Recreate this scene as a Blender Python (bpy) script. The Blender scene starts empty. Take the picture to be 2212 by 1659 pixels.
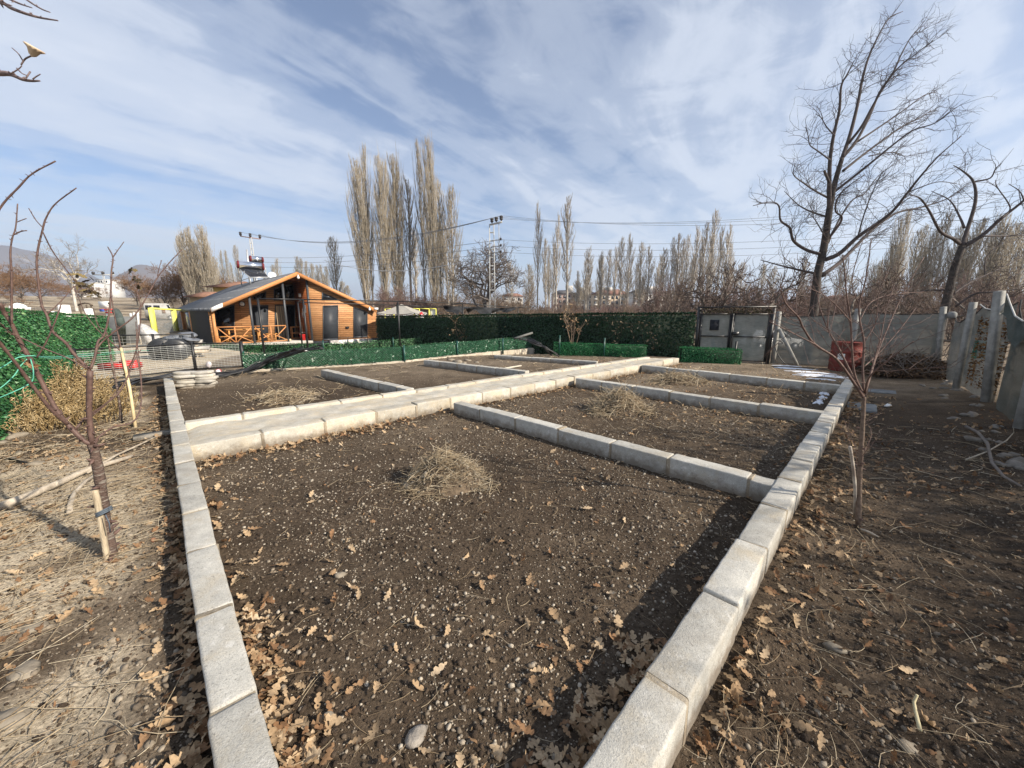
import bpy, bmesh, math, random
import numpy as np
from mathutils import Vector, Matrix

# ------------------------------------------------------------------ camera, sky, sun, exposure
SC = bpy.context.scene
COL = SC.collection
CAM_H = 1.9
PITCH = math.radians(10.865)
cam_d = bpy.data.cameras.new('camera'); cam = bpy.data.objects.new('camera', cam_d); COL.objects.link(cam)
cam.location = (0, 0, CAM_H); cam.rotation_euler = (math.pi / 2 - PITCH, 0, 0)
cam_d.sensor_width = 36; cam_d.lens = 36 * 831 / 2212; cam_d.clip_start = 0.02; cam_d.clip_end = 20000
SC.camera = cam

SUN_HEAD, SUN_EL = math.radians(113), math.radians(30.5)
sunvec = Vector((math.sin(SUN_HEAD) * math.cos(SUN_EL), math.cos(SUN_HEAD) * math.cos(SUN_EL), math.sin(SUN_EL)))

W = bpy.data.worlds.new('World'); SC.world = W; W.use_nodes = True
nt = W.node_tree; nt.nodes.clear()
def N(t, kind, **kw):
    n = t.nodes.new(kind)
    for k, v in kw.items():
        if k.startswith('i_'):
            n.inputs[k[2:].replace('_', ' ')].default_value = v
        else:
            setattr(n, k, v)
    return n
def math_(t, op, a, b=None, clamp=False):
    n = t.nodes.new('ShaderNodeMath'); n.operation = op; n.use_clamp = clamp
    for i, x in enumerate((a, b)):
        if x is None: continue
        if isinstance(x, (int, float)): n.inputs[i].default_value = x
        else: t.links.new(x, n.inputs[i])
    return n.outputs[0]
def mix_(t, fac, a, b, mode='MIX'):
    n = t.nodes.new('ShaderNodeMix'); n.data_type = 'RGBA'; n.blend_type = mode; n.clamp_factor = True
    for i, x in ((0, fac), (6, a), (7, b)):
        if isinstance(x, (int, float)): n.inputs[i].default_value = x
        elif isinstance(x, tuple): n.inputs[i].default_value = (*x[:3], 1)
        else: t.links.new(x, n.inputs[i])
    return n.outputs[2]
def ramp_(t, fac, stops, interp='LINEAR'):
    n = t.nodes.new('ShaderNodeValToRGB'); n.color_ramp.interpolation = interp
    e = n.color_ramp.elements
    while len(e) < len(stops): e.new(0.5)
    for el, (p, c) in zip(e, stops):
        el.position = p; el.color = (c, c, c, 1) if isinstance(c, (int, float)) else (*c[:3], 1)
    t.links.new(fac, n.inputs[0]); return n.outputs[0]

sky = N(nt, 'ShaderNodeTexSky', sky_type='NISHITA', sun_disc=False, sun_elevation=SUN_EL, sun_rotation=SUN_HEAD,
        altitude=1100, air_density=1.0, dust_density=0.6, ozone_density=1.0)
tc = N(nt, 'ShaderNodeTexCoord'); sp = N(nt, 'ShaderNodeSeparateXYZ'); nt.links.new(tc.outputs['Generated'], sp.inputs[0])
zz = math_(nt, 'ADD', math_(nt, 'MAXIMUM', sp.outputs[2], 0.0), 0.10)
u = math_(nt, 'DIVIDE', sp.outputs[0], zz); v = math_(nt, 'DIVIDE', sp.outputs[1], zz)
cb = N(nt, 'ShaderNodeCombineXYZ'); WIND = math.radians(38)
uu = math_(nt, 'SUBTRACT', math_(nt, 'MULTIPLY', u, math.cos(WIND)), math_(nt, 'MULTIPLY', v, math.sin(WIND)))
vv = math_(nt, 'ADD', math_(nt, 'MULTIPLY', u, math.sin(WIND)), math_(nt, 'MULTIPLY', v, math.cos(WIND)))
nt.links.new(uu, cb.inputs[0]); nt.links.new(vv, cb.inputs[1])
def cloud_noise(rot, scl, scale, detail, rough, dist, off=(0, 0, 0)):
    mp = N(nt, 'ShaderNodeMapping'); mp.inputs['Rotation'].default_value = (0, 0, math.radians(rot))
    mp.inputs['Scale'].default_value = scl; mp.inputs['Location'].default_value = off
    nt.links.new(cb.outputs[0], mp.inputs[0])
    nz = N(nt, 'ShaderNodeTexNoise'); nz.inputs['Scale'].default_value = scale; nz.inputs['Detail'].default_value = detail
    nz.inputs['Roughness'].default_value = rough; nz.inputs['Distortion'].default_value = dist
    nt.links.new(mp.outputs[0], nz.inputs['Vector']); return nz.outputs[0]
big = cloud_noise(0, (1.0, 0.42, 1), 0.62, 7, 0.50, 0.5, (11.7, 5.1, 0))
streak = cloud_noise(0, (1.0, 0.24, 1), 2.3, 7, 0.55, 1.1, (8.2, 1, 0))
fine = cloud_noise(0, (1.0, 0.8, 1), 5.0, 7, 0.60, 0.6, (1.0, 3.0, 0))
cl = math_(nt, 'ADD', math_(nt, 'MULTIPLY', big, 0.54), math_(nt, 'ADD', math_(nt, 'MULTIPLY', streak, 0.34), math_(nt, 'MULTIPLY', fine, 0.18)))
mask = ramp_(nt, cl, [(0.40, 0.06), (0.48, 0.42), (0.55, 0.82), (0.64, 1.0)], 'EASE')
hz = math_(nt, 'POWER', math_(nt, 'SUBTRACT', 1.0, math_(nt, 'MAXIMUM', sp.outputs[2], 0.0), True), 9.0)
mask = math_(nt, 'MAXIMUM', mask, math_(nt, 'MULTIPLY', hz, 0.78))
CLOUD = (6.0, 6.45, 7.25)
bluer = mix_(nt, 1.0, sky.outputs[0], (0.88, 0.95, 1.06), 'MULTIPLY')
skyc = mix_(nt, math_(nt, 'MULTIPLY', mask, 0.86), bluer, CLOUD)
bg = N(nt, 'ShaderNodeBackground'); bg.inputs[1].default_value = 0.073; nt.links.new(skyc, bg.inputs[0])
wo = N(nt, 'ShaderNodeOutputWorld'); nt.links.new(bg.outputs[0], wo.inputs[0])

sun_d = bpy.data.lights.new('sun', 'SUN'); sun_d.energy = 5.0; sun_d.angle = math.radians(0.6); sun_d.color = (1.0, 0.90, 0.76)
sun = bpy.data.objects.new('sun', sun_d); COL.objects.link(sun); sun.location = (30, -20, 40)
sun.rotation_euler = sunvec.to_track_quat('Z', 'Y').to_euler()
SC.view_settings.view_transform = 'Standard'; SC.view_settings.look = 'None'
SC.view_settings.exposure = 0.93; SC.view_settings.gamma = 1.0
SC.render.engine = 'CYCLES'; SC.cycles.max_bounces = 6; SC.cycles.transparent_max_bounces = 24

# ------------------------------------------------------------------ measuring from the photograph (2212 x 1659 view of it)
F, CX, CY = 831.0, 1106.0, 829.5
cp_, sp_ = math.cos(PITCH), math.sin(PITCH)
def ray(x, y):
    a = (x - CX) / F; b = -(y - CY) / F
    return np.array([a, cp_ + b * sp_, -sp_ + b * cp_])
def G(x, y, z=0.0):            # point at height z seen at (x, y)
    d = ray(x, y); return d * ((z - CAM_H) / d[2]) + np.array([0, 0, CAM_H])
def at(x, y, Y):               # point at depth Y seen at (x, y)
    d = ray(x, y); return d * (Y / d[1]) + np.array([0, 0, CAM_H])

# ------------------------------------------------------------------ mesh builders
class MB:
    def __init__(s): s.v = []; s.f = []; s.nblocks = []
    def add(s, vs, fs):
        o = len(s.v); s.v.extend([tuple(map(float, p)) for p in vs]); s.f.extend([tuple(i + o for i in q) for q in fs])
    def box(s, c, size, rz=0.0, ex=None):
        x, y, z = [q / 2 for q in size]; ca, sa = math.cos(rz), math.sin(rz)
        vs = []
        for i in (-1, 1):
            for j in (-1, 1):
                for k in (-1, 1):
                    px, py = i * x, j * y
                    vs.append((c[0] + px * ca - py * sa, c[1] + px * sa + py * ca, c[2] + k * z))
        s.add(vs, [(0, 1, 3, 2), (4, 6, 7, 5), (0, 4, 5, 1), (2, 3, 7, 6), (0, 2, 6, 4), (1, 5, 7, 3)])
    def bar(s, a, b, w, h=None, up=(0, 0, 1)):      # rectangular bar from a to b
        h = h or w; a = Vector(a); b = Vector(b); d = (b - a).normalized(); upv = Vector(up)
        if abs(d.dot(upv)) > 0.95: upv = Vector((1, 0, 0)) if abs(d.x) < 0.9 else Vector((0, 1, 0))
        r = d.cross(upv).normalized(); u_ = r.cross(d).normalized()
        vs = []
        for p in (a, b):
            for i, j in ((-1, -1), (1, -1), (1, 1), (-1, 1)):
                vs.append(p + r * (i * w / 2) + u_ * (j * h / 2))
        s.add(vs, [(0, 1, 2, 3), (7, 6, 5, 4), (0, 4, 5, 1), (1, 5, 6, 2), (2, 6, 7, 3), (3, 7, 4, 0)])
    def tube(s, pts, rad, n=6, cap=True):
        P = [Vector(p) for p in pts]; R = rad if hasattr(rad, '__len__') else [rad] * len(P)
        t0 = (P[1] - P[0]).normalized(); nv = t0.orthogonal().normalized(); vs = []
        for i, p in enumerate(P):
            t = (P[min(i + 1, len(P) - 1)] - P[max(i - 1, 0)]).normalized()
            nv = (nv - t * nv.dot(t));
            nv = nv.normalized() if nv.length > 1e-6 else t.orthogonal().normalized()
            bv = t.cross(nv)
            for k in range(n):
                a = 2 * math.pi * k / n; vs.append(p + (nv * math.cos(a) + bv * math.sin(a)) * R[i])
        fs = [(i * n + k, i * n + (k + 1) % n, (i + 1) * n + (k + 1) % n, (i + 1) * n + k) for i in range(len(P) - 1) for k in range(n)]
        if cap: fs += [tuple(range(n))[::-1], tuple(range((len(P) - 1) * n, len(P) * n))]
        s.add(vs, fs)
    def lathe(s, c, prof, n=20):       # prof: (radius, z)
        vs = [(c[0] + r * math.cos(2 * math.pi * k / n), c[1] + r * math.sin(2 * math.pi * k / n), c[2] + z) for r, z in prof for k in range(n)]
        fs = [(i * n + k, i * n + (k + 1) % n, (i + 1) * n + (k + 1) % n, (i + 1) * n + k) for i in range(len(prof) - 1) for k in range(n)]
        s.add(vs, fs)
    def poly(s, pts): s.add(pts, [tuple(range(len(pts)))])
    def prism(s, pts, off):            # planar polygon pushed along off
        n = len(pts); off = Vector(off); a = [Vector(p) for p in pts]; b = [p + off for p in a]
        s.add(a + b, [tuple(range(n))[::-1], tuple(range(n, 2 * n))] + [(i, (i + 1) % n, n + (i + 1) % n, n + i) for i in range(n)])
    def blob(s, c, r, rng, sub=2, rough=0.18, flat=1.0, rz=0.0):
        bm = bmesh.new(); bmesh.ops.create_icosphere(bm, subdivisions=sub, radius=1)
        ph = [rng.uniform(0, 6) for _ in range(6)]; ca, sa = math.cos(rz), math.sin(rz); vs = []
        for q in bm.verts:
            x, y, z = q.co
            k = 1 + rough * (math.sin(2.1 * x + ph[0]) * math.sin(2.6 * y + ph[1]) + 0.7 * math.sin(3.3 * z + ph[2] + 2 * x) + 0.35 * math.sin(6 * x + ph[3]) * math.sin(5 * y + ph[4] + 3 * z))
            x, y, z = x * k * r[0], y * k * r[1], z * k * r[2] * flat
            vs.append((c[0] + x * ca - y * sa, c[1] + x * sa + y * ca, c[2] + z))
        fs = [tuple(q.index for q in f.verts) for f in bm.faces]; bm.free(); s.add(vs, fs)
    def arr(s, V, Q): s.nblocks.append((np.asarray(V, float).reshape(-1, 3), np.asarray(Q, int)))

def batch_tubes(polys, sides=3):
    """polys: list of (pts[K,3], rad[K]); one block of verts / quads"""
    byk = {}
    for p, r in polys: byk.setdefault(len(p), []).append((p, r))
    out = []
    for K, L in byk.items():
        P = np.array([a for a, _ in L], float); R = np.array([b for _, b in L], float)
        T_ = P[:, -1] - P[:, 0]; T_ /= np.linalg.norm(T_, axis=1)[:, None] + 1e-9
        ref = np.where(np.abs(T_[:, 2:3]) < 0.8, np.array([[0, 0, 1.0]]), np.array([[1.0, 0, 0]]))
        U = np.cross(T_, ref); U /= np.linalg.norm(U, axis=1)[:, None] + 1e-9; V_ = np.cross(T_, U)
        a = np.arange(sides) * 2 * np.pi / sides
        ring = np.cos(a)[None, :, None] * U[:, None, :] + np.sin(a)[None, :, None] * V_[:, None, :]
        vs = P[:, :, None, :] + R[:, :, None, None] * ring[:, None, :, :]
        n = len(L); base = (np.arange(n) * K * sides)[:, None, None] + (np.arange(K - 1) * sides)[None, :, None]
        k0 = np.arange(sides)[None, None, :]; k1 = (k0 + 1) % sides
        q = np.stack([base + k0, base + k1, base + sides + k1, base + sides + k0], -1).reshape(-1, 4)
        out.append((vs.reshape(-1, 3), q))
    return out

def to_mesh(name, mb, mat, M=None, smooth=False, attr=None):
    blocks = list(mb.nblocks); V = []; loops = []; starts = []; totals = []; off = 0; ls = 0
    if mb.v:
        V.append(np.array(mb.v, float))
        fl = [len(f) for f in mb.f]
        loops.append(np.fromiter((i for f in mb.f for i in f), int, sum(fl)))
        starts.append(np.concatenate([[0], np.cumsum(fl)[:-1]]).astype(int)); totals.append(np.array(fl, int))
        off = len(mb.v); ls = sum(fl)
    for bv, bq in blocks:
        V.append(bv); loops.append((bq + off).ravel()); k = bq.shape[1]
        starts.append(np.arange(len(bq)) * k + ls); totals.append(np.full(len(bq), k)); off += len(bv); ls += bq.size
    V = np.concatenate(V)
    if M is not None:
        A = np.array(M); V = V @ A[:3, :3].T + A[:3, 3]
    loops = np.concatenate(loops); starts = np.concatenate(starts); totals = np.concatenate(totals)
    me = bpy.data.meshes.new(name)
    me.vertices.add(len(V)); me.vertices.foreach_set('co', V.astype(np.float32).ravel())
    me.loops.add(len(loops)); me.loops.foreach_set('vertex_index', loops.astype(np.int32))
    me.polygons.add(len(starts)); me.polygons.foreach_set('loop_start', starts.astype(np.int32)); me.polygons.foreach_set('loop_total', totals.astype(np.int32))
    if smooth: me.polygons.foreach_set('use_smooth', np.ones(len(starts), bool))
    if attr is not None:
        a = me.attributes.new('tint', 'FLOAT', 'POINT'); a.data.foreach_set('value', np.asarray(attr, np.float32))
    me.update(); me.validate(); me.materials.append(mat); return me

XF = {}     # placement of every thing, to turn world geometry into its own space
def setp(o, label=None, cat=None, group=None, kind=None):
    if label: o['label'] = label
    if cat: o['category'] = cat
    if group: o['group'] = group
    if kind: o['kind'] = kind
    return o
def thing(name, label, cat, loc=(0, 0, 0), rz=0.0, group=None, kind=None):
    o = bpy.data.objects.new(name, None); COL.objects.link(o); o.empty_display_size = 0.2
    o.location = loc; o.rotation_euler = (0, 0, rz)
    XF[o.name] = (Matrix.Translation(Vector(loc)) @ Matrix.Rotation(rz, 4, 'Z')).inverted()
    return setp(o, label, cat, group, kind)
def part(name, mb, mat, parent, local=False, smooth=False, label=None, kind=None, attr=None):
    o = bpy.data.objects.new(name, to_mesh(name, mb, mat, None if local else XF[parent.name], smooth, attr))
    COL.objects.link(o); o.parent = parent; XF[o.name] = XF[parent.name]
    if label: o['label'] = label
    if kind: o['kind'] = kind
    return o
def solo(name, mb, mat, label, cat, loc=(0, 0, 0), group=None, kind=None, smooth=False, attr=None):
    M = Matrix.Translation(-Vector(loc))
    o = bpy.data.objects.new(name, to_mesh(name, mb, mat, M, smooth, attr)); COL.objects.link(o); o.location = loc
    XF[o.name] = M
    return setp(o, label, cat, group, kind)
def structure(name, mb, mat, smooth=False, kind='structure', attr=None):
    o = bpy.data.objects.new(name, to_mesh(name, mb, mat, None, smooth, attr)); COL.objects.link(o); o['kind'] = kind; return o
def dup(root, loc, rz=0.0, label=None, scale=None):
    r = root.copy(); COL.objects.link(r); r.location = loc; r.rotation_euler = (0, 0, rz)
    if label: r['label'] = label
    if scale: r.scale = scale
    for ch in list(root.children):
        c = ch.copy(); COL.objects.link(c); c.parent = r
        for g in list(ch.children):
            d = g.copy(); COL.objects.link(d); d.parent = c
    return r

# ------------------------------------------------------------------ materials
MATS = {}
def pm(name, c1, c2=None, scale=8.0, rough=0.85, spec=0.25, metal=0.0, bump=0.0, bscale=60.0, alpha=1.0, stretch=(1, 1, 1), detail=6, lo=0.35, hi=0.65, dirt=None, transl=0.0):
    if name in MATS: return MATS[name]
    m = bpy.data.materials.new(name); m.use_nodes = True; t = m.node_tree; b = t.nodes['Principled BSDF']
    c2 = c2 or tuple(x * 0.72 for x in c1)
    tcn = N(t, 'ShaderNodeTexCoord'); mp = N(t, 'ShaderNodeMapping'); mp.inputs['Scale'].default_value = stretch
    t.links.new(tcn.outputs['Object'], mp.inputs[0])
    nz = N(t, 'ShaderNodeTexNoise'); nz.inputs['Scale'].default_value = scale; nz.inputs['Detail'].default_value = detail; nz.inputs['Roughness'].default_value = 0.6
    t.links.new(mp.outputs[0], nz.inputs['Vector'])
    col = ramp_(t, nz.outputs[0], [(lo, c2), (hi, c1)])
    if dirt:
        n2 = N(t, 'ShaderNodeTexNoise'); n2.inputs['Scale'].default_value = dirt[1]; n2.inputs['Detail'].default_value = 5
        t.links.new(mp.outputs[0], n2.inputs['Vector'])
        col = mix_(t, ramp_(t, n2.outputs[0], [(dirt[2], 0.0), (dirt[3], 1.0)]), col, dirt[0])
    t.links.new(col, b.inputs['Base Color'])
    b.inputs['Roughness'].default_value = rough; b.inputs['Specular IOR Level'].default_value = spec; b.inputs['Metallic'].default_value = metal
    b.inputs['Alpha'].default_value = alpha
    if transl: b.inputs['Transmission Weight'].default_value = transl
    if bump:
        nb = N(t, 'ShaderNodeTexNoise'); nb.inputs['Scale'].default_value = bscale; nb.inputs['Detail'].default_value = 5
        t.links.new(mp.outputs[0], nb.inputs['Vector'])
        bp = N(t, 'ShaderNodeBump'); bp.inputs['Strength'].default_value = bump; bp.inputs['Distance'].default_value = 0.02
        t.links.new(nb.outputs[0], bp.inputs['Height']); t.links.new(bp.outputs[0], b.inputs['Normal'])
    MATS[name] = m; return m
def tint_mat(name, stops, rough=0.8, spec=0.2, transl=0.0, bump=0.0, bscale=80):
    """colour of each leaf / pebble / blade from its own 'tint' value"""
    if name in MATS: return MATS[name]
    m = bpy.data.materials.new(name); m.use_nodes = True; t = m.node_tree; b = t.nodes['Principled BSDF']
    a = N(t, 'ShaderNodeAttribute', attribute_name='tint')
    col = ramp_(t, a.outputs['Fac'], stops)
    nz = N(t, 'ShaderNodeTexNoise'); nz.inputs['Scale'].default_value = bscale; nz.inputs['Detail'].default_value = 4
    tcn = N(t, 'ShaderNodeTexCoord'); t.links.new(tcn.outputs['Object'], nz.inputs['Vector'])
    col = mix_(t, 0.5, col, mix_(t, 1.0, col, ramp_(t, nz.outputs[0], [(0.3, 0.5), (0.7, 1.3)]), 'MULTIPLY'))
    t.links.new(col, b.inputs['Base Color']); b.inputs['Roughness'].default_value = rough; b.inputs['Specular IOR Level'].default_value = spec
    if bump:
        bp = N(t, 'ShaderNodeBump'); bp.inputs['Strength'].default_value = bump; bp.inputs['Distance'].default_value = 0.01
        t.links.new(nz.outputs[0], bp.inputs['Height']); t.links.new(bp.outputs[0], b.inputs['Normal'])
    if transl:
        tr = N(t, 'ShaderNodeBsdfTranslucent'); t.links.new(col, tr.inputs[0])
        mx = N(t, 'ShaderNodeMixShader'); mx.inputs[0].default_value = transl
        t.links.new(b.outputs[0], mx.inputs[1]); t.links.new(tr.outputs[0], mx.inputs[2])
        t.links.new(mx.outputs[0], t.nodes['Material Output'].inputs[0])
    MATS[name] = m; return m
# ------------------------------------------------------------------ terrain
def vhash(ix, iy, seed):
    h = (ix.astype(np.int64) * 374761393 + iy.astype(np.int64) * 668265263 + seed * 1442695041) & 0x7fffffff
    h = ((h ^ (h >> 13)) * 1274126177) & 0x7fffffff
    return ((h ^ (h >> 16)) & 0xffff) / 65535.0
def vnoise(x, y, s, seed=0):
    x = x * s; y = y * s; ix = np.floor(x); iy = np.floor(y); fx = x - ix; fy = y - iy
    fx = fx * fx * (3 - 2 * fx); fy = fy * fy * (3 - 2 * fy)
    a = vhash(ix, iy, seed); b = vhash(ix + 1, iy, seed); c = vhash(ix, iy + 1, seed); d = vhash(ix + 1, iy + 1, seed)
    return (a + (b - a) * fx) + ((c + (d - c) * fx) - (a + (b - a) * fx)) * fy
def sstep(a, b, x):
    t = np.clip((x - a) / (b - a), 0, 1); return t * t * (3 - 2 * t)
LW0, LWD = np.array([-0.975, 1.12]), np.array([-0.676, 0.737])      # left wall centre line
RW0, RWD = np.array([0.37, 1.12]), np.array([0.695, 0.719])         # right wall centre line
def dleft(x, y): return (x - LW0[0]) * -0.737 + (y - LW0[1]) * -0.676     # > 0 outside the left wall
def dright(x, y): return (x - RW0[0]) * 0.719 + (y - RW0[1]) * -0.695     # > 0 outside the right wall
def dback(x, y): return (x - 7.35) * 0.51 + (y - 15.23) * 0.86            # > 0 beyond the back hedge and gate
def terrain(x, y, fine=True):
    x = np.asarray(x, float); y = np.asarray(y, float); r = np.hypot(x, y)
    z = -0.35 * sstep(15.5, 21, y) * sstep(7, 3, x) * sstep(-17, -13, x)
    z = z - 0.9 * sstep(1.0, 6.0, dback(x, y)) * sstep(-2, 6, x)
    z = z + np.clip(r - 31, 0, 124) * 0.043 * sstep(-10, -24, x)
    z = z + np.clip(r - 60, 0, 400) * 0.008 * sstep(-30, 10, x)
    z = z + 0.03 * sstep(0.2, 1.5, dleft(x, y))
    z = z - 0.05 * sstep(0.15, 0.6, dright(x, y)) + 0.17 * sstep(0.3, 2.4, dright(x, y)) * sstep(12, 8, y)
    if fine:
        near = np.exp(-r / 14.0)
        z = z + (vnoise(x, y, 1.3, 1) - .5) * 0.05 * near + (vnoise(x, y, 4.1, 2) - .5) * 0.032 * near + (vnoise(x, y, 11, 3) - .5) * 0.017 * near
        z = z + (vnoise(x, y, 27, 4) - .5) * 0.012 * near * (r < 8)
    return z
def tz(x, y): return float(terrain(np.array([x]), np.array([y]))[0])

def axis(lim_neg, lim_pos, d0, g):
    out = [0.0]; d = d0
    while out[-1] < lim_pos: out.append(out[-1] + d); d = max(d0, d0 + (out[-1]) * g)
    neg = [0.0]; d = d0
    while neg[-1] < lim_neg: neg.append(neg[-1] + d); d = max(d0, d0 + neg[-1] * g)
    return np.array([-q for q in neg[:0:-1]] + out)
gx = axis(6000, 6000, 0.022, 0.0165); gy = axis(300, 9000, 0.022, 0.0165)
gx = gx.copy(); gy = gy + 1.2
XX, YY = np.meshgrid(gx, gy); ZZ = terrain(XX, YY)
nx, ny = len(gx), len(gy)
idx = np.arange(nx * ny).reshape(ny, nx)
quads = np.stack([idx[:-1, :-1], idx[:-1, 1:], idx[1:, 1:], idx[1:, :-1]], -1).reshape(-1, 4)
gm = MB(); gm.arr(np.stack([XX, YY, ZZ], -1).reshape(-1, 3), quads)
kr0, nk0 = np.array([-4.16, 4.70]), np.array([-0.664, 0.748])
# what the ground is made of, with shade painted into the right strip: 0 dark garden soil, 0.5 dusty trodden earth, 1 pale sand
xs, ys = XX.ravel(), YY.ravel()
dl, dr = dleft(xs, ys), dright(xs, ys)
n1 = vnoise(xs, ys, 0.7, 7); n2 = vnoise(xs, ys, 2.3, 8); n3 = vnoise(xs, ys, 8, 9)
tint = 0.10 * n1 + 0.10 * n3 + 0.09
sp_d = -((xs - kr0[0]) * nk0[0] + (ys - kr0[1]) * nk0[1])
tint += 0.16 * sstep(0.2, 0.9, sp_d) * sstep(3.6, 0.9, sp_d) * (0.4 + n1) + 0.13 * (vnoise(xs, ys, 0.45, 15) - .35) + 0.10 * (vnoise(xs, ys, 3.1, 16) - .5)
tint += sstep(0.1, 0.5, dl) * (0.10 + 0.62 * sstep(0.38, 0.62, 0.55 * n1 + 0.45 * n2))
tint += sstep(0.0, 0.5, dr) * (-0.06 + 0.10 * n2)  # strip beyond the right wall toned down in colour, standing in for shade
rr = np.hypot(xs, ys)
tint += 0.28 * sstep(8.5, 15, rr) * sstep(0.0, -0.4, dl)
yard = sstep(9.6, 10.6, ys) * sstep(-10.0, -10.6, xs + 0.35 * (ys - 12)) * sstep(33, 24, ys)
tint = np.maximum(tint, yard * (0.85 + 0.2 * n2))
tint = np.where(rr > 27, np.maximum(tint, 0.42 + 0.2 * n2), tint)
gmat = bpy.data.materials.new('garden_earth'); gmat.use_nodes = True; t = gmat.node_tree; b = t.nodes['Principled BSDF']
a = N(t, 'ShaderNodeAttribute', attribute_name='tint'); tcn = N(t, 'ShaderNodeTexCoord')
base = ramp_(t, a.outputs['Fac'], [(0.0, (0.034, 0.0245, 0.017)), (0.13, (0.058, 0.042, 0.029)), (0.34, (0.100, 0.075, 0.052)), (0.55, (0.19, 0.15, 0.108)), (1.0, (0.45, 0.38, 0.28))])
def gn(scale, det, rough=0.65):
    n = N(t, 'ShaderNodeTexNoise'); n.inputs['Scale'].default_value = scale; n.inputs['Detail'].default_value = det; n.inputs['Roughness'].default_value = rough
    t.links.new(tcn.outputs['Object'], n.inputs['Vector']); return n.outputs[0]
col = mix_(t, 1.0, base, ramp_(t, gn(42, 7), [(0.3, 0.45), (0.7, 1.55)]), 'MULTIPLY')
col = mix_(t, 1.0, col, ramp_(t, gn(1.9, 4), [(0.3, 0.75), (0.7, 1.25)]), 'MULTIPLY')
vo = N(t, 'ShaderNodeTexVoronoi'); vo.inputs['Scale'].default_value = 95; t.links.new(tcn.outputs['Object'], vo.inputs['Vector'])
grit = math_(t, 'MULTIPLY', ramp_(t, vo.outputs['Distance'], [(0.13, 1.0), (0.22, 0.0)]), ramp_(t, vo.outputs['Color'], [(0.72, 0.0), (0.78, 1.0)]))
col = mix_(t, math_(t, 'MULTIPLY', grit, 0.75), col, (0.36, 0.32, 0.26))
t.links.new(col, b.inputs['Base Color']); b.inputs['Roughness'].default_value = 0.95; b.inputs['Specular IOR Level'].default_value = 0.1
hgt = math_(t, 'ADD', math_(t, 'MULTIPLY', gn(30, 8, 0.7), 1.0), math_(t, 'MULTIPLY', gn(110, 4), 0.35))
bp = N(t, 'ShaderNodeBump'); bp.inputs['Strength'].default_value = 0.9; bp.inputs['Distance'].default_value = 0.03
t.links.new(hgt, bp.inputs['Height']); t.links.new(bp.outputs[0], b.inputs['Normal'])
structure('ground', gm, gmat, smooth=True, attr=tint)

# far mountains beyond the trees
def ridge(name, spec, mat, depth0, thick):
    mb = MB()
    for cx_, half, top, seed in spec:
        xs_ = np.linspace(-1, 1, 60); ds = np.linspace(-1, 1, 22); A, B = np.meshgrid(xs_, ds)
        prof = np.exp(-(A * 1.75) ** 2) * np.exp(-(B * 1.7) ** 2)
        hh = top * (prof - 0.05) * (0.9 + 0.25 * vnoise(A * 3, B * 3, 1.2, seed)) + top * 0.05 * (vnoise(A * 9, B * 9, 1.3, seed + 1) - .5)
        c = np.array([cx_[0], cx_[1]]); d = c / np.linalg.norm(c); p = np.array([-d[1], d[0]])
        pos = c[None, None] + A[..., None] * half * p + B[..., None] * thick * d
        i = np.arange(60 * 22).reshape(22, 60)
        q = np.stack([i[:-1, :-1], i[:-1, 1:], i[1:, 1:], i[1:, :-1]], -1).reshape(-1, 4)
        mb.arr(np.concatenate([pos, hh[..., None]], -1).reshape(-1, 3), q)
    structure(name, mb, mat, smooth=True)
hillmat = pm('bare_mountain', (0.135, 0.105, 0.095), (0.085, 0.068, 0.062), scale=0.006, rough=1, spec=0, dirt=((0.30, 0.30, 0.31), 0.012, 0.64, 0.76))
hillmat2 = pm('bare_mountain_near', (0.13, 0.10, 0.088), (0.085, 0.068, 0.06), scale=0.012, rough=1, spec=0)
def hp(px, D): q = at(px, 670, D); return (q[0], q[1])
ridge('hills', [(hp(45, 2300), 800, 395, 3), (hp(-300, 2500), 1000, 380, 5)], hillmat, 2300, 700)
ridge('hills', [(hp(330, 2200), 430, 248, 11), (hp(185, 1900), 300, 120, 12), (hp(520, 2600), 620, 170, 17)], hillmat2, 2200, 500)

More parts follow.
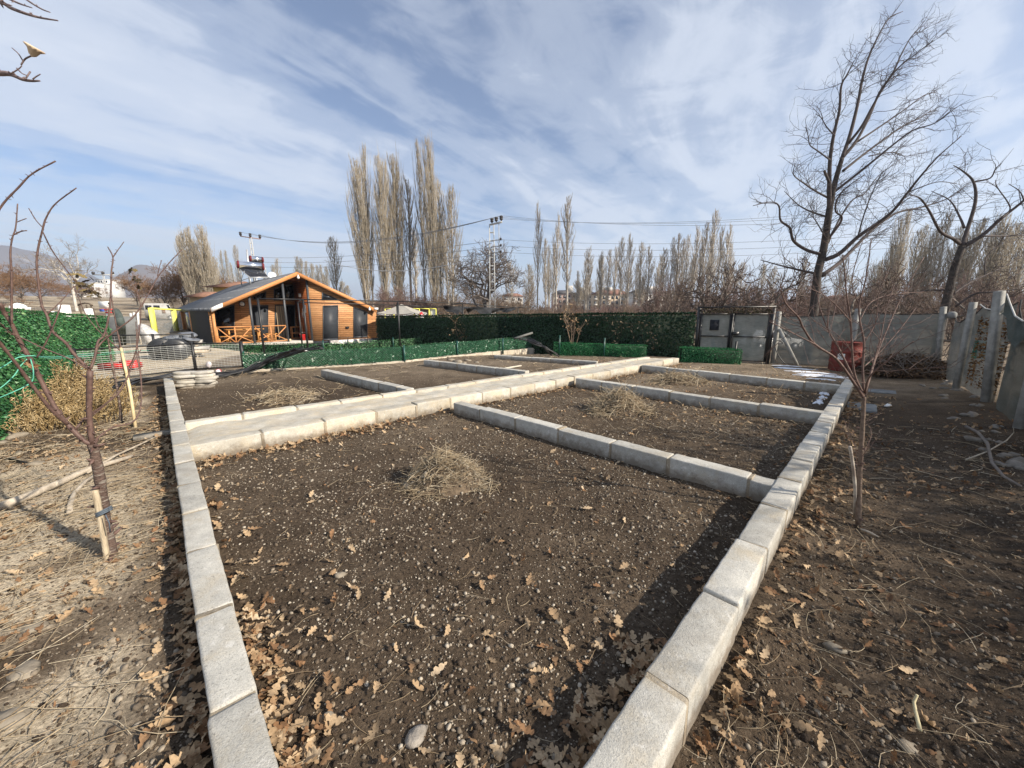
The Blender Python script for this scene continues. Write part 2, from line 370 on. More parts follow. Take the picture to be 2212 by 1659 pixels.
# ------------------------------------------------------------------ concrete block walls and path
RNG = random.Random(5)
def conc(name, c1, c2, warm, wlo, whi):
    m = bpy.data.materials.new(name); m.use_nodes = True; t = m.node_tree; b = t.nodes['Principled BSDF']
    g = N(t, 'ShaderNodeNewGeometry'); oi = N(t, 'ShaderNodeObjectInfo')
    def nz(s, d, r=0.6):
        n = N(t, 'ShaderNodeTexNoise'); n.inputs['Scale'].default_value = s; n.inputs['Detail'].default_value = d; n.inputs['Roughness'].default_value = r
        t.links.new(g.outputs['Position'], n.inputs['Vector']); return n.outputs[0]
    col = ramp_(t, nz(7, 8), [(0.32, c2), (0.68, c1)])
    col = mix_(t, ramp_(t, nz(3.1, 6, 0.7), [(wlo, 0.0), (whi, 1.0)]), col, warm)
    col = mix_(t, 1.0, col, ramp_(t, nz(150, 3), [(0.30, 0.66), (0.45, 1.0), (0.8, 1.2)]), 'MULTIPLY')
    col = mix_(t, ramp_(t, nz(17, 8, 0.8), [(0.56, 0.0), (0.66, 0.7)]), col, (0.62, 0.605, 0.57))
    col = mix_(t, ramp_(t, nz(60, 3, 0.5), [(0.30, 0.6), (0.36, 0.0)]), col, (0.17, 0.165, 0.15))
    sz_ = N(t, 'ShaderNodeSeparateXYZ'); t.links.new(g.outputs['Position'], sz_.inputs[0])
    splash = math_(t, 'SUBTRACT', math_(t, 'ADD', math_(t, 'MULTIPLY', nz(9, 6, 0.7), 0.30), 0.0), sz_.outputs[2])
    col = mix_(t, ramp_(t, splash, [(0.02, 0.0), (0.12, 0.75)]), col, (0.15, 0.115, 0.082))
    col = mix_(t, ramp_(t, nz(1.7, 5, 0.65), [(0.55, 0.0), (0.70, 0.55)]), col, (0.29, 0.265, 0.225))
    rnd = ramp_(t, oi.outputs['Random'], [(0.0, 0.84), (1.0, 1.1)])
    col = mix_(t, 1.0, col, rnd, 'MULTIPLY')
    t.links.new(col, b.inputs['Base Color']); b.inputs['Roughness'].default_value = 0.92; b.inputs['Specular IOR Level'].default_value = 0.2
    bp = N(t, 'ShaderNodeBump'); bp.inputs['Strength'].default_value = 0.5; bp.inputs['Distance'].default_value = 0.012
    h = math_(t, 'ADD', nz(45, 6, 0.7), math_(t, 'MULTIPLY', nz(170, 3), 0.6))
    t.links.new(h, bp.inputs['Height']); t.links.new(bp.outputs[0], b.inputs['Normal'])
    MATS[name] = m; return m
m_block = conc('grey_concrete', (0.47, 0.455, 0.41), (0.345, 0.335, 0.305), (0.39, 0.35, 0.28), 0.50, 0.68)
m_path = conc('path_concrete', (0.53, 0.50, 0.435), (0.38, 0.355, 0.30), (0.48, 0.415, 0.31), 0.44, 0.64)
m_mortar = conc('mortar', (0.33, 0.28, 0.21), (0.24, 0.205, 0.155), (0.30, 0.25, 0.18), 0.45, 0.6)

def rough_block(mb, c, d, L, w, z0, z1, rng, jit=0.0016, bev=0.015):
    """bevelled block with worn edges; d = unit direction in plan"""
    bm = bmesh.new(); bmesh.ops.create_cube(bm, size=1.0)
    lean = rng.uniform(-0.012, 0.012); yaw = rng.uniform(-0.012, 0.012); dz = rng.uniform(-0.006, 0.006)
    bmesh.ops.scale(bm, vec=(L, w, z1 - z0), verts=bm.verts)
    lg = [e for e in bm.edges if abs(e.verts[0].co.x - e.verts[1].co.x) > L * .5]
    bmesh.ops.subdivide_edges(bm, edges=lg, cuts=9, use_grid_fill=True)
    sharp = [e for e in bm.edges if len(e.link_faces) == 2 and e.calc_face_angle(0) > 0.5]
    bmesh.ops.bevel(bm, geom=sharp, offset=bev, segments=2, affect='EDGES', profile=0.6)
    ca, sa = math.cos(math.atan2(d[1], d[0]) + yaw), math.sin(math.atan2(d[1], d[0]) + yaw)
    ph = rng.uniform(0, 50); vs = []
    for q in bm.verts:
        x, y, z = q.co
        k = jit * (math.sin(9 * x + ph) * math.sin(23 * y + ph * 1.3) + math.sin(31 * x + 2 * ph + 40 * z))
        x2, y2, z2 = x + rng.uniform(-.3, .3) * jit, y + k * 0.8 + z * lean, z + k + rng.uniform(-.4, .4) * jit
        vs.append((c[0] + x2 * ca - y2 * sa, c[1] + x2 * sa + y2 * ca, (z0 + z1) / 2 + z2 + dz))
    fs = [tuple(q.index for q in f.verts) for f in bm.faces]; bm.free(); mb.add(vs, fs)

def block_wall(name, label, p0, p1, w=0.24, z1=0.22, L=0.74, cat='garden wall', mat=None, seed=1, first=None, z0=-0.16, mort=0.020, group='low block walls of the garden beds', part_name='block'):
    rng = random.Random(seed); p0 = np.array(p0, float); p1 = np.array(p1, float); d = p1 - p0; T = np.linalg.norm(d); d /= T
    root = thing(name, label, cat, (p0[0], p0[1], 0), 0, group)
    s = 0.0; i = 0
    while s < T - 0.06:
        l = (first if (i == 0 and first) else L * rng.uniform(0.93, 1.07)); l = min(l, T - s)
        if T - s - l < 0.2: l = T - s
        c = p0 + d * (s + l / 2)
        zt = z1 + tz(*(c)) * 0.6
        mb = MB(); rough_block(mb, c, d, l - mort, w * rng.uniform(0.975, 1.02), z0, zt, rng)
        part(part_name, mb, mat or m_block, root)
        if s + l < T - 0.06:
            mm = MB(); cj = p0 + d * (s + l)
            rough_block(mm, cj, d, mort + 0.035, w - 0.012 + rng.uniform(0, 0.014), z0, zt - rng.uniform(0.002, 0.011), rng, jit=0.006, bev=0.010)
            part('mortar_joint', mm, m_mortar, root)
        s += l; i += 1
    return root
e2 = lambda q: np.array([q[0], q[1]])
lw_a, lw_b = LW0 - LWD * 1.3, np.array([-8.62, 9.49])
rw_a, rw_b = RW0 - RWD * 0.9, np.array([8.43, 9.44])
block_wall('block_wall', 'long grey block wall running out of the lower left of the photo past the path', lw_a, lw_b, w=0.175, first=0.9, seed=3)
block_wall('block_wall', 'long grey block wall on the right from the foreground towards the red barrel', rw_a, rw_b, w=0.20, first=0.62, seed=9)
# path kerbs
kl_a, kl_b = np.array([-4.95, 5.59]), np.array([4.95, 13.95])
kr_a, kr_b = np.array([-4.16, 4.70]), np.array([5.88, 13.72])
dk = (kl_b - kl_a) / np.linalg.norm(kl_b - kl_a); nk = np.array([-dk[1], dk[0]])
block_wall('kerb', 'far kerb of the pale concrete path towards the wooden house', kl_a, kl_b, w=0.19, z1=0.235, L=0.76, mat=m_path, seed=21, cat='kerb', group='kerbs of the concrete path', part_name='kerb_stone')
block_wall('kerb', 'near kerb of the pale concrete path above the front bed', kr_a - dk * 0.02, kr_b, w=0.24, z1=0.225, L=0.77, mat=m_path, seed=22, cat='kerb', group='kerbs of the concrete path', part_name='kerb_stone')
# cross walls: right side of the path
def cw(name_label, a, b_, seed, w=0.2, ext0=0.06, ext1=0.12, z1=0.215):
    a = e2(G(*a, z1)); b_ = e2(G(*b_, z1)); d = (b_ - a) / np.linalg.norm(b_ - a)
    return block_wall('cross_wall', name_label, a - d * ext0, b_ + d * ext1, w=w, z1=z1, L=0.8, seed=seed, group='cross walls between the beds', z0=-0.2)
cw('nearest grey cross wall right of the path above the front bed', (992, 868), (1652, 1036), 31)
cw('grey cross wall right of the path behind the middle straw heap', (1252, 817), (1762, 889), 32)
cw('farthest grey cross wall right of the path below the short green hedge', (1392, 789), (1808, 831), 33)
cw('nearest grey cross wall left of the path beside the paver stacks', (702, 799), (880, 838), 34)
cw('middle grey cross wall left of the path in front of the green wire fence', (922, 777), (1132, 801), 35)
cw('farthest grey cross wall left of the path near the pipe ends', (1072, 767), (1284, 780), 36, z1=0.16)
# path slab, rippled by hand trowelling
n_u, n_v = 220, 26; U_, V_ = np.meshgrid(np.linspace(0.0, 1, n_u), np.linspace(0, 1, n_v))
la, lb = kl_a - nk * 0.06 - dk * 0.1, kl_b - nk * 0.06; ra, rb = kr_a + nk * 0.08 - dk * 0.1, kr_b + nk * 0.08
PL = la + (lb - la) * U_[..., None]; PR = ra + (rb - ra) * U_[..., None]; PP = PL + (PR - PL) * V_[..., None]
pz = 0.185 + (vnoise(PP[..., 0], PP[..., 1], 1.1, 31) - .5) * 0.03 + (vnoise(U_ * 70, V_ * 4, 1.0, 32) - .5) * 0.034 + (vnoise(PP[..., 0], PP[..., 1], 6, 33) - .5) * 0.016 + 0.02 * (V_ ** 6)
pz = pz - 0.10 * sstep(0.025, 0.0, U_) * (1 - V_)
i = np.arange(n_u * n_v).reshape(n_v, n_u); q = np.stack([i[:-1, :-1], i[1:, :-1], i[1:, 1:], i[:-1, 1:]], -1).reshape(-1, 4)
pmb = MB(); pmb.arr(np.concatenate([PP, pz[..., None]], -1).reshape(-1, 3), q)
structure('path', pmb, m_path, smooth=True)

# concrete footing under the green wire fence
foot = MB()
F_A, F_B, F_C, F_D = e2(G(528, 800, .06)), e2(G(871, 779, .06)), e2(G(986, 766, .06)), e2(G(1152, 751, .06))
fence_line = [F_A, F_B, F_C, F_D]

# snow lying in the shade
snowm = pm('old_snow', (0.80, 0.82, 0.86), (0.66, 0.69, 0.74), scale=9, rough=0.6, bump=0.4, bscale=25)
def snow(label, pts, seed):
    rng = random.Random(seed); mb = MB(); w = []
    for (px, py, sx, sy, rz) in pts:
        c = G(px, py, 0.0); z = tz(c[0], c[1])
        n = 34; ring = []; prof = [(1.0, -0.012), (0.86, 0.012), (0.5, 0.022), (0.0, 0.026)]
        ph = [rng.uniform(0, 6.3) for _ in range(4)]; vs = []; ca, sa = math.cos(rz), math.sin(rz)
        for fr, hz_ in prof[:-1]:
            for k in range(n):
                a = 2 * math.pi * k / n
                r = fr * (1 + 0.28 * math.sin(3 * a + ph[0]) + 0.2 * math.sin(5 * a + ph[1]) + 0.14 * math.sin(9 * a + ph[2]))
                x, y = r * sx * math.cos(a), r * sy * math.sin(a)
                vs.append((c[0] + x * ca - y * sa, c[1] + x * sa + y * ca, z + hz_ + rng.uniform(-.004, .004)))
        vs.append((c[0], c[1], z + prof[-1][1])); f = []
        for j in range(len(prof) - 2):
            for k in range(n): f.append((j * n + k, j * n + (k + 1) % n, (j + 1) * n + (k + 1) % n, (j + 1) * n + k))
        f += [((len(prof) - 2) * n + k, (len(prof) - 2) * n + (k + 1) % n, len(vs) - 1) for k in range(n)]
        mb.add(vs, f)
    c = G(pts[0][0], pts[0][1], 0)
    solo('snow_patch', mb, snowm, label, 'snow', (c[0], c[1], 0), 'old snow in the shade', smooth=True)
snow('largest broken snow patch, before the net fence and the barrel', [(1712, 796, .55, .14, -0.5), (1748, 804, .6, .16, -.6), (1772, 811, .5, .12, -.5), (1800, 815, .34, .10, -.6), (1700, 791, .35, .05, -.5), (1742, 812, .3, .06, -.6), (1778, 820, .3, .05, -.6)], 3)
snow('narrow snow strip against the right wall inside the third bed', [(1781, 850, .24, .09, .8), (1776, 860, .26, .08, .8), (1769, 869, .26, .07, .8), (1786, 843, .20, .06, .8)], 4)
snow('thin snow sliver at the foot of the middle cross wall', [(1704, 906, .16, .04, -.7), (1694, 904, .14, .03, -.7)], 5)
# ------------------------------------------------------------------ pebbles, leaves, straw (uncountable ground cover)
nr = np.random.default_rng(11)
def blocked(x, y):
    a = (np.abs(dleft(x, y)) < 0.135) & (y < 9.5); b = (np.abs(dright(x, y)) < 0.14) & (y < 9.5)
    s = (x - kr_a[0]) * nk[0] + (y - kr_a[1]) * nk[1]; l = (x - kr_a[0]) * dk[0] + (y - kr_a[1]) * dk[1]
    c = (s > -0.13) & (s < 1.40) & (l > -0.2) & (l < 13.5)
    return a | b | c
def polar(n, r0, r1, h0, h1, p=1.0):
    r = r0 + (r1 - r0) * nr.random(n) ** p; h = np.radians(h0 + (h1 - h0) * nr.random(n))
    return np.stack([r * np.sin(h), r * np.cos(h)], -1)
def keep_free(P): return P[~blocked(P[:, 0], P[:, 1])]
ico_bm = bmesh.new(); bmesh.ops.create_icosphere(ico_bm, subdivisions=1, radius=1)
ICO_V = np.array([v.co[:] for v in ico_bm.verts]); ICO_F = np.array([[v.index for v in f.verts] for f in ico_bm.faces]); ico_bm.free()
def rot_rand(n, tilt=1.0):
    a = nr.random(n) * 2 * np.pi; c, s = np.cos(a), np.sin(a); Z = np.zeros(n); O = np.ones(n)
    Rz = np.stack([np.stack([c, -s, Z], -1), np.stack([s, c, Z], -1), np.stack([Z, Z, O], -1)], 1)
    b_ = nr.normal(0, tilt, n); c, s = np.cos(b_), np.sin(b_)
    Rx = np.stack([np.stack([O, Z, Z], -1), np.stack([Z, c, -s], -1), np.stack([Z, s, c], -1)], 1)
    b_ = nr.normal(0, tilt, n); c, s = np.cos(b_), np.sin(b_)
    Ry = np.stack([np.stack([c, Z, s], -1), np.stack([Z, O, Z], -1), np.stack([-s, Z, c], -1)], 1)
    return Rz @ Rx @ Ry
def scatter(V0, F0, P, S, R, lift):
    """V0: (n,m,3) or (m,3) shapes"""
    n = len(P); V0 = np.broadcast_to(V0, (n,) + np.shape(V0)[-2:])
    V = np.einsum('nij,nmj->nmi', R, V0 * (S[:, None, :] if S.ndim == 2 else S[:, None, None]))
    z = terrain(P[:, 0], P[:, 1]) + lift
    V = V + np.concatenate([P, z[:, None]], -1)[:, None, :]
    m = V0.shape[1]; Fq = (np.arange(n) * m)[:, None, None] + F0[None]
    return V.reshape(-1, 3), Fq.reshape(-1, F0.shape[1]), m
def pebbles(name, P, smin, smax, mat, tlo=0.0, thi=1.0, sc=0.0013):
    n = len(P); r = np.hypot(P[:, 0], P[:, 1])
    s = smin * np.exp(nr.exponential(0.42, n)); s = np.minimum(s, smax); s = np.maximum(s, r * sc)
    S = np.stack([s * nr.uniform(.8, 1.25, n), s * nr.uniform(.65, 1.0, n), s * nr.uniform(.45, .8, n)], -1)
    J = ICO_V[None] * (1 + nr.normal(0, .09, (n, len(ICO_V), 1)))
    V, Q, m = scatter(J, ICO_F, P, S, rot_rand(n, .4), s * 0.15)
    mb = MB(); mb.arr(V, Q); tn = np.repeat(tlo + (thi - tlo) * nr.random(n), m)
    structure(name, mb, mat, smooth=True, kind='stuff', attr=tn)
peb_m = tint_mat('pebble', [(0.0, (0.10, 0.08, 0.06)), (0.45, (0.20, 0.165, 0.125)), (0.8, (0.32, 0.275, 0.215)), (1.0, (0.45, 0.40, 0.325))], rough=0.85, bump=0.3)
A = keep_free(polar(42000, 0.9, 8.5, -47, 47, 0.92)); A = A[(dleft(A[:, 0], A[:, 1]) < 0) & (dright(A[:, 0], A[:, 1]) < 0)]
dens = vnoise(A[:, 0], A[:, 1], 1.4, 40); A = A[nr.random(len(A)) < 0.22 + 1.0 * dens]
pebbles('pebbles', A, 0.0042, 0.017, peb_m, 0.1, 1.0, 0.00085)
B = keep_free(polar(9000, 4.5, 17, -47, 44, 0.8)); B = B[(dleft(B[:, 0], B[:, 1]) < 0) & (dright(B[:, 0], B[:, 1]) < 0) & (dback(B[:, 0], B[:, 1]) < -1)]
pebbles('pebbles', B, 0.006, 0.02, peb_m, 0.0, 0.85, 0.0009)
L_ = keep_free(polar(8000, 1.6, 11, -62, -40)); L_ = L_[dleft(L_[:, 0], L_[:, 1]) > 0.1]
pebbles('pebbles', L_, 0.005, 0.024, peb_m, 0.0, 0.75, 0.0011)
R_ = keep_free(polar(14000, 1.0, 9, 12, 64)); R_ = R_[dright(R_[:, 0], R_[:, 1]) > 0.1]
pebbles('pebbles', R_, 0.004, 0.018, peb_m, 0.0, 0.7, 0.0008)

clod_m = tint_mat('soil_clod', [(0.0, (0.035, 0.025, 0.018)), (0.5, (0.07, 0.051, 0.036)), (1.0, (0.13, 0.10, 0.072))], rough=0.95, bump=0.8, bscale=120)
Q_ = keep_free(polar(26000, 0.9, 8, -60, 62, 0.95))
pebbles('soil_crumbs', Q_, 0.005, 0.022, clod_m, 0.0, 1.0, 0.001)
# oak leaves: lobed outline, curled
st = np.linspace(-1, 1, 11); wd = np.array([0.03, .18, .09, .33, .37, .15, .45, .40, .17, .29, .04])
lv = []
for i_, (x, w_) in enumerate(zip(st, wd)):
    sx = (0, .04, 0, .02, .10, 0, .02, .10, 0, .06, 0.02)[i_]
    lv += [(x + sx, -w_, 0), (x, 0, 0), (x + sx, w_, 0)]
LEAF = np.array(lv); LEAF[:, 1] *= 1.05
LF = np.array([q for k in range(10) for q in ((3 * k, 3 * k + 3, 3 * k + 4, 3 * k + 1), (3 * k + 1, 3 * k + 4, 3 * k + 5, 3 * k + 2))])
leaf_m = tint_mat('dry_leaf', [(0.0, (0.10, 0.055, 0.03)), (0.25, (0.24, 0.135, 0.07)), (0.5, (0.35, 0.24, 0.14)), (0.8, (0.47, 0.345, 0.215)), (1.0, (0.57, 0.45, 0.31))], rough=0.75, transl=0.18)
def leaves(name, P, smin, smax, tlo, thi, tilt=0.35, lift=(0.006, 0.03)):
    n = len(P)
    s = nr.uniform(smin, smax, n)
    V0 = np.broadcast_to(LEAF, (n,) + LEAF.shape).copy()
    V0[:, :, 1] *= nr.uniform(.8, 1.25, (n, 1))
    c1, c2, tw = nr.normal(0.10, .26, (n, 1)), nr.normal(0.35, .45, (n, 1)), nr.normal(0, .25, (n, 1))
    V0[:, :, 2] = c1 * V0[:, :, 0] ** 2 + c2 * V0[:, :, 1] ** 2 * 2 + tw * V0[:, :, 0] * V0[:, :, 1] + 0.05 * np.sin(V0[:, :, 0] * 9 + nr.random((n, 1)) * 6) * np.abs(V0[:, :, 1]) * 3
    V0[:, :, 1] += nr.normal(0, .14, (n, 1)) * V0[:, :, 0] ** 2
    V, Q, m = scatter(V0, LF, P, s, rot_rand(n, tilt), nr.uniform(*lift, n))
    mb = MB(); mb.arr(V, Q); tn = np.repeat(np.clip(nr.uniform(tlo, thi, n), 0, 1), m)
    structure(name, mb, leaf_m, smooth=True, kind='stuff', attr=tn)
def along(a, b, n, off, spread, bias=1.0):
    a = np.asarray(a, float); b = np.asarray(b, float); d = b - a; L = np.linalg.norm(d); d /= L; p = np.array([-d[1], d[0]])
    t_ = nr.random(n) ** bias * L
    cl_ = 0.35 + vnoise(t_, t_ * 0 + a[0], 1.1, 51)
    t_ = t_[nr.random(n) < cl_]
    o = off + np.sign(off) * np.abs(nr.exponential(spread, len(t_)))
    return a + d * t_[:, None] + p * o[:, None]
E_ = [
    along(LW0 - LWD * .6, LW0 + LWD * 1.3, 300, -0.11, .09),               # inside foot of the left wall, foreground
    along(LW0 + LWD * 1.5, LW0 + LWD * 6.0, 90, -0.11, .09),
    along(RW0 - RWD * .7, RW0 + RWD * .9, 330, 0.13, .13),               # inside foot of the right wall, foreground
    along(RW0 + RWD * 1.2, RW0 + RWD * 6, 75, 0.13, .13),
    along(LW0 - LWD * .6, LW0 + LWD * 10, 1100, 0.10, .055),                 # shaded outside of the left wall
]
leaves('leaf_litter', np.concatenate(E_), 0.028, 0.054, 0.15, 0.95, 0.32, (0.0, 0.04))
E_ = [
    along(kr_a, kr_b, 650, -0.16, .12), along(kr_a, kr_a + dk * 2.5, 150, -0.15, .1),
    along(e2(G(985, 868, 0)), e2(G(1652, 1042, 0)), 260, -0.14, .12),
    along(e2(G(1245, 820, 0)), e2(G(1755, 895, 0)), 420, -0.14, .16),
    along(e2(G(1385, 793, 0)), e2(G(1800, 835, 0)), 420, -0.14, .2),
    along(RW0 + RWD * .5, RW0 + RWD * 11, 650, -0.14, .22),               # right strip beside the wall
]
E_ = np.concatenate(E_); E_ = E_[~((dleft(E_[:, 0], E_[:, 1]) > -.1))]
leaves('leaf_litter', E_, 0.03, 0.052, 0.15, 0.85, 0.45, (0.008, 0.04))
Rs = keep_free(polar(3000, 1.1, 11, 12, 62, 0.9)); Rs = Rs[(dright(Rs[:, 0], Rs[:, 1]) > .15)]
cl_ = vnoise(Rs[:, 0], Rs[:, 1], 1.5, 61); rd = np.hypot(Rs[:, 0], Rs[:, 1]); Rs = Rs[nr.random(len(Rs)) < np.clip((cl_ - .42) * 3.0 + .05, .02, 1) * np.where(rd < 3, .45, 1)]
leaves('leaf_litter', Rs, 0.02, 0.042, 0.0, 0.7, 0.5)
Ls = keep_free(polar(2600, 1.5, 9, -62, -40)); Ls = Ls[dleft(Ls[:, 0], Ls[:, 1]) > .15]
cl_ = vnoise(Ls[:, 0], Ls[:, 1], 1.3, 62); Ls = Ls[nr.random(len(Ls)) < np.clip((cl_ - .42) * 2.2, .03, 1)]
leaves('leaf_litter', Ls, 0.025, 0.05, 0.15, 0.9, 0.4)
Bs = keep_free(polar(330, 1.0, 9, -40, 44)); Bs = Bs[(dleft(Bs[:, 0], Bs[:, 1]) < 0) & (dright(Bs[:, 0], Bs[:, 1]) < 0)]
leaves('leaf_litter', Bs, 0.028, 0.05, 0.15, 0.95, 0.4)
Fs = keep_free(polar(2200, 7.0, 15, 4, 41)); Fs = Fs[(dright(Fs[:, 0], Fs[:, 1]) < 0) & (dback(Fs[:, 0], Fs[:, 1]) < -.5)]
cl_ = vnoise(Fs[:, 0], Fs[:, 1], 1.1, 63); Fs = Fs[nr.random(len(Fs)) < np.clip((cl_ - .35) * 2.2, .05, 1)]
leaves('leaf_litter', Fs, 0.025, 0.045, 0.2, 0.85, 0.5)

Bt = keep_free(polar(9000, 1.0, 10, -62, 63)); ins = (dleft(Bt[:, 0], Bt[:, 1]) < 0) & (dright(Bt[:, 0], Bt[:, 1]) < 0); cl_ = vnoise(Bt[:, 0], Bt[:, 1], 1.2, 68); Bt = Bt[nr.random(len(Bt)) < np.where(ins, .16, np.clip((cl_ - .3) * 2, .05, 1))]
leaves('leaf_bits', Bt, 0.007, 0.018, 0.0, 0.75, 0.6, (0.002, 0.012))
# straw, dead stalks and twigs
straw_m = tint_mat('dry_straw', [(0.0, (0.14, 0.10, 0.065)), (0.4, (0.30, 0.225, 0.14)), (0.75, (0.43, 0.35, 0.235)), (1.0, (0.56, 0.485, 0.36))], rough=0.7)
def straw(name, P, lmin, lmax, rad, tlo=0.2, thi=1.0, up=0.12, lift=0.012, heading=None, parent=None, zf=None, rs=0.0005):
    n = len(P); K = 5; L = nr.uniform(lmin, lmax, n) ** 1.0
    h = nr.random(n) * 2 * np.pi if heading is None else heading + nr.normal(0, .35, n)
    el = nr.normal(0, up, n); bend = nr.normal(0, .9, n)
    t_ = np.linspace(-.5, .5, K)[None, :]
    ang = h[:, None] + bend[:, None] * t_ + nr.normal(0, .12, (n, K))
    step = (L / (K - 1))[:, None]
    x = np.cumsum(np.cos(ang) * step * np.cos(el)[:, None], 1); y = np.cumsum(np.sin(ang) * step * np.cos(el)[:, None], 1); z = np.cumsum(np.broadcast_to(step * np.sin(el)[:, None], (n, K)), 1)
    x -= x.mean(1, keepdims=True); y -= y.mean(1, keepdims=True); z -= z.min(1, keepdims=True)
    base = terrain(P[:, 0], P[:, 1]) if zf is None else zf(P[:, 0], P[:, 1])
    arc = nr.normal(0.0, .10, n)[:, None] * L[:, None] * (0.25 - t_ ** 2)
    pts = np.stack([P[:, :1] + x, P[:, 1:] + y, base[:, None] + lift * nr.random((n, 1)) + 0.003 + z + np.abs(arc)], -1)
    r = np.hypot(P[:, 0], P[:, 1]); R = np.maximum(rad * nr.uniform(.6, 1.4, n), r * rs)
    RR = R[:, None] * np.linspace(1.0, 0.55, K)[None]
    mb = MB()
    for V, Q in batch_tubes(list(zip(pts, RR)), 3): mb.arr(V, Q)
    tn = np.repeat(nr.uniform(tlo, thi, n), K * 3)
    if parent is not None: return part('straw', mb, straw_m, parent, smooth=True, kind='stuff', attr=tn)
    structure(name, mb, straw_m, smooth=True, kind='stuff', attr=tn)
Sa = keep_free(polar(1100, 1.0, 9, -44, 45)); Sa = Sa[(dleft(Sa[:, 0], Sa[:, 1]) < 0) & (dright(Sa[:, 0], Sa[:, 1]) < 0)]
straw('straw', Sa, .03, .2, .0016, .1, .9)
Sb = keep_free(polar(3000, 1.4, 10, -62, -40)); Sb = Sb[dleft(Sb[:, 0], Sb[:, 1]) > .12]
cl_ = vnoise(Sb[:, 0], Sb[:, 1], 0.9, 64); Sb = Sb[nr.random(len(Sb)) < np.clip((cl_ - .25) * 2, .05, 1)]
straw('straw', Sb, .08, .55, .0022, .3, 1.0, .08, .03)
Sc = keep_free(polar(1100, 1.0, 9, 12, 63)); Sc = Sc[dright(Sc[:, 0], Sc[:, 1]) > .12]
straw('straw', Sc, .05, .35, .0018, .1, .95, .1, .02)
Sd = keep_free(polar(2600, 6, 16, -38, 42)); Sd = Sd[(dleft(Sd[:, 0], Sd[:, 1]) < 0) & (dright(Sd[:, 0], Sd[:, 1]) < 0) & (dback(Sd[:, 0], Sd[:, 1]) < -.5)]
cl_ = vnoise(Sd[:, 0], Sd[:, 1], 0.8, 65); Sd = Sd[nr.random(len(Sd)) < np.clip((cl_ - .3) * 2, .05, 1)]
straw('straw', Sd, .08, .3, .002, .2, .95, .3, .02)

# ------------------------------------------------------------------ straw heaps
heap_soil = pm('heap_soil', (0.16, 0.12, 0.08), (0.075, 0.055, 0.038), scale=14, rough=.95, bump=.8, bscale=35)
def heap(label, px, py, rx, ry, h, n, seed, ln=(.1, .36), rad=.0026):
    c = G(px, py, 0.0); cx_, cy_ = c[0], c[1]; z0 = tz(cx_, cy_)
    root = thing('straw_heap', label, 'straw heap', (cx_, cy_, z0), 0, 'straw heaps raked up in the beds')
    m, k = 30, 9; mb = MB(); vs = []
    def hf(x, y):
        r = np.hypot((x - cx_) / rx, (y - cy_) / ry)
        return terrain(x, y) + h * np.clip(1 - r ** 1.7, -0.04, 1) * (0.85 + 0.3 * vnoise(x, y, 5, seed))
    for j in range(k):
        f = j / (k - 1)
        for i_ in range(m):
            a = 2 * math.pi * i_ / m; x = cx_ + f * 1.05 * rx * math.cos(a); y = cy_ + f * 1.05 * ry * math.sin(a)
            vs.append((x, y, float(hf(np.array([x]), np.array([y]))[0]) - 0.012))
    mb.add(vs, [(j * m + i_, j * m + (i_ + 1) % m, (j + 1) * m + (i_ + 1) % m, (j + 1) * m + i_) for j in range(k - 1) for i_ in range(m)])
    part('mound', mb, heap_soil, root, smooth=True)
    k_ = 260; rp = nr.random(k_) ** .6 * 1.1; ap = nr.random(k_) * 2 * np.pi; Pp = np.stack([cx_ + rp * rx * np.cos(ap), cy_ + rp * ry * np.sin(ap)], -1); sp2 = nr.uniform(.006, .022, k_) * (1 if rx < .6 else .8)
    Vp = np.einsum('nij,nmj->nmi', rot_rand(k_, .4), ICO_V[None] * (1 + nr.normal(0, .12, (k_, len(ICO_V), 1))) * sp2[:, None, None]) + np.concatenate([Pp, hf(Pp[:, 0], Pp[:, 1])[:, None]], -1)[:, None]
    mp_ = MB(); mp_.arr(Vp.reshape(-1, 3), ((np.arange(k_) * len(ICO_V))[:, None, None] + ICO_F[None]).reshape(-1, 3)); part('pebbles', mp_, peb_m, root, smooth=True, kind='stuff', attr=np.repeat(nr.random(k_), len(ICO_V)))
    r = nr.random(n) ** .62 * 1.15; a = nr.random(n) * 2 * np.pi; r = r * (1 + .22 * np.sin(3 * a + seed) + .14 * np.sin(5 * a + 2 * seed))
    P = np.stack([cx_ + r * rx * np.cos(a), cy_ + r * ry * np.sin(a)], -1)
    straw('', P, ln[0], ln[1], rad, .25, 1.0, .28, .035, parent=root, zf=hf, rs=.00055)
heap('nearest straw heap with a stone at its foot in the front bed', 962, 1040, .42, .35, .27, 950, 71, (.05, .30))
heap('straw heap in the middle bed right of the path', 1336, 887, .47, .40, .30, 700, 72, (.15, .5), .0035)
heap('low straw heap in the far right bed under the short hedge', 1462, 826, .65, .5, .14, 360, 73, (.15, .5), .004)
heap('flat straw heap mixed with stones in the left bed behind the path', 618, 862, .62, .45, .12, 330, 74, (.1, .4), .0035)

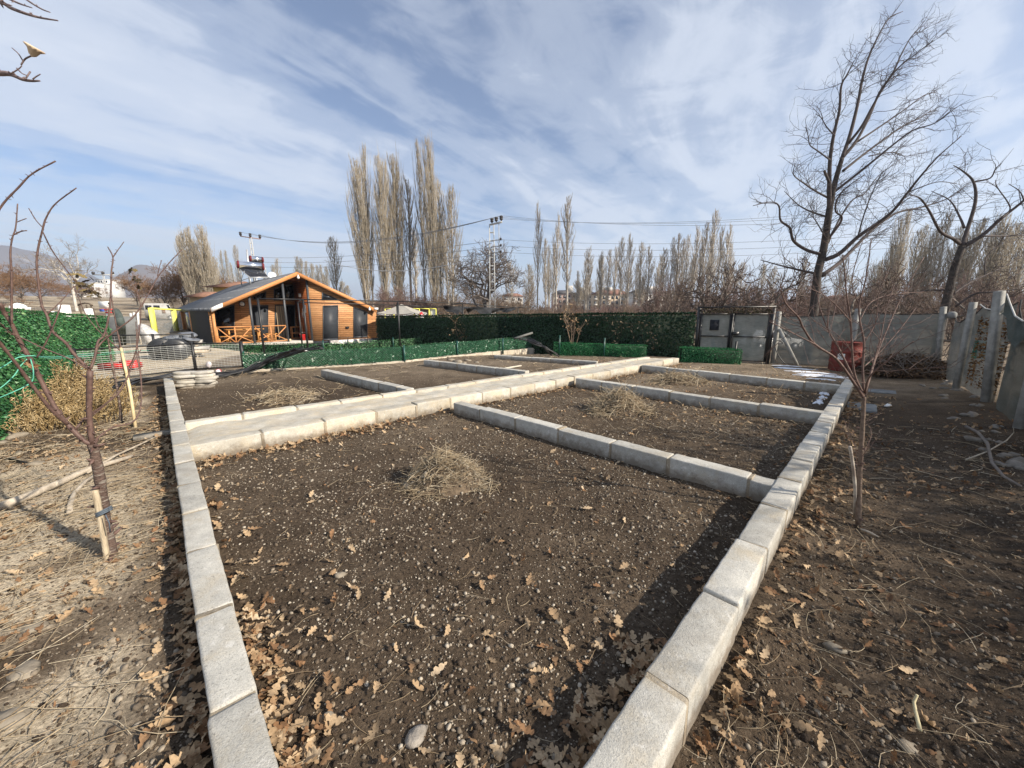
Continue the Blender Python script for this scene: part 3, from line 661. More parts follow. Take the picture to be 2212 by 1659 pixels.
# ------------------------------------------------------------------ stones that can be told apart
stone_m = pm('field_stone', (0.27, 0.235, 0.185), (0.165, 0.14, 0.108), scale=9, rough=.9, bump=.5, bscale=30)
stone_d = pm('dark_field_stone', (0.24, 0.215, 0.185), (0.15, 0.135, 0.115), scale=9, rough=.9, bump=.5, bscale=30)
def stone(label, px, py, wpx, flat=.6, seed=1, mat=None, group=None, asp=.75):
    rng = random.Random(seed); c = G(px, py, 0.0); z = tz(c[0], c[1])
    r = wpx / 2 / F * math.hypot(c[1], CAM_H) * 1.0
    mb = MB(); mb.blob((c[0], c[1], z + r * flat * .12), (r, r * asp, r * flat), rng, 2, .30, 1.0, rng.uniform(-.6, .6))
    solo('stone', mb, mat or stone_m, label, 'stone', (c[0], c[1], z), group, smooth=True)
stone('white stone at the foot of the nearest straw heap', 880, 1052, 20, .75, 1)
stone('large grey stone among leaves at the bottom of the front bed', 896, 1594, 36, .5, 2, pm('mid_stone', (.30, .27, .235), (.19, .17, .145), scale=14, bump=.6, bscale=40))
stone('flat pale stone slab left of the young tree in the lower left', 74, 1360, 46, .3, 3)
stone('broad flat stone sunk in the dusty earth, lower left', 55, 1452, 50, .28, 4)
stone('flat stone at the left photo edge near the bottom', 14, 1560, 58, .3, 5)
stone('oval grey stone in the dark soil of the lower right', 1966, 1600, 32, .5, 6, asp=.6)
stone('pale stone half buried right of the right block wall', 1806, 1386, 34, .4, 7, asp=.5)
stone('flat stone lying behind the fallen grey branch on the left', 238, 1088, 28, .3, 8)
stone('reddish brown stone in the straw near the left block wall', 331, 1172, 12, .8, 9, pm('red_stone', (.3, .15, .09)))
stone('round pale stone in the soil above the bottom leaf pile', 735, 1245, 18, .8, 10)
stone('pale stone by the left block wall far down the strip', 358, 905, 20, .6, 11)
stone('upright pale stone at the bottom of the front bed, left part', 708, 1555, 20, .8, 12)
stone('small pale stone in the middle of the front bed', 1205, 1340, 14, .8, 13)
slab = MB(); c = G(350, 940, .03); slab.box((c[0], c[1], tz(c[0], c[1]) + .035), (.62, .2, .07), .75)
solo('concrete_offcut', slab, m_block, 'broken pale concrete piece beside the left block wall', 'concrete piece', (c[0], c[1], 0))
rng = random.Random(77)
for i_ in range(13):
    px, py = [(0, 936), (18, 944), (8, 962), (34, 950), (45, 985), (26, 1000), (78, 1010), (100, 1035), (8, 1030), (14, 1105), (64, 1100), (52, 930), (40, 915)][i_]
    stone('grey stone in the loose row at the foot of the left green hedge', px, py, rng.uniform(16, 34), .5, 100 + i_, stone_m, 'stones by the left hedge')
for i_ in range(34):
    f = rng.random(); px = 2010 + 190 * f + rng.uniform(-45, 22); py = 812 + 175 * f ** 1.1 + rng.uniform(-5, 30) * (0.6 + f)
    stone('grey fieldstone in the rubble along the foot of the net fence', px, py, rng.uniform(9, 22) * (0.7 + f), .5, 200 + i_, stone_d, 'rubble along the net fence')
for i_, (px, py, w_) in enumerate([(556, 851, 7), (575, 850, 8), (590, 849, 6), (640, 858, 8), (668, 853, 10), (690, 856, 6), (650, 868, 7)]):
    stone('small stone lying around the flat straw heap in the left bed', px, py, w_, .7, 300 + i_, stone_m, 'stones around the left straw heap')
for i_, (px, py, w_) in enumerate([(975, 778, 16), (990, 783, 24), (1010, 779, 15), (968, 772, 12), (1003, 786, 12), (948, 774, 10), (1030, 783, 10), (930, 778, 10)]):
    stone('pale rubble stone at the bend of the green wire fence', px, py, w_, .5, 320 + i_, stone_m, 'pale rubble by the wire fence')

# ------------------------------------------------------------------ fallen branches and laths
wood_grey = pm('weathered_wood', (0.46, 0.40, 0.32), (0.27, 0.23, 0.18), scale=14, rough=.85, stretch=(1, 1, 1), bump=.4, bscale=50)
wood_dark = pm('dark_bark', (0.10, 0.075, 0.055), (0.05, 0.037, 0.028), scale=18, rough=.9, bump=.5)
def fallen(name, label, pts, r0, r1, mat, cat='branch', z=.03, n=8):
    P = []
    for q in pts:
        zz_ = q[2] if len(q) > 2 else z
        c = G(q[0], q[1], zz_); P.append((c[0], c[1], zz_ + tz(c[0], c[1]) ))
    k = len(P); mb = MB(); mb.tube(P, [r0 + (r1 - r0) * i_ / (k - 1) for i_ in range(k)], n)
    return solo(name, mb, mat, label, cat, P[0], smooth=True)
fallen('fallen_branch', 'long pale fallen branch lying across the left strip with a sawn end', [(8, 1100), (60, 1078), (125, 1048), (185, 1020), (240, 1000), (285, 985)], .042, .022, wood_grey, z=.05)
fallen('fallen_branch', 'thin pale branch rising from the long branch to the block wall', [(190, 1025), (250, 985), (300, 962), (362, 932)], .014, .010, wood_grey, z=.05)
fallen('fallen_branch', 'curved grey stick dropping down beside the young left tree', [(152, 1112), (152, 1095), (160, 1070), (185, 1045), (215, 1024)], .022, .014, wood_grey, z=.04)
fallen('fallen_branch', 'dark brown crooked twig behind the young left tree', [(205, 1012), (250, 992), (300, 986), (350, 990)], .012, .006, wood_dark, z=.04)
fallen('fallen_branch', 'long dark curved branch on the ground by the net fence', [(2085, 930), (2110, 945), (2130, 970), (2140, 1010), (2165, 1040), (2200, 1065)], .022, .012, pm('grey_bark', (.2, .17, .145)), z=.05)
fallen('fallen_branch', 'pale bent stick at the right photo edge below the net fence', [(2085, 1000), (2130, 985), (2170, 968), (2186, 950, .12), (2185, 940, .2)], .010, .005, wood_grey, z=.05)
fallen('fallen_branch', 'pale crooked root standing out of the dark soil, lower right', [(1990, 1565), (1983, 1530), (1978, 1500), (1985, 1485, .07)], .009, .006, straw_m if False else pm('pale_root', (.55, .48, .30)), z=.03)
fallen('fallen_branch', 'pale stick on the ground at the foot of the right young tree', [(1862, 1135), (1880, 1142), (1900, 1152)], .012, .006, wood_grey, z=.02)
fallen('black_stick', 'short black stick on the dusty earth at the left photo edge', [(21, 997), (40, 1001), (58, 1004)], .014, .012, pm('black_plastic', (.02, .02, .02), rough=.5), 'stick', z=.03)
fallen('lath', 'pale lath lying in the far left bed near the path', [(1060, 801, .05), (1126, 790, .05)], .03, .03, pm('pale_lath', (.6, .55, .45)), 'lath', n=4)
# ------------------------------------------------------------------ artificial hedge panels
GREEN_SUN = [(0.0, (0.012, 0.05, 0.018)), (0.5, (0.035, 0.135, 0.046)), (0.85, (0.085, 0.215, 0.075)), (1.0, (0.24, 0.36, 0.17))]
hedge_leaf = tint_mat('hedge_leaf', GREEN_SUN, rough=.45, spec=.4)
hedge_shade = tint_mat('shaded_hedge_leaf', [(0.0, (0.006, 0.018, 0.008)), (0.6, (0.014, 0.045, 0.018)), (1.0, (0.035, 0.085, 0.035))], rough=.5, spec=.3)  # same hedge leaf in darker greens, the back hedge's shade put into the colour
grass_green = tint_mat('short_green_blade', [(0.0, (0.008, 0.07, 0.022)), (0.6, (0.018, 0.17, 0.05)), (1.0, (0.06, 0.30, 0.10))], rough=.45, spec=.4)
wire_green = tint_mat('green_strip', [(0.0, (0.006, 0.035, 0.014)), (0.6, (0.018, 0.090, 0.036)), (0.84, (0.05, 0.17, 0.07)), (1.0, (0.30, 0.48, 0.36))], rough=.25, spec=.6)  # palest stop paints glints onto the strips
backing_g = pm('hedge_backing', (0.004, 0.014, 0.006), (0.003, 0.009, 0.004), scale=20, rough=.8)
def cards(segs, n, size, thick, droop=0.4, top=True, wid=0.28):
    """leaf blades over upright panels: segs = [(a, b, z0a, z0b, z1a, z1b)]"""
    L = np.array([np.linalg.norm(np.array(s[1]) - np.array(s[0])) * (s[4] - s[2]) for s in segs]); cnt = (n * L / L.sum()).astype(int)
    VV, TT = [], []
    for s, k in zip(segs, cnt):
        a, b_ = np.array(s[0], float), np.array(s[1], float); d = (b_ - a) / np.linalg.norm(b_ - a); p = np.array([-d[1], d[0]])
        f = nr.random(k); h = nr.random(k) ** 0.9
        if top:
            tt = nr.random(k) < .08; h = np.where(tt, 1.0 + .02 * nr.random(k), h)
        else: tt = np.zeros(k, bool)
        z0 = s[2] + (s[3] - s[2]) * f; z1 = s[4] + (s[5] - s[4]) * f; z = z0 + (z1 - z0) * h + .05 * h * (vnoise(f * L[0] * .9 + a[0], f * 0 + a[1], 1.0, 77) - .5)
        side = np.where(nr.random(k) < .5, -1.0, 1.0); off = side * thick * np.where(tt, nr.random(k), nr.uniform(.55, 1.05, k))
        base = np.stack([a[0] + d[0] * 0 + (b_ - a)[0] * f + p[0] * off, a[1] + (b_ - a)[1] * f + p[1] * off, z], -1)
        lat = nr.normal(0, .75, k); out = nr.uniform(.15, .8, k) * side; ver = nr.normal(-droop, .6, k); ver = np.where(tt, np.abs(ver) + .5, ver)
        dirv = np.stack([d[0] * lat + p[0] * out, d[1] * lat + p[1] * out, ver], -1); dirv /= np.linalg.norm(dirv, axis=1)[:, None]
        wv = np.cross(dirv, np.stack([p[0] * side, p[1] * side, nr.normal(0, .5, k)], -1)); wv /= np.linalg.norm(wv, axis=1)[:, None] + 1e-9
        sz = size * nr.uniform(.6, 1.35, k)[:, None]
        tip = base + dirv * sz; mid = base + dirv * sz * .5
        V = np.stack([base, mid + wv * sz * wid, tip, mid - wv * sz * wid], 1)
        VV.append(V.reshape(-1, 3))
        tv = np.clip(nr.normal(.5, .2, k) + .30 * (vnoise(base[:, 0] * 1 + base[:, 1], base[:, 2] * 2, 1.2, 5) - .5) + .28 * (vnoise(base[:, 0] + base[:, 1], base[:, 2], .55, 6) - .5), 0, 1); TT.append(np.repeat(tv, 4))
    V = np.concatenate(VV); return V, np.arange(len(V)).reshape(-1, 4), np.concatenate(TT)
def hedge(name, label, segs, n, size, thick, mat, cat='hedge panel', group=None, posts=None, postmat=None, droop=.4, wid=.28, partname='foliage'):
    a = segs[0][0]; root = thing(name, label, cat, (a[0], a[1], segs[0][2]), 0, group)
    mb = MB()
    for s in segs:
        A_, B_ = np.array(s[0], float), np.array(s[1], float); d = (B_ - A_) / np.linalg.norm(B_ - A_); p = np.array([-d[1], d[0]]) * thick * .5
        v = [(*(A_ + p), s[2] + .01), (*(B_ + p), s[3] + .01), (*(B_ + p), s[5] - .02), (*(A_ + p), s[4] - .02)]
        o = (-2 * p[0], -2 * p[1], 0); mb.prism(v, o)
    part('backing', mb, backing_g, root)
    V, Q, T_ = cards(segs, n, size, thick, droop, wid=wid); m = MB(); m.arr(V, Q); part(partname, m, mat, root, kind='stuff', attr=T_)
    for q in posts or []:
        pb = MB(); pb.box((q[0], q[1], (q[2] + q[3]) / 2), (.05, .05, q[3] - q[2]), math.atan2(q[5], q[4]) if len(q) > 4 else 0)
        part('post', pb, postmat, root)
    return root
H0, H1, H2, H3 = np.array([-5.6, 3.3]), np.array([-7.64, 5.48]), np.array([-13.6, 11.8]), np.array([-15.1, 14.5])
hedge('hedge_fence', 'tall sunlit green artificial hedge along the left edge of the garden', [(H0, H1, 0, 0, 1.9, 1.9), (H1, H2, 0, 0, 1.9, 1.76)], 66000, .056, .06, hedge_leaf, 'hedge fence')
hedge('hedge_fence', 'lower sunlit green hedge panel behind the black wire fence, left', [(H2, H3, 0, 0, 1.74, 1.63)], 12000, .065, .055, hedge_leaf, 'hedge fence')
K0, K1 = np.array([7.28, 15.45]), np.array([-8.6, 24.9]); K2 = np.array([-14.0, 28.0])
hedge('hedge_fence', 'long dark green shaded hedge along the back of the garden', [(K0, (K0 + K1) / 2, -.02, -.3, 1.72, 1.60), ((K0 + K1) / 2, K1, -.3, -.35, 1.60, 1.42)], 42000, .10, .09, hedge_shade, 'hedge fence')
# dead leaves caught in the back hedge
pl = []
for (px, py) in [(1325, 700), (1345, 708), (1364, 700), (1368, 712), (1330, 716), (1338, 722), (1385, 706), (1396, 704), (1400, 716), (1412, 722), (1414, 735), (1405, 740), (1395, 734), (1330, 735), (1336, 750), (1328, 745), (1372, 730), (1378, 736), (1290, 700), (1340, 700), (1310, 690), (1350, 695), (1390, 696), (1410, 700), (1425, 702), (1420, 745), (1408, 752)]:
    dirr = ray(px, py); den = dirr[0] * .51 + dirr[1] * .86; tt_ = ((K0[0]) * .51 + K0[1] * .86 - .13) / den; pl.append(dirr * tt_ + np.array([0, 0, CAM_H]))
pl = np.array(pl); pl = np.repeat(pl, 4, 0) + nr.normal(0, .07, (len(pl) * 4, 3)) * np.array([1, .3, 1])
s_ = nr.uniform(.04, .07, len(pl)); V0 = LEAF[None] * s_[:, None, None]; Rr = rot_rand(len(pl), 1.2); V = np.einsum('nij,nmj->nmi', Rr, V0) + pl[:, None]
mb = MB(); mb.arr(V.reshape(-1, 3), ((np.arange(len(pl)) * 33)[:, None, None] + LF[None]).reshape(-1, 4))
vine_root = thing('climbing_vine', 'withered climbing vine with dead leaves hanging on the back hedge', 'vine', (4.2, 17.1, 0))
part('dead_leaves', mb, leaf_m, vine_root, kind='stuff', attr=np.repeat(nr.uniform(.5, 1, len(pl)), 33))
vm = MB(); rng = random.Random(8)
for (x0, y0, x1, y1) in [(1290, 760, 1345, 698), (1345, 698, 1420, 700), (1345, 700, 1330, 750), (1405, 700, 1412, 760), (1365, 700, 1372, 735), (1300, 693, 1345, 698), (1385, 702, 1395, 745)]:
    P = []
    for k in range(7):
        f = k / 6; dirr = ray(x0 + (x1 - x0) * f + rng.uniform(-4, 4), y0 + (y1 - y0) * f + rng.uniform(-3, 3)); den = dirr[0] * .51 + dirr[1] * .86
        P.append(dirr * (((K0[0]) * .51 + K0[1] * .86 - .12) / den) + np.array([0, 0, CAM_H]))
    vm.tube(P, .008, 4)
part('stem', vm, pm('vine_stem', (.16, .12, .08)), vine_root)

green_post = pm('green_painted_post', (0.012, 0.075, 0.06), (0.008, 0.05, 0.042), rough=.4, spec=.5)
black_metal = pm('black_metal', (0.016, 0.016, 0.017), (0.010, 0.010, 0.011), rough=.45, spec=.5)
# green wire fence with woven leaf strips along the left beds, on its own concrete footing
fo = MB()
for A_, B_ in zip(fence_line[:-1], fence_line[1:]):
    d = (B_ - A_) / np.linalg.norm(B_ - A_); n_ = max(2, int(np.linalg.norm(B_ - A_) / .9)); p = np.array([-d[1], d[0]])
    for k in range(n_):
        q0 = A_ + (B_ - A_) * k / n_; q1 = A_ + (B_ - A_) * (k + 1) / n_; c = (q0 + q1) / 2 - p * .03
        rough_block(fo, c, d, np.linalg.norm(q1 - q0) + .002, .2 + RNG.uniform(0, .06), -.45, .055 + RNG.uniform(-.02, .02) - .03 * (k % 2) * .3, RNG, .012, .02)
wf = hedge('wire_fence', 'low green wire fence woven with leafy strips beyond the left beds', [(A_, B_, .06, .06, .56, .57) for A_, B_ in zip(fence_line[:-1], fence_line[1:])], 17000, .05, .022, wire_green, 'wire fence', wid=.2, partname='leaf_strips')
part('footing', fo, pm('cream_footing', (.52, .46, .37), (.36, .31, .24), scale=5, rough=.95, bump=.5), wf)
wm = MB(); polys = []
for A_, B_ in zip(fence_line[:-1], fence_line[1:]):
    Lf = np.linalg.norm(B_ - A_); d = (B_ - A_) / Lf; p = np.array([d[1], -d[0]]) * .035
    for k in np.arange(-.5, Lf, .085):
        for sg in (1, -1):
            s0, s1 = (k, k + .5) if sg > 0 else (k + .5, k)
            z0, z1 = .07, .57
            c0, c1 = max(0, min(Lf, s0)), max(0, min(Lf, s1))
            if abs(c1 - c0) < .05: continue
            za = z0 + (z1 - z0) * (c0 - s0) / (s1 - s0); zb = z0 + (z1 - z0) * (c1 - s0) / (s1 - s0)
            q0 = A_ + d * c0 + p; q1 = A_ + d * c1 + p; polys.append((np.array([(*q0, za), (*q1, zb)]), np.array([.0055, .0055])))
for V, Q in batch_tubes(polys, 3): wm.arr(V, Q)
part('wire_mesh', wm, pm('green_wire', (.06, .22, .12), (.03, .13, .065), rough=.2, spec=.8), wf, kind='stuff')
for (px, py, py1) in [(531, 798, 744), (615 + 20, 792, 745), (740, 786, 745), (873, 779, 748), (987, 766, 738), (1085, 758, 732), (1157, 751, 728)]:
    c = e2(G(px, py, .06)); pb = MB(); pb.box((c[0] + .03, c[1] - .05, .28), (.055, .055, .72), .6); part('post', pb, green_post, wf)
# second low green screen before the house yard
s2 = [e2(G(428, 770, 0)) * 1.28, e2(G(700, 765, 0)) * 1.2, e2(G(850, 752, 0)) * 1.12, e2(G(985, 742, 0)) * 1.08, e2(G(1150, 740, 0)) * 1.12]
hedge('low_hedge_screen', 'low dark green screen at the front of the wooden house yard', [(A_, B_, -.3, -.3, .10 + .05 * k_, .15 + .05 * k_) for k_, (A_, B_) in enumerate(zip(s2[:-1], s2[1:]))], 13000, .06, .04, hedge_leaf, 'hedge panel',
      posts=[(*(s2[1] * .995), -.3, .36), (*(s2[2] * .995), -.3, .38), (*((s2[2] + s2[3]) / 2 * .995), -.3, .40), (*(s2[3] * .995), -.3, .42), (*((s2[3] + s2[4]) / 2 * .995), -.3, .40)], postmat=green_post)
# bright short grass-like hedges on the two sides of the path end
B1a, B1b = e2(G(1196, 767, 0)), e2(G(1395, 772, 0))
hedge('short_hedge', 'long bright green short hedge left of the path end', [(B1a, B1b, 0, 0, .53, .47)], 15000, .055, .07, grass_green, 'short hedge', 'bright short hedges at the path end',
      posts=[(*(B1a + np.array([.23, -.12])), 0, .86), (*(B1a + (B1b - B1a) * .55 + np.array([0, -.12])), 0, .78)], postmat=green_post, wid=.10)
B2a, B2b = e2(G(1470, 781, 0)), e2(G(1594, 786, 0)); d = (B2b - B2a) / np.linalg.norm(B2b - B2a); p = np.array([-d[1], d[0]]) * .16
hedge('short_hedge', 'thick bright green short hedge in front of the grey gate', [(B2a - p, B2b - p, 0, 0, .53, .50), (B2a + p, B2b + p, 0, 0, .53, .50), (B2a - p, B2a + p, 0, 0, .53, .53), (B2b - p, B2b + p, 0, 0, .50, .50)], 17000, .055, .06, grass_green, 'short hedge', 'bright short hedges at the path end',
      posts=[(*(B2b + np.array([-.08, .10])), 0, .80)], postmat=black_metal, wid=.10)

# ------------------------------------------------------------------ grey gate
net_g = bpy.data.materials.new('grey_net'); net_g.use_nodes = True; t = net_g.node_tree; b = t.nodes['Principled BSDF']
def net_material(m, c1, c2, a0, a1):
    t = m.node_tree; b = t.nodes['Principled BSDF']; tcn = N(t, 'ShaderNodeTexCoord')
    def nz(s, stretch=(1, 1, 1), d=5):
        mp = N(t, 'ShaderNodeMapping'); mp.inputs['Scale'].default_value = stretch; t.links.new(tcn.outputs['Object'], mp.inputs[0])
        n = N(t, 'ShaderNodeTexNoise'); n.inputs['Scale'].default_value = s; n.inputs['Detail'].default_value = d; t.links.new(mp.outputs[0], n.inputs['Vector']); return n.outputs[0]
    col = ramp_(t, nz(2.2, (1, 1, 2)), [(.3, c2), (.7, c1)])
    fine_ = nz(7, (1, 1, 22), 2); col = mix_(t, 1.0, col, ramp_(t, fine_, [(.35, .82), (.65, 1.15)]), 'MULTIPLY')
    t.links.new(col, b.inputs['Base Color']); b.inputs['Roughness'].default_value = .9; b.inputs['Specular IOR Level'].default_value = .1
    t.links.new(ramp_(t, nz(1.4), [(.3, a0), (.7, a1)]), b.inputs['Alpha'])
net_material(net_g, (0.30, 0.31, 0.28), (0.20, 0.21, 0.19), .84, .95); MATS['grey_net'] = net_g
net_f = bpy.data.materials.new('fence_net'); net_f.use_nodes = True
net_material(net_f, (0.27, 0.275, 0.245), (0.17, 0.18, 0.16), .78, .90); MATS['fence_net'] = net_f
net_d = bpy.data.materials.new('dark_net'); net_d.use_nodes = True
net_material(net_d, (0.10, 0.12, 0.11), (0.05, 0.065, 0.06), .80, .95)
gl, gr_ = e2(G(1501, 779, 0)), e2(G(1657, 785.5, 0))
gd = (gr_ - gl) / np.linalg.norm(gr_ - gl); gn_ = np.array([gd[1], -gd[0]]); GL_ = np.linalg.norm(gr_ - gl)
g = thing('gate', 'grey net covered double gate with black frame and small barred window', 'gate', (gl[0], gl[1], 0))
def gp(s, z, off=0.0): q = gl + gd * s + gn_ * off; return (q[0], q[1], z)
for s in (0.0, GL_):
    m = MB(); m.bar(gp(s, -.1), gp(s, 1.98), .09, .09); part('post', m, black_metal, g)
m = MB(); m.bar(gp(-.06, 2.00), gp(GL_ + .06, 2.02), .06, .05); part('top_beam', m, black_metal, g)
mid = GL_ * .47
for (s0, s1, nm) in ((.07, mid - .03, 'left'), (mid + .03, GL_ - .07, 'right')):
    fr = MB()
    for s in (s0 + .025, s1 - .025): fr.bar(gp(s, .06, .01), gp(s, 1.74, .01), .05, .05)
    for z in (.07, .95, 1.76): fr.bar(gp(s0, z, .012), gp(s1, z + .004, .012), .045 if z != .95 else .03, .04)
    leaf_o = part('gate_leaf_frame', fr, black_metal, g)
    nm_ = MB(); nn = 14; vs = []
    for i_ in range(nn + 1):
        for j in range(nn + 1):
            s = s0 + .03 + (s1 - s0 - .06) * i_ / nn; z = .08 + 1.66 * j / nn
            vs.append(gp(s, z, -.025 + .008 * math.sin(i_ * 1.7 + j * .8)))
    nm_.add(vs, [(i_ * (nn + 1) + j, (i_ + 1) * (nn + 1) + j, (i_ + 1) * (nn + 1) + j + 1, i_ * (nn + 1) + j + 1) for i_ in range(nn) for j in range(nn)])
    part('net', nm_, net_g, leaf_o)
m = MB(); m.bar(gp(mid, .04, .03), gp(mid, 1.78, .03), .075, .05); part('centre_bar', m, black_metal, g)
wn = MB(); wn.bar(gp(.40, 1.36, .0), gp(.70, 1.36, .0), .02, .38); wo_ = part('window', wn, pm('dark_opening', (.02, .022, .03)), g)
wb = MB()
for k in range(7): wb.bar(gp(.42 + .043 * k, 1.18, .02), gp(.42 + .043 * k, 1.54, .02), .008, .008)
for k in range(8): wb.bar(gp(.41, 1.195 + .047 * k, .022), gp(.69, 1.195 + .047 * k, .022), .007, .007)
part('bars', wb, pm('grille', (.07, .075, .09)), wo_)
m = MB(); m.bar(gp(mid + .05, 1.06, .07), gp(mid + .24, 1.06, .07), .06, .13); part('lock_box', m, black_metal, g)
# withered creeper on the gate top
cm_ = MB(); tops = np.array([gp(GL_ * f, 1.86 + nr.uniform(-.09, .12), nr.uniform(-.03, .05)) for f in nr.random(420)])
V = np.einsum('nij,nmj->nmi', rot_rand(420, 1.0), LEAF[None] * nr.uniform(.03, .055, 420)[:, None, None]) + tops[:, None]
cm_.arr(V.reshape(-1, 3), ((np.arange(420) * 33)[:, None, None] + LF[None]).reshape(-1, 4))
cr = thing('gate_creeper', 'withered brown creeper lying along the top of the grey gate', 'creeper', (gl[0], gl[1], 1.8))
part('dead_leaves', cm_, tint_mat('creeper_leaf', [(0, (.03, .022, .014)), (.6, (.09, .07, .04)), (1, (.16, .15, .07))]), cr, kind='stuff', attr=np.repeat(nr.random(420), 33))
cs = MB(); rng = random.Random(4)
for k in range(16):
    s = rng.uniform(0, GL_ - .7); P = [gp(s + .12 * i_, 1.86 + rng.uniform(-.07, .16), rng.uniform(-.03, .04)) for i_ in range(7)]; cs.tube(P, .007, 4)
part('stem', cs, MATS['vine_stem'], cr)

# ------------------------------------------------------------------ net fence on concrete posts
post_c = pm('concrete_post', (0.33, 0.325, 0.30), (0.21, 0.205, 0.19), scale=7, rough=.95, bump=.4)
def vz(px, py, base): # height at ground point base (plan) seen at (px,py)
    dd = ray(px, py); return CAM_H + dd[2] * (base[1] / dd[1])
def post_mb(base, top, w=.13, zb=-.2):
    m = MB(); m.bar((base[0], base[1], zb), (top[0], top[1], top[2]), w, w * .92); return m
def net_span(root, a, b_, za0, zb0, za1, zb1, sag, bulge, mat, nu=20, nv=9, seed=0, hem=True):
    a = np.array(a, float); b_ = np.array(b_, float); d = b_ - a; L = np.linalg.norm(d); p = np.array([d[1], -d[0]]) / L; rng = random.Random(seed)
    vs = []; ph = rng.uniform(0, 6); hemp = []
    for i_ in range(nu + 1):
        f = i_ / nu; s_ = 4 * f * (1 - f)
        zt = za1 + (zb1 - za1) * f - sag * s_ ** .8 + .012 * math.sin(9 * f + ph); zb = za0 + (zb0 - za0) * f
        for j in range(nv + 1):
            h = j / nv; q = a + d * f + p * (bulge * s_ * (1 - h * .3) + .02 * math.sin(14 * f + 4 * h + ph) * s_)
            vs.append((q[0], q[1], zb + (zt - zb) * h))
        hemp.append(vs[-1])
    m = MB(); m.add(vs, [(i_ * (nv + 1) + j, (i_ + 1) * (nv + 1) + j, (i_ + 1) * (nv + 1) + j + 1, i_ * (nv + 1) + j + 1) for i_ in range(nu) for j in range(nv)])
    o = part('net', m, mat, root, smooth=True)
    if hem: hm = MB(); hm.tube(hemp, .012, 5); part('hem_cord', hm, pm('dark_cord', (.03, .03, .03)), o)
pg = e2(G(1669, 785, 0)); pm_ = e2(G(1833, 792, 0)); pA = e2(G(2024, 806, 0)); pB = e2(G(2064, 845, 0)); pC = e2(G(2131, 880, 0)); pD = e2(G(2199, 941, 0)); pE = pD + (pD - pC) * 0.95
nf = thing('net_fence', 'grey net fence on concrete posts between the gate and the far right corner', 'net fence', (pg[0], pg[1], 0))
part('post', post_mb(pg, (*pg, 1.86), .12), post_c, nf)
part('post', post_mb(pm_, (*pm_, 1.95), .12), post_c, nf)
br = MB(); q0 = pg + (pm_ - pg) * .02 + np.array([-.05, -.1]); q1 = pg + (pm_ - pg) * .32 + np.array([-.15, -.32]); br.bar((*q0, 1.25), (*q1, -.05), .12, .10); part('brace', br, post_c, nf)
off = np.array([.10, .14])
net_span(nf, pg + off, pm_ + off, -.1, -.1, 1.66, 1.78, .02, .05, net_f, seed=1)
net_span(nf, pm_ + off, pA + off, -.1, 0, 1.78, 1.80, .02, .06, net_f, seed=2)
rn = thing('net_fence', 'dark net fence sagging between leaning concrete posts along the right edge', 'net fence', (pA[0], pA[1], 0))
part('post', post_mb(pA, (pA[0] - .22, pA[1], 2.0), .11), post_c, rn)
part('post', post_mb(pB, (pB[0] - .04, pB[1], 2.08), .10), post_c, rn)
part('post', post_mb(pC, (pC[0] - .34, pC[1] - .05, 2.25), .115), post_c, rn)
part('post', post_mb(pD, (pD[0] + .10, pD[1] + .1, 2.1), .105), post_c, rn)
part('post', post_mb(pE, (pE[0], pE[1], 2.0), .11), post_c, rn)
o2 = np.array([.12, -.08])
net_span(rn, pA + o2, pB + o2, .0, .1, 1.72, 2.0, .26, .10, net_f, seed=3)
net_span(rn, pB + o2, pC + o2 + np.array([-.1, 0]), .1, .1, 2.0, 2.05, .12, .06, net_f, seed=4)
net_span(rn, pC + o2 + np.array([-.05, 0]), pD + o2, .1, .1, 2.1, 1.62, .30, .12, net_d, seed=5)
net_span(rn, pD + o2, pE + o2, .1, .1, 1.55, 1.2, .30, .12, net_d, seed=6)
# torn upper flap with pale hem by the tallest post
fl = MB(); P = [np.array([*(pC + np.array([-.10, -.02])), 2.2]), np.array([*(pC * .9 + pD * .1), 1.98]), np.array([*(pC * .7 + pD * .3), 1.80]), np.array([*(pC * .45 + pD * .55), 1.72]), np.array([*(pC * .2 + pD * .8), 1.74])]
vs = []
for k, q in enumerate(P):
    for j in range(4): vs.append((q[0] - .06 - .05 * j, q[1] - .03 * j, q[2] - .11 * j * (1 + .4 * math.sin(k * 1.9 + j))))
fl.add(vs, [(4 * k + j, 4 * k + j + 1, 4 * k + j + 5, 4 * k + j + 4) for k in range(4) for j in range(3)]); part('torn_flap', fl, net_d, rn, smooth=True)
fh = MB(); fh.tube([(q[0] - .06, q[1], q[2]) for q in P], .014, 5); part('hem_cord', fh, pm('pale_cord', (.5, .5, .48)), rn)
fh = MB(); fh.tube([(*(pB + np.array([-.02, -.12])), 2.03), (*(pB * .8 + pC * .2 + np.array([-.02, -.12])), 1.93), (*(pB * .5 + pC * .5 + np.array([-.05, -.12])), 1.90), (*(pB * .2 + pC * .8 + np.array([-.1, -.1])), 2.0)], .012, 5); part('hem_cord', fh, MATS['pale_cord'], rn)
# lamp on the corner post
lm = MB(); lm.lathe((pA[0] - .1, pA[1] - .16, 1.66), [(.0, 0), (.09, .01), (.11, .08), (.10, .16), (.05, .2), (0, .2)], 12); lo = solo('floodlight', lm, pm('grey_plastic', (.25, .25, .24)), 'round grey lamp fixed on the far right corner post', 'lamp', (pA[0] - .1, pA[1] - .16, 1.66), smooth=True)
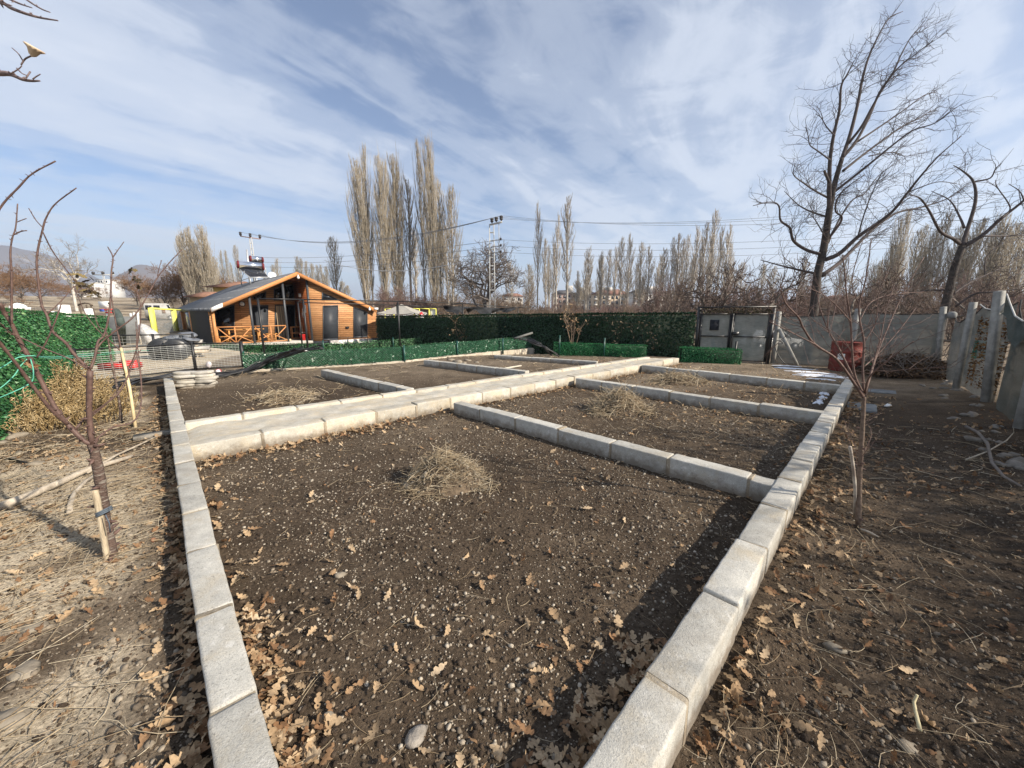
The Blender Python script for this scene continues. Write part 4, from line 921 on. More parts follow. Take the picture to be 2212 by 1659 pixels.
# green mesh scrap on the net and dead creeper on it
sc_ = MB(); q = pB + (pC - pB) * .12 + np.array([-.06, -.14]); sc_.bar((q[0], q[1], 1.03), (q[0] + .24, q[1] - .20, 1.03), .02, .4); solo('net_scrap', sc_, pm('turquoise_net', (.06, .22, .17), alpha=.8), 'turquoise scrap of mesh tied on the right net fence', 'net scrap', (q[0], q[1], .8))
n_ = 1700; f = nr.random(n_); seg = np.where(nr.random(n_) < .4, 0, 1)
Pc = np.where(seg[:, None] == 0, pA + (pB - pA) * f[:, None], pB + (pC - pB) * f[:, None]) + np.array([-.02, -.10])
keep = np.where(seg == 0, vnoise(f * 4, f * 0, 1.0, 3) > .4, vnoise(f * 5, f * 0 + 3, 1.0, 4) > .42); zc = nr.uniform(.25, 1.75, n_)
Pc, zc = Pc[keep], zc[keep]; n_ = len(Pc)
V = np.einsum('nij,nmj->nmi', rot_rand(n_, 1.0), LEAF[None] * nr.uniform(.018, .04, n_)[:, None, None]) + np.concatenate([Pc, zc[:, None]], -1)[:, None]
mb = MB(); mb.arr(V.reshape(-1, 3), ((np.arange(n_) * 33)[:, None, None] + LF[None]).reshape(-1, 4))
cr2 = thing('net_creeper', 'rusty brown dead creeper climbing the right net fence', 'creeper', (pB[0], pB[1], 0))
part('dead_leaves', mb, tint_mat('rusty_leaf', [(0, (.06, .03, .012)), (.5, (.17, .085, .03)), (1, (.28, .16, .06))]), cr2, kind='stuff', attr=np.repeat(nr.random(n_), 33))
# ------------------------------------------------------------------ wooden house (local x along the front, y into the depth)
HA = G(462, 745.6, 0.0); HA = np.array([HA[0], HA[1], 0.0]); HR = math.radians(45)
HM = (Matrix.Translation(Vector(HA)) @ Matrix.Rotation(HR, 4, 'Z')); HMi = np.array(HM.inverted())
def z1(x, y): return ((600 + x / 2.212) * .5486, (950 + y / 2.212) * .5486)
def fac(x, y, off=0.0):            # photo detail -> (s, z) on the plane local y = off
    o = HMi[:3, :3] @ np.array([0, 0, CAM_H]) + HMi[:3, 3]; d = HMi[:3, :3] @ ray(*z1(x, y))
    k = (off - o[1]) / d[1]; return float(o[0] + d[0] * k), float(o[2] + d[2] * k)
def sid(x, y, off=0.0):            # -> (depth y, z) on the plane local x = off
    o = HMi[:3, :3] @ np.array([0, 0, CAM_H]) + HMi[:3, 3]; d = HMi[:3, :3] @ ray(*z1(x, y))
    k = (off - o[0]) / d[0]; return float(o[1] + d[1] * k), float(o[2] + d[2] * k)
def wood(name, c1, c2, row=.135):
    m = bpy.data.materials.new(name); m.use_nodes = True; t = m.node_tree; b = t.nodes['Principled BSDF']
    tcn = N(t, 'ShaderNodeTexCoord'); s = N(t, 'ShaderNodeSeparateXYZ'); t.links.new(tcn.outputs['Object'], s.inputs[0])
    xy = math_(t, 'ADD', s.outputs[0], s.outputs[1]); cbn = N(t, 'ShaderNodeCombineXYZ'); t.links.new(xy, cbn.inputs[0]); t.links.new(s.outputs[2], cbn.inputs[1])
    br = N(t, 'ShaderNodeTexBrick'); br.offset = .37; br.inputs['Scale'].default_value = 1; br.inputs['Brick Width'].default_value = 2.3; br.inputs['Row Height'].default_value = row
    br.inputs['Mortar Size'].default_value = .010; br.inputs['Mortar Smooth'].default_value = .4; br.inputs['Color1'].default_value = (*c1, 1); br.inputs['Color2'].default_value = (*c2, 1); br.inputs['Mortar'].default_value = (c2[0] * .22, c2[1] * .2, c2[2] * .2, 1)
    t.links.new(cbn.outputs[0], br.inputs['Vector'])
    mp = N(t, 'ShaderNodeMapping'); mp.inputs['Scale'].default_value = (1.2, 14, 1); t.links.new(cbn.outputs[0], mp.inputs[0])
    nz = N(t, 'ShaderNodeTexNoise'); nz.inputs['Scale'].default_value = 2.2; nz.inputs['Detail'].default_value = 7; nz.inputs['Distortion'].default_value = 1.2; t.links.new(mp.outputs[0], nz.inputs['Vector'])
    col = mix_(t, 1.0, br.outputs[0], ramp_(t, nz.outputs[0], [(.3, .62), (.5, 1.0), (.72, 1.22)]), 'MULTIPLY')
    mp2 = N(t, 'ShaderNodeMapping'); mp2.inputs['Scale'].default_value = (3.0, 6.5, 1); t.links.new(cbn.outputs[0], mp2.inputs[0])
    vo = N(t, 'ShaderNodeTexVoronoi'); vo.inputs['Scale'].default_value = 1.4; t.links.new(mp2.outputs[0], vo.inputs['Vector'])
    col = mix_(t, math_(t, 'MULTIPLY', ramp_(t, vo.outputs['Distance'], [(.07, 1.0), (.16, 0.0)]), .7), col, (c2[0] * .35, c2[1] * .28, c2[2] * .25))
    t.links.new(col, b.inputs['Base Color']); b.inputs['Roughness'].default_value = .55; b.inputs['Specular IOR Level'].default_value = .3
    bp = N(t, 'ShaderNodeBump'); bp.inputs['Strength'].default_value = .6; bp.inputs['Distance'].default_value = .02; bp.invert = True
    t.links.new(br.outputs['Fac'], bp.inputs['Height']); t.links.new(bp.outputs[0], b.inputs['Normal']); MATS[name] = m; return m
m_wood = wood('varnished_boards', (0.55, 0.295, 0.135), (0.42, 0.20, 0.085)); m_wood_in = wood('varnished_boards_red', (0.36, 0.12, 0.04), (0.28, 0.085, 0.03))
m_trim = pm('varnished_timber', (0.56, 0.26, 0.10), (0.42, 0.175, 0.06), scale=5, stretch=(1, 1, 6), rough=.5, spec=.35)
m_frame = pm('anthracite_frame', (0.055, 0.06, 0.068), (0.045, 0.049, 0.056), rough=.45, spec=.5)
m_shut = pm('anthracite_shutter', (0.042, 0.047, 0.055), (0.034, 0.038, 0.045), rough=.5, scale=4)
m_glass = pm('dark_glass', (0.014, 0.016, 0.02), (0.008, 0.009, 0.012), rough=.06, spec=.7)
m_clad = pm('black_cladding', (0.022, 0.023, 0.026), (0.015, 0.016, 0.018), rough=.6)
m_conc = pm('pale_concrete', (0.46, 0.44, 0.40), (0.33, 0.31, 0.28), scale=6, rough=.9, bump=.3)
roofm = bpy.data.materials.new('roof_felt'); roofm.use_nodes = True; t = roofm.node_tree; b = t.nodes['Principled BSDF']
tcn = N(t, 'ShaderNodeTexCoord'); s_ = N(t, 'ShaderNodeSeparateXYZ'); t.links.new(tcn.outputs['Object'], s_.inputs[0])
nz = N(t, 'ShaderNodeTexNoise'); nz.inputs['Scale'].default_value = 9; nz.inputs['Detail'].default_value = 8; t.links.new(tcn.outputs['Object'], nz.inputs['Vector'])
col = ramp_(t, nz.outputs[0], [(.3, (.060, .066, .076)), (.7, (.115, .122, .135))])
fr = math_(t, 'FRACT', math_(t, 'DIVIDE', s_.outputs[0], 1.28)); nz2 = N(t, 'ShaderNodeTexNoise'); nz2.inputs['Scale'].default_value = 1.3; t.links.new(tcn.outputs['Object'], nz2.inputs['Vector'])
lap = math_(t, 'MULTIPLY', ramp_(t, fr, [(.0, 1.0), (.045, 1.0), (.06, 0.0)]), ramp_(t, nz2.outputs[0], [(.42, 0.1), (.6, .9)]))
col = mix_(t, lap, col, (.30, .31, .32)); t.links.new(col, b.inputs['Base Color']); b.inputs['Roughness'].default_value = .8

house = thing('wooden_house', 'small orange varnished timber house with grey felt gable roof and open porch', 'house', HA, HR)
YF = -0.35; RD = 2.7; DEP = 18.9
eL, eP, eR = fac(505, 583, YF), fac(1258, 266, YF), fac(1952, 592, YF)
Lh = fac(1955, 700, 0)[0]; sX = fac(1372, 700, 0)[0]; sXb = sX
slopeL = (eP[1] - eL[1]) / (eP[0] - eL[0]); slopeR = (eP[1] - eR[1]) / (eR[0] - eP[0])
def under(s): return (eP[1] - (eP[0] - s) * slopeL if s < eP[0] else eP[1] - (s - eP[0]) * slopeR) - .17
# roof slabs
rb = MB(); rb.prism([(eL[0], YF, eL[1]), (eP[0], YF, eP[1]), (eP[0], YF, eP[1] - .14), (eL[0], YF, eL[1] - .14)], (0, DEP, 0)); part('roof', rb, roofm, house, local=True, label='left grey felt roof slope')
rb = MB(); rb.prism([(eP[0] + .002, YF, eP[1]), (eR[0], YF, eR[1]), (eR[0], YF, eR[1] - .14), (eP[0] + .002, YF, eP[1] - .14)], (0, DEP, 0)); part('roof', rb, roofm, house, local=True, label='right grey felt roof slope')
for (a, b_) in ((eL, eP), (eP, eR)):
    m = MB(); dx = .0 if a is eL else .001
    m.prism([(a[0] + dx, YF - .035, a[1] - .0), (b_[0] - .001, YF - .035, b_[1] - .0), (b_[0] - .001, YF - .035, b_[1] - .23), (a[0] + dx, YF - .035, a[1] - .23)], (0, .033, 0)); part('fascia_board', m, m_trim, house, local=True)
# gutters and eave boxes
m = MB(); m.bar((eL[0] - .06, YF + .05, eL[1] - .16), (eL[0] - .06, DEP + YF, eL[1] - .16), .12, .10); part('gutter', m, m_clad, house, local=True)
m = MB(); m.prism([(eL[0] + .02, YF - .04, eL[1] + .02), (eL[0] + .55, YF - .04, eL[1] + .02 + .55 * slopeL), (eL[0] + .55, YF - .04, eL[1] - .2 + .55 * slopeL), (eL[0] + .02, YF - .04, eL[1] - .2)], (0, -.03, 0)); part('gable_end_cap', m, pm('white_metal', (.75, .75, .74), rough=.4), house, local=True)
# right front wall with its plinth
wbz = -.08
m = MB(); pts = [(sX, 0, wbz), (Lh, 0, wbz), (Lh, 0, under(Lh)), (eP[0], 0, under(eP[0]))] if eP[0] > sX else [(sX, 0, wbz), (Lh, 0, wbz), (Lh, 0, under(Lh)), (sX, 0, under(sX))]
m.prism(pts if eP[0] <= sX else [(sX, 0, wbz), (Lh, 0, wbz), (Lh, 0, under(Lh)), (eP[0], 0, under(eP[0])), (sX, 0, under(sX))], (0, .14, 0)); part('front_wall', m, m_wood, house, local=True)
m = MB(); m.box(((sX + Lh) / 2, .06, -.28), (Lh - sX + .02, .16, .396)); part('plinth', m, m_shut, house, local=True)
# recessed porch walls
m = MB(); m.prism([(.12, RD, -.02), (sX + .1, RD, -.02), (sX + .1, RD, under(sX + .1)), (eP[0], RD, under(eP[0])), (.12, RD, under(.12))] if eP[0] < sX + .1 else [(.12, RD, -.02), (sX + .1, RD, -.02), (sX + .1, RD, under(sX + .1)), (.12, RD, under(.12))], (0, .12, 0)); part('porch_back_wall', m, m_wood, house, local=True)
m = MB(); m.prism([(sX + .002, .142, -.02), (sX + .002, RD - .002, -.02), (sX + .002, RD - .002, under(sX)), (sX + .002, .142, under(sX))], (.12, 0, 0)); part('porch_side_wall', m, m_wood_in, house, local=True)
m = MB(); m.box((.06, RD / 2 + .03, .93), (.12, RD + .04, 1.9)); part('porch_end_wall', m, m_wood, house, local=True)
m = MB(); m.box(((sX) / 2 - .05, RD / 2 - .12, -.10), (sX + .1, RD + .20, .16)); part('porch_floor', m, m_conc, house, local=True)
m = MB(); m.box((Lh - .06, DEP / 2, .8), (.12, DEP - .6, 2.0)); part('right_side_wall', m, m_wood, house, local=True)
m = MB(); m.prism([(.1, DEP - .7, -.3), (Lh, DEP - .7, -.3), (Lh, DEP - .7, under(Lh)), (eP[0], DEP - .7, under(eP[0])), (.1, DEP - .7, under(.1))], (0, .1, 0)); part('rear_wall', m, m_wood, house, local=True)
# porch soffit (rafters)
m = MB()
for y in np.arange(.1, RD, .55): m.bar((.2, y, under(.2) + .01), (eP[0], y, under(eP[0]) + .01), .06, .09); m.bar((eP[0], y, under(eP[0]) + .01), (sX, y, under(sX) + .01), .06, .09) if sX > eP[0] else None
part('rafters', m, m_wood_in, house, local=True)
# left side cladding: corrugated black panels and timber door posts
ys = [sid(x, 700)[0] for x in (505, 345, 330, 285, 268, 206)]
def corr(y0, y1, nm='side_cladding'):
    m = MB(); n = int((y1 - y0) / .09) * 2; vs = []
    for k in range(n + 1):
        y = y0 + (y1 - y0) * k / n; x = -.02 - (.028 if k % 2 else 0); vs += [(x, y, -.35), (x, y, 1.80)]
    m.add(vs, [(2 * k, 2 * k + 1, 2 * k + 3, 2 * k + 2) for k in range(n)]); part(nm, m, m_clad, house, local=True)
corr(.15, ys[1]); corr(ys[4], min(DEP - .8, ys[5]))
m = MB(); m.box((-.02, (ys[1] + ys[4]) / 2, .72), (.03, ys[4] - ys[1] - .05, 2.1)); part('side_door', m, m_glass, house, local=True)
for y in (ys[1] + .12, ys[4] - .14): m = MB(); m.box((-.05, y, .75), (.07, .22, 2.1)); part('door_post', m, m_trim, house, local=True)
# windows and doors: anthracite frames round dark panes
def opening(name, quad, off, inner=None, fw=.07, mullions=(), pane_mat=None, outward=-1, pl='pane'):
    P = [fac(x, y, off) for x, y in quad]; c = np.mean(np.array(P), 0); n = len(P); f = MB(); y0 = off - .05; y1 = off - .004
    for k in range(n):
        a, b_ = P[k], P[(k + 1) % n]
        def ins(q): v = np.array(q) - c; L_ = np.linalg.norm(v); return c + v * max(.3, (L_ - fw * 1.35) / L_)
        ai, bi = ins(a), ins(b_)
        f.prism([(a[0], y0, a[1]), (b_[0], y0, b_[1]), (bi[0], y0, bi[1]), (ai[0], y0, ai[1])], (0, .046, 0))
    o = part(name, f, m_frame, house, local=True)
    g_ = MB(); g_.prism([(ins(q)[0], off - .022, ins(q)[1]) for q in P], (0, .016, 0)); pane = part(pl, g_, pane_mat or m_glass, o, local=True)
    for mx in mullions:
        zt = max(q[1] for q in P) - .05; zb = min(q[1] for q in P) + .05; s_ = fac(mx, 700, off)[0]
        g2 = MB(); g2.box((s_, off - .031, (zt + zb) / 2), (.06, .034, zt - zb)); part('mullion', g2, m_frame, o, local=True)
    return o
opening('window', [(545, 845), (715, 848), (715, 548), (545, 592)], RD)
opening('shutter_door', [(868, 880), (1008, 884), (1008, 556), (868, 556)], RD, pane_mat=m_shut)
dd = opening('porch_door', [(1066, 884), (1242, 886), (1242, 552), (1066, 552)], RD, mullions=(1165,))
# striped curtain behind the left half of the porch door
cu = MB(); sa, sb_ = fac(1086, 700, RD)[0], fac(1160, 700, RD)[0]; n = 26; vs = []
for k in range(n + 1):
    s = sa + (sb_ - sa) * k / n; vs += [(s, RD - .030 + .006 * math.sin(k * 1.6), .02), (s, RD - .030 + .006 * math.sin(k * 1.6), 2.22)]
cu.add(vs, [(2 * k, 2 * k + 2, 2 * k + 3, 2 * k + 1) for k in range(n)]); part('curtain', cu, pm('striped_curtain', (.34, .27, .18), (.10, .085, .07), scale=7, stretch=(3, 3, .02), detail=1, lo=.45, hi=.55), dd, local=True, smooth=True)
opening('upper_window', [(868, 508), (990, 508), (990, 436), (868, 484)], RD, mullions=(930,))
opening('upper_window', [(1056, 516), (1140, 516), (1140, 384), (1056, 412)], RD)
opening('upper_window', [(1150, 516), (1236, 516), (1236, 372), (1150, 380)], RD)
opening('shutter_window', [(1484, 862), (1616, 858), (1616, 556), (1484, 560)], 0.0, pane_mat=m_shut)
opening('window', [(1750, 842), (1872, 836), (1872, 612), (1750, 568)], 0.0, pane_mat=m_shut)
opening('gable_window', [(1476, 512), (1618, 512), (1580, 488), (1476, 446)], 0.0, fw=.05)
# horizontal trim between storeys on the porch wall
m = MB(); a, b_ = fac(860, 532, RD), fac(1245, 534, RD); m.bar((a[0], RD - .015, a[1]), (b_[0], RD - .015, b_[1]), .03, .16); part('trim_board', m, m_trim, house, local=True)
# dark porch posts from floor to gable, corner posts
for x in (535, 867, 1165, 1376):
    s = fac(x, 700, 0)[0]; m = MB(); w_ = .11 if x != 535 else .13; m.box((s, -.03, (under(s) - .18) / 2), (w_, .11, under(s) + .18)); part('porch_post', m, m_frame if x != 535 else m_trim, house, local=True)
a, b_ = fac(1000, 548, 0), fac(1372, 548, 0)
# railing of crossed laths
rl = thing('porch_railing', 'orange timber porch railing with crossed laths', 'railing', HA, HR)
zr = fac(700, 745, -.02)[1]; bays = [(553, 712), (712, 862), (884, 1026), (1026, 1170)]
m = MB()
for (x0, x1) in ((553, 862), (884, 1170)):
    s0, s1 = fac(x0, 745, 0)[0], fac(x1, 745, 0)[0]; m.bar((s0, -.05, zr), (s1, -.05, zr), .06, .05); m.bar((s0, -.05, .06), (s1, -.05, .06), .05, .05)
part('rail', m, m_trim, rl, local=True)
for x in (556, 712, 1026, 1168): s = fac(x, 745, 0)[0]; m = MB(); m.box((s, -.05, zr / 2), (.06, .06, zr - .052)); part('baluster', m, m_trim, rl, local=True)
for (x0, x1, f) in ((565, 705, 1), (718, 856, -1), (890, 1020, 1), (1032, 1160, -1)):
    s0, s1 = fac(x0, 745, 0)[0], fac(x1, 745, 0)[0]; m = MB(); za, zb = (zr - .06, .10)
    m.bar((s0, -.085, za if f > 0 else zb), (s1, -.085, zb if f > 0 else za), .035, .05); part('cross_lath', m, m_trim, rl, local=True)
    m = MB(); zm = (za + zb) / 2
    m.bar((s0, -.12, zb if f > 0 else zm), (s1, -.12, zm if f > 0 else zb), .03, .045); part('cross_lath', m, m_trim, rl, local=True)
m_orange = pm('orange_pine', (.58, .30, .10), (.46, .22, .065), scale=6, stretch=(1, 1, 5), rough=.5)
def table(name, label, cat, s0, s1, y, dep, h, tops):
    r = thing(name, label, cat, HM @ Vector((s0, y, -.02)), HR)
    L = s1 - s0; m = MB()
    for k in range(tops): m.box((L / 2, -dep / 2 + dep * (k + .5) / tops, h), (L, dep / tops - .012, .045))
    part('top', m, m_orange, r, local=True)
    for s in (.12, L - .12):
        for yy in (-dep / 2 + .07, dep / 2 - .07):
            m = MB(); m.box((s, yy, h / 2 - .0125), (.075, .075, h - .022)); part('leg', m, m_orange, r, local=True)
        m = MB(); m.bar((s, -dep / 2 + .11, h * .4), (s, dep / 2 - .11, h * .4), .05, .07); part('stretcher', m, m_orange, r, local=True)
    return r
sA, sB = fac(640, 785, .9)[0], fac(968, 785, .9)[0]
table('porch_table', 'orange pine table standing on the porch behind the railing', 'table', sA, sB, 1.1, .8, .80, 5)
table('porch_bench', 'long orange pine bench in front of the porch table', 'bench', fac(560, 850, .4)[0], fac(900, 850, .4)[0], .45, .32, .44, 2)
table('porch_bench', 'short orange pine bench at the right end of the porch table', 'bench', fac(990, 830, 1.2)[0], fac(1090, 830, 1.2)[0], 1.3, .34, .46, 2)
table('porch_bench', 'orange pine bench behind the porch table against the wall', 'bench', sA, sB, 1.85, .32, .62, 2)
# wall lamp, small box, bulbs, floodlight
def onwall(name, label, cat, x, y, off, prof, mat): # lathe facing the viewer
    s, z = fac(x, y, off); m = MB(); m.lathe((0, 0, 0), prof, 16); V = np.array(m.v); m.v = [(s + a, off - c, z + b_) for a, b_, c in V]
    p = HM @ Vector((s, off, z)); o = bpy.data.objects.new(name, to_mesh(name, m, mat, HM, True)); o.data.transform(Matrix.Translation(-p)); COL.objects.link(o); o.location = p; setp(o, label, cat); return o
white_p = pm('white_plastic', (.8, .8, .78), (.7, .7, .68), rough=.4)
m = MB(); s, z = fac(781, 546, RD); m.lathe((0, 0, 0), [(.17, 0), (.17, .03), (.12, .035)], 18); V = np.array(m.v); m.v = [(s + a, RD - c, z + b_) for a, b_, c in V]; lmp = part('round_wall_lamp', m, m_frame, house, local=True)
m = MB(); m.lathe((0, 0, 0), [(.13, .03), (.12, .06), (.06, .09), (0, .1)], 18); V = np.array(m.v); m.v = [(s + a, RD - c, z + b_) for a, b_, c in V]; part('diffuser', m, white_p, lmp, local=True, smooth=True)
m = MB(); s, z = fac(1695, 752, 0); m.box((s, -.05, z), (.2, .09, .13)); part('wall_box', m, m_clad, house, local=True)
for x, y in ((1268, 312), (1889, 590)):
    s, z = fac(x, y, YF - .05); m = MB(); m.lathe((s, YF - .10, z - .12), [(0, 0), (.06, .03), (.08, .09), (.06, .15), (.03, .2), (.03, .26), (0, .26)], 12); part('eave_bulb', m, white_p, house, local=True, smooth=True)
s, z = fac(1945, 580, YF); m = MB(); m.box((s, YF - .05, z - .06), (.26, .12, .14)); part('eave_floodlight', m, white_p, house, local=True)
# white stone step / planter in front of the right window
q0, q1 = fac(1562, 920, -.45), fac(1886, 920, -.45)
st_m = pm('white_rubble', (.74, .71, .67), (.40, .36, .33), scale=5, rough=.9, bump=.6, bscale=12, lo=.42, hi=.52)
m = MB(); m.box(((q0[0] + q1[0]) / 2, -.25, -.36), (q1[0] - q0[0], .42, .60)); part('stone_base', m, st_m, house, local=True, label='white rubble stone base under the right window')
# black hand rail on it
m = MB()
for x in (1550, 1706, 1878): s = fac(x, 900, -.5)[0]; m.bar((s, -.52, -.6), (s, -.52, fac(x, 838, -.5)[1]), .035)
s0, s1 = fac(1550, 840, -.5), fac(1878, 836, -.5); m.bar((s0[0], -.52, s0[1]), (s1[0], -.52, s1[1]), .03)
hr_ = thing('hand_rail', 'thin black hand rail before the white stone base of the house', 'railing', HM @ Vector((s0[0], -.52, -.3)), HR)
V = np.array(m.v); m.v = [tuple(q) for q in V - np.array([s0[0], -.52, -.3])]; part('rail', m, black_metal, hr_, local=True)
# porch small things
def hsolo(name, mb, mat, label, cat, p, smooth=False):   # geometry in house space, own origin p (house space)
    V = np.array(mb.v) - np.array(p); mb.v = [tuple(q) for q in V]; o = bpy.data.objects.new(name, to_mesh(name, mb, mat, None, smooth)); COL.objects.link(o)
    o.location = HM @ Vector(p); o.rotation_euler = (0, 0, HR); return setp(o, label, cat)
s, z = fac(1318, 866, .6); m = MB(); m.lathe((s, .6, -.02), [(0, 0), (.15, 0), (.19, .36), (.205, .37), (.205, .39), (.17, .385), (.14, .03), (0, .03)], 18)
bk = thing('bucket', 'bright red bucket on the porch floor beside the house door', 'bucket', HM @ Vector((s, .6, -.02)), HR); V = np.array(m.v) - np.array([s, .6, -.02]); m.v = [tuple(q) for q in V]
part('body', m, pm('red_plastic', (.62, .02, .02), (.5, .015, .015), rough=.35, spec=.5), bk, local=True, smooth=True); m = MB(); m.tube([(.19 * math.cos(a), .0, .37 + .14 * math.sin(a)) for a in np.linspace(0, math.pi, 9)], .008, 5); part('handle', m, white_p, bk, local=True)
def stick(label, x0, y0, x1, y1, off, name='broom'):
    a, b_ = fac(x0, y0, off), fac(x1, y1, off); r = thing(name, label, 'broom', HM @ Vector((b_[0], off, -.02)), HR); m = MB(); m.tube([(a[0] - b_[0], .25, a[1] + .02), (0, 0, .1)], .018, 6); part('handle', m, pm('pale_handle', (.62, .42, .25)), r, local=True); m = MB(); m.box((0, 0, .06), (.30, .07, .11)); part('brush', m, pm('brush_hair', (.4, .12, .08)), r, local=True)
stick('broom with pale handle leaning left of the mop on the porch wall', 1306, 704, 1318, 850, 1.2); stick('pale handled mop leaning beside the porch corner post', 1357, 698, 1356, 880, .45, 'mop')
sh = thing('porch_shelf', 'little wooden shelf rack on the porch under the wall decoration', 'shelf', HM @ Vector((sX - .62, 1.9, -.02)), HR)
for z in (.08, .42, .82): m = MB(); m.box((.3, 0, z), (.6, .32, .03)); part('shelf_board', m, m_trim, sh, local=True)
for x in (.02, .58):
    for y in (-.14, .14): m = MB(); m.box((x, y, .42), (.035, .035, .84)); part('leg', m, m_trim, sh, local=True)
# wall decoration on the porch side wall
y_, z_ = sid(1300, 648, sX); m = MB(); m.tube([(sX - .03, 1.0 + .22 * math.cos(a), 1.62 + .20 * math.sin(a)) for a in np.linspace(0, 2 * math.pi, 20)], .035, 6)
hsolo('wreath', m, pm('white_reed', (.72, .66, .6), (.35, .22, .18), scale=20), 'round white and brown wreath hanging on the porch side wall', 'wreath', (sX - .03, 1.0, 1.62), True)
m = MB(); m.box((sX - .02, .62, 1.98), (.03, .30, .5)); hsolo('wall_board', m, white_p, 'white board hanging on the porch side wall near the corner', 'board', (sX - .02, .62, 1.98))
m = MB(); m.blob((sX - .07, .80, 1.78), (.06, .10, .26), random.Random(2), 2, .2); hsolo('hanging_pouch', m, white_p, 'white cloth pouch hanging between board and wreath on the porch wall', 'pouch', (sX - .07, .80, 1.78), True)
m = MB(); m.box((sX - .06, 1.25, 2.85), (.10, .2, .22)); hsolo('wall_light', m, white_p, 'small white light box high on the porch side wall', 'lamp', (sX - .06, 1.25, 2.85))
m = MB()
for k in range(4): m.tube([(sX - 1.25 + .2 * math.cos(a), .55 + .16 * math.sin(a), .01 + .03 * k) for a in np.linspace(0, 2 * math.pi, 18)], .018, 5)
hsolo('hose_coil', m, pm('cream_hose', (.6, .5, .35)), 'cream hose coiled on the porch floor left of the red bucket', 'hose', (sX - 1.25, .55, 0), True)

# ------------------------------------------------------------------ solar heaters, dish on the roof
chrome = pm('chrome_sheet', (.78, .78, .80), (.70, .70, .72), rough=.18, metal=1.0); red_cap = pm('dark_red_cap', (.16, .02, .025), rough=.5)
tube_m = pm('vacuum_tube', (.03, .032, .04), (.02, .02, .025), rough=.12, spec=.7); galv = pm('galvanised', (.58, .59, .60), (.46, .47, .48), rough=.45, metal=.6)
def heater(label, A_, B_, C_, D_, r, ntube, legs):
    """A,B tank ends; C,D lower rail ends"""
    A_, B_, C_, D_ = [Vector(q) for q in (A_, B_, C_, D_)]; ro = thing('solar_water_heater', label, 'solar heater', tuple((C_ + D_) / 2))
    d = (B_ - A_).normalized(); m = MB(); m.tube([A_, B_], r, 18); part('tank', m, chrome, ro, smooth=False)
    for a, sg in ((A_, -1), (B_, 1)): m = MB(); m.tube([a + d * sg * .002, a + d * sg * .10, a + d * sg * .13], [r * 1.02, r * 1.02, r * .8], 18); part('tank_cap', m, red_cap, ro)
    for k in range(ntube):
        f = (k + .5) / ntube; m = MB(); a = A_.lerp(B_, f) - Vector((0, 0, r * .8)); b_ = C_.lerp(D_, f); m.tube([a, b_], .033, 6); part('glass_tube', m, tube_m, ro, smooth=True)
    m = MB(); m.bar(C_, D_, .08, .08); part('lower_rail', m, galv, ro)
    m = MB(); back = Vector((-.5, .9, 0)) * .9
    for q, l in ((A_, C_), (B_, D_)):
        m.bar(q + Vector((0, 0, -r)), Vector((q.x, q.y, 0)) + back * .2 + Vector((0, 0, legs)), .05); m.bar(q + Vector((0, 0, -r)), l, .05); m.bar(l, Vector((l.x, l.y, legs)), .05); m.bar(l, Vector((q.x, q.y, legs + .35)) + back * .2, .04); m.bar(l.lerp(q, .5), Vector((q.x, q.y, legs + .3)), .035)
    part('stand', m, galv, ro)
    return ro
def zc(x, y): return z1(x, y)
heater('large chrome solar water heater standing nearest on the house roof', at(*z1(752, 203), 30), at(*z1(957, 222), 30.9), at(*z1(850, 316), 28.9), at(*z1(1012, 314), 29.9), .28, 16, 3.75)
heater('smaller chrome solar water heater behind the large one on the roof', at(*z1(858, 152), 36), at(*z1(952, 163), 36.6), at(*z1(905, 300), 34.8), at(*z1(985, 240), 35.4), .27, 9, 3.8)
m = MB(); q0, q1 = at(*z1(823, 182), 33), at(*z1(823, 72), 33); m.tube([(q0[0], q0[1], 3.4), q1], .07, 8); solo('flue_pipe', m, galv, 'upright shiny metal pipe between the two roof solar heaters', 'pipe', (q0[0], q0[1], 3.4), smooth=True)
q = at(*z1(1043, 300), 28.5); m = MB(); m.lathe((0, 0, 0), [(0, .0), (.12, .01), (.2, .045), (.25, .085), (.247, .09), (.17, .045), (0, .012)], 20); M_ = Matrix.Translation(Vector(q)) @ Matrix.Rotation(math.radians(65), 4, Vector((.8, .6, 0))); m.v = [tuple(M_ @ Vector(p)) for p in m.v]
ds = thing('satellite_dish', 'white satellite dish peeping over the house ridge beside the solar heater', 'satellite dish', q); part('dish', m, white_p, ds, smooth=True); m = MB(); m.tube([(q[0], q[1], q[2] - .5), q], .03, 6); part('mast', m, galv, ds)

# ------------------------------------------------------------------ pergola, dark shade cloth, garden tent and table
PB = np.array([-9.5, 17.9]); PD_ = np.array([.74, .6726]); PN = np.array([-2.0, 2.2])
pergola = thing('pergola_frame', 'thin black steel pergola frame beside the wooden house', 'pergola', (PB[0], PB[1], 0))
rowz = {-1.75: 2.38, 0: 2.38, 4.6: 2.36, 8.8: 2.30, 13.4: 2.06}; ks = list(rowz)
for t_ in ks: q = PB + PD_ * t_; m = MB(); m.bar((*q, -.4), (*q, rowz[t_]), .065); part('post', m, black_metal, pergola)
for t_, zt in ((.5, 2.3), (5.97, 2.2), (8.8, 2.1), (12.6, 1.95)): q = PB + PN + PD_ * t_; m = MB(); m.bar((*q, -.4), (*q, zt), .06); part('post', m, black_metal, pergola)
for a, b_ in zip(ks[:-1], ks[1:]): m = MB(); m.bar((*(PB + PD_ * a), rowz[a]), (*(PB + PD_ * b_), rowz[b_]), .05); part('beam', m, black_metal, pergola)
bz = [(.5, 2.3), (5.97, 2.2), (8.8, 2.1), (12.6, 1.95), (14.2, 1.97)]
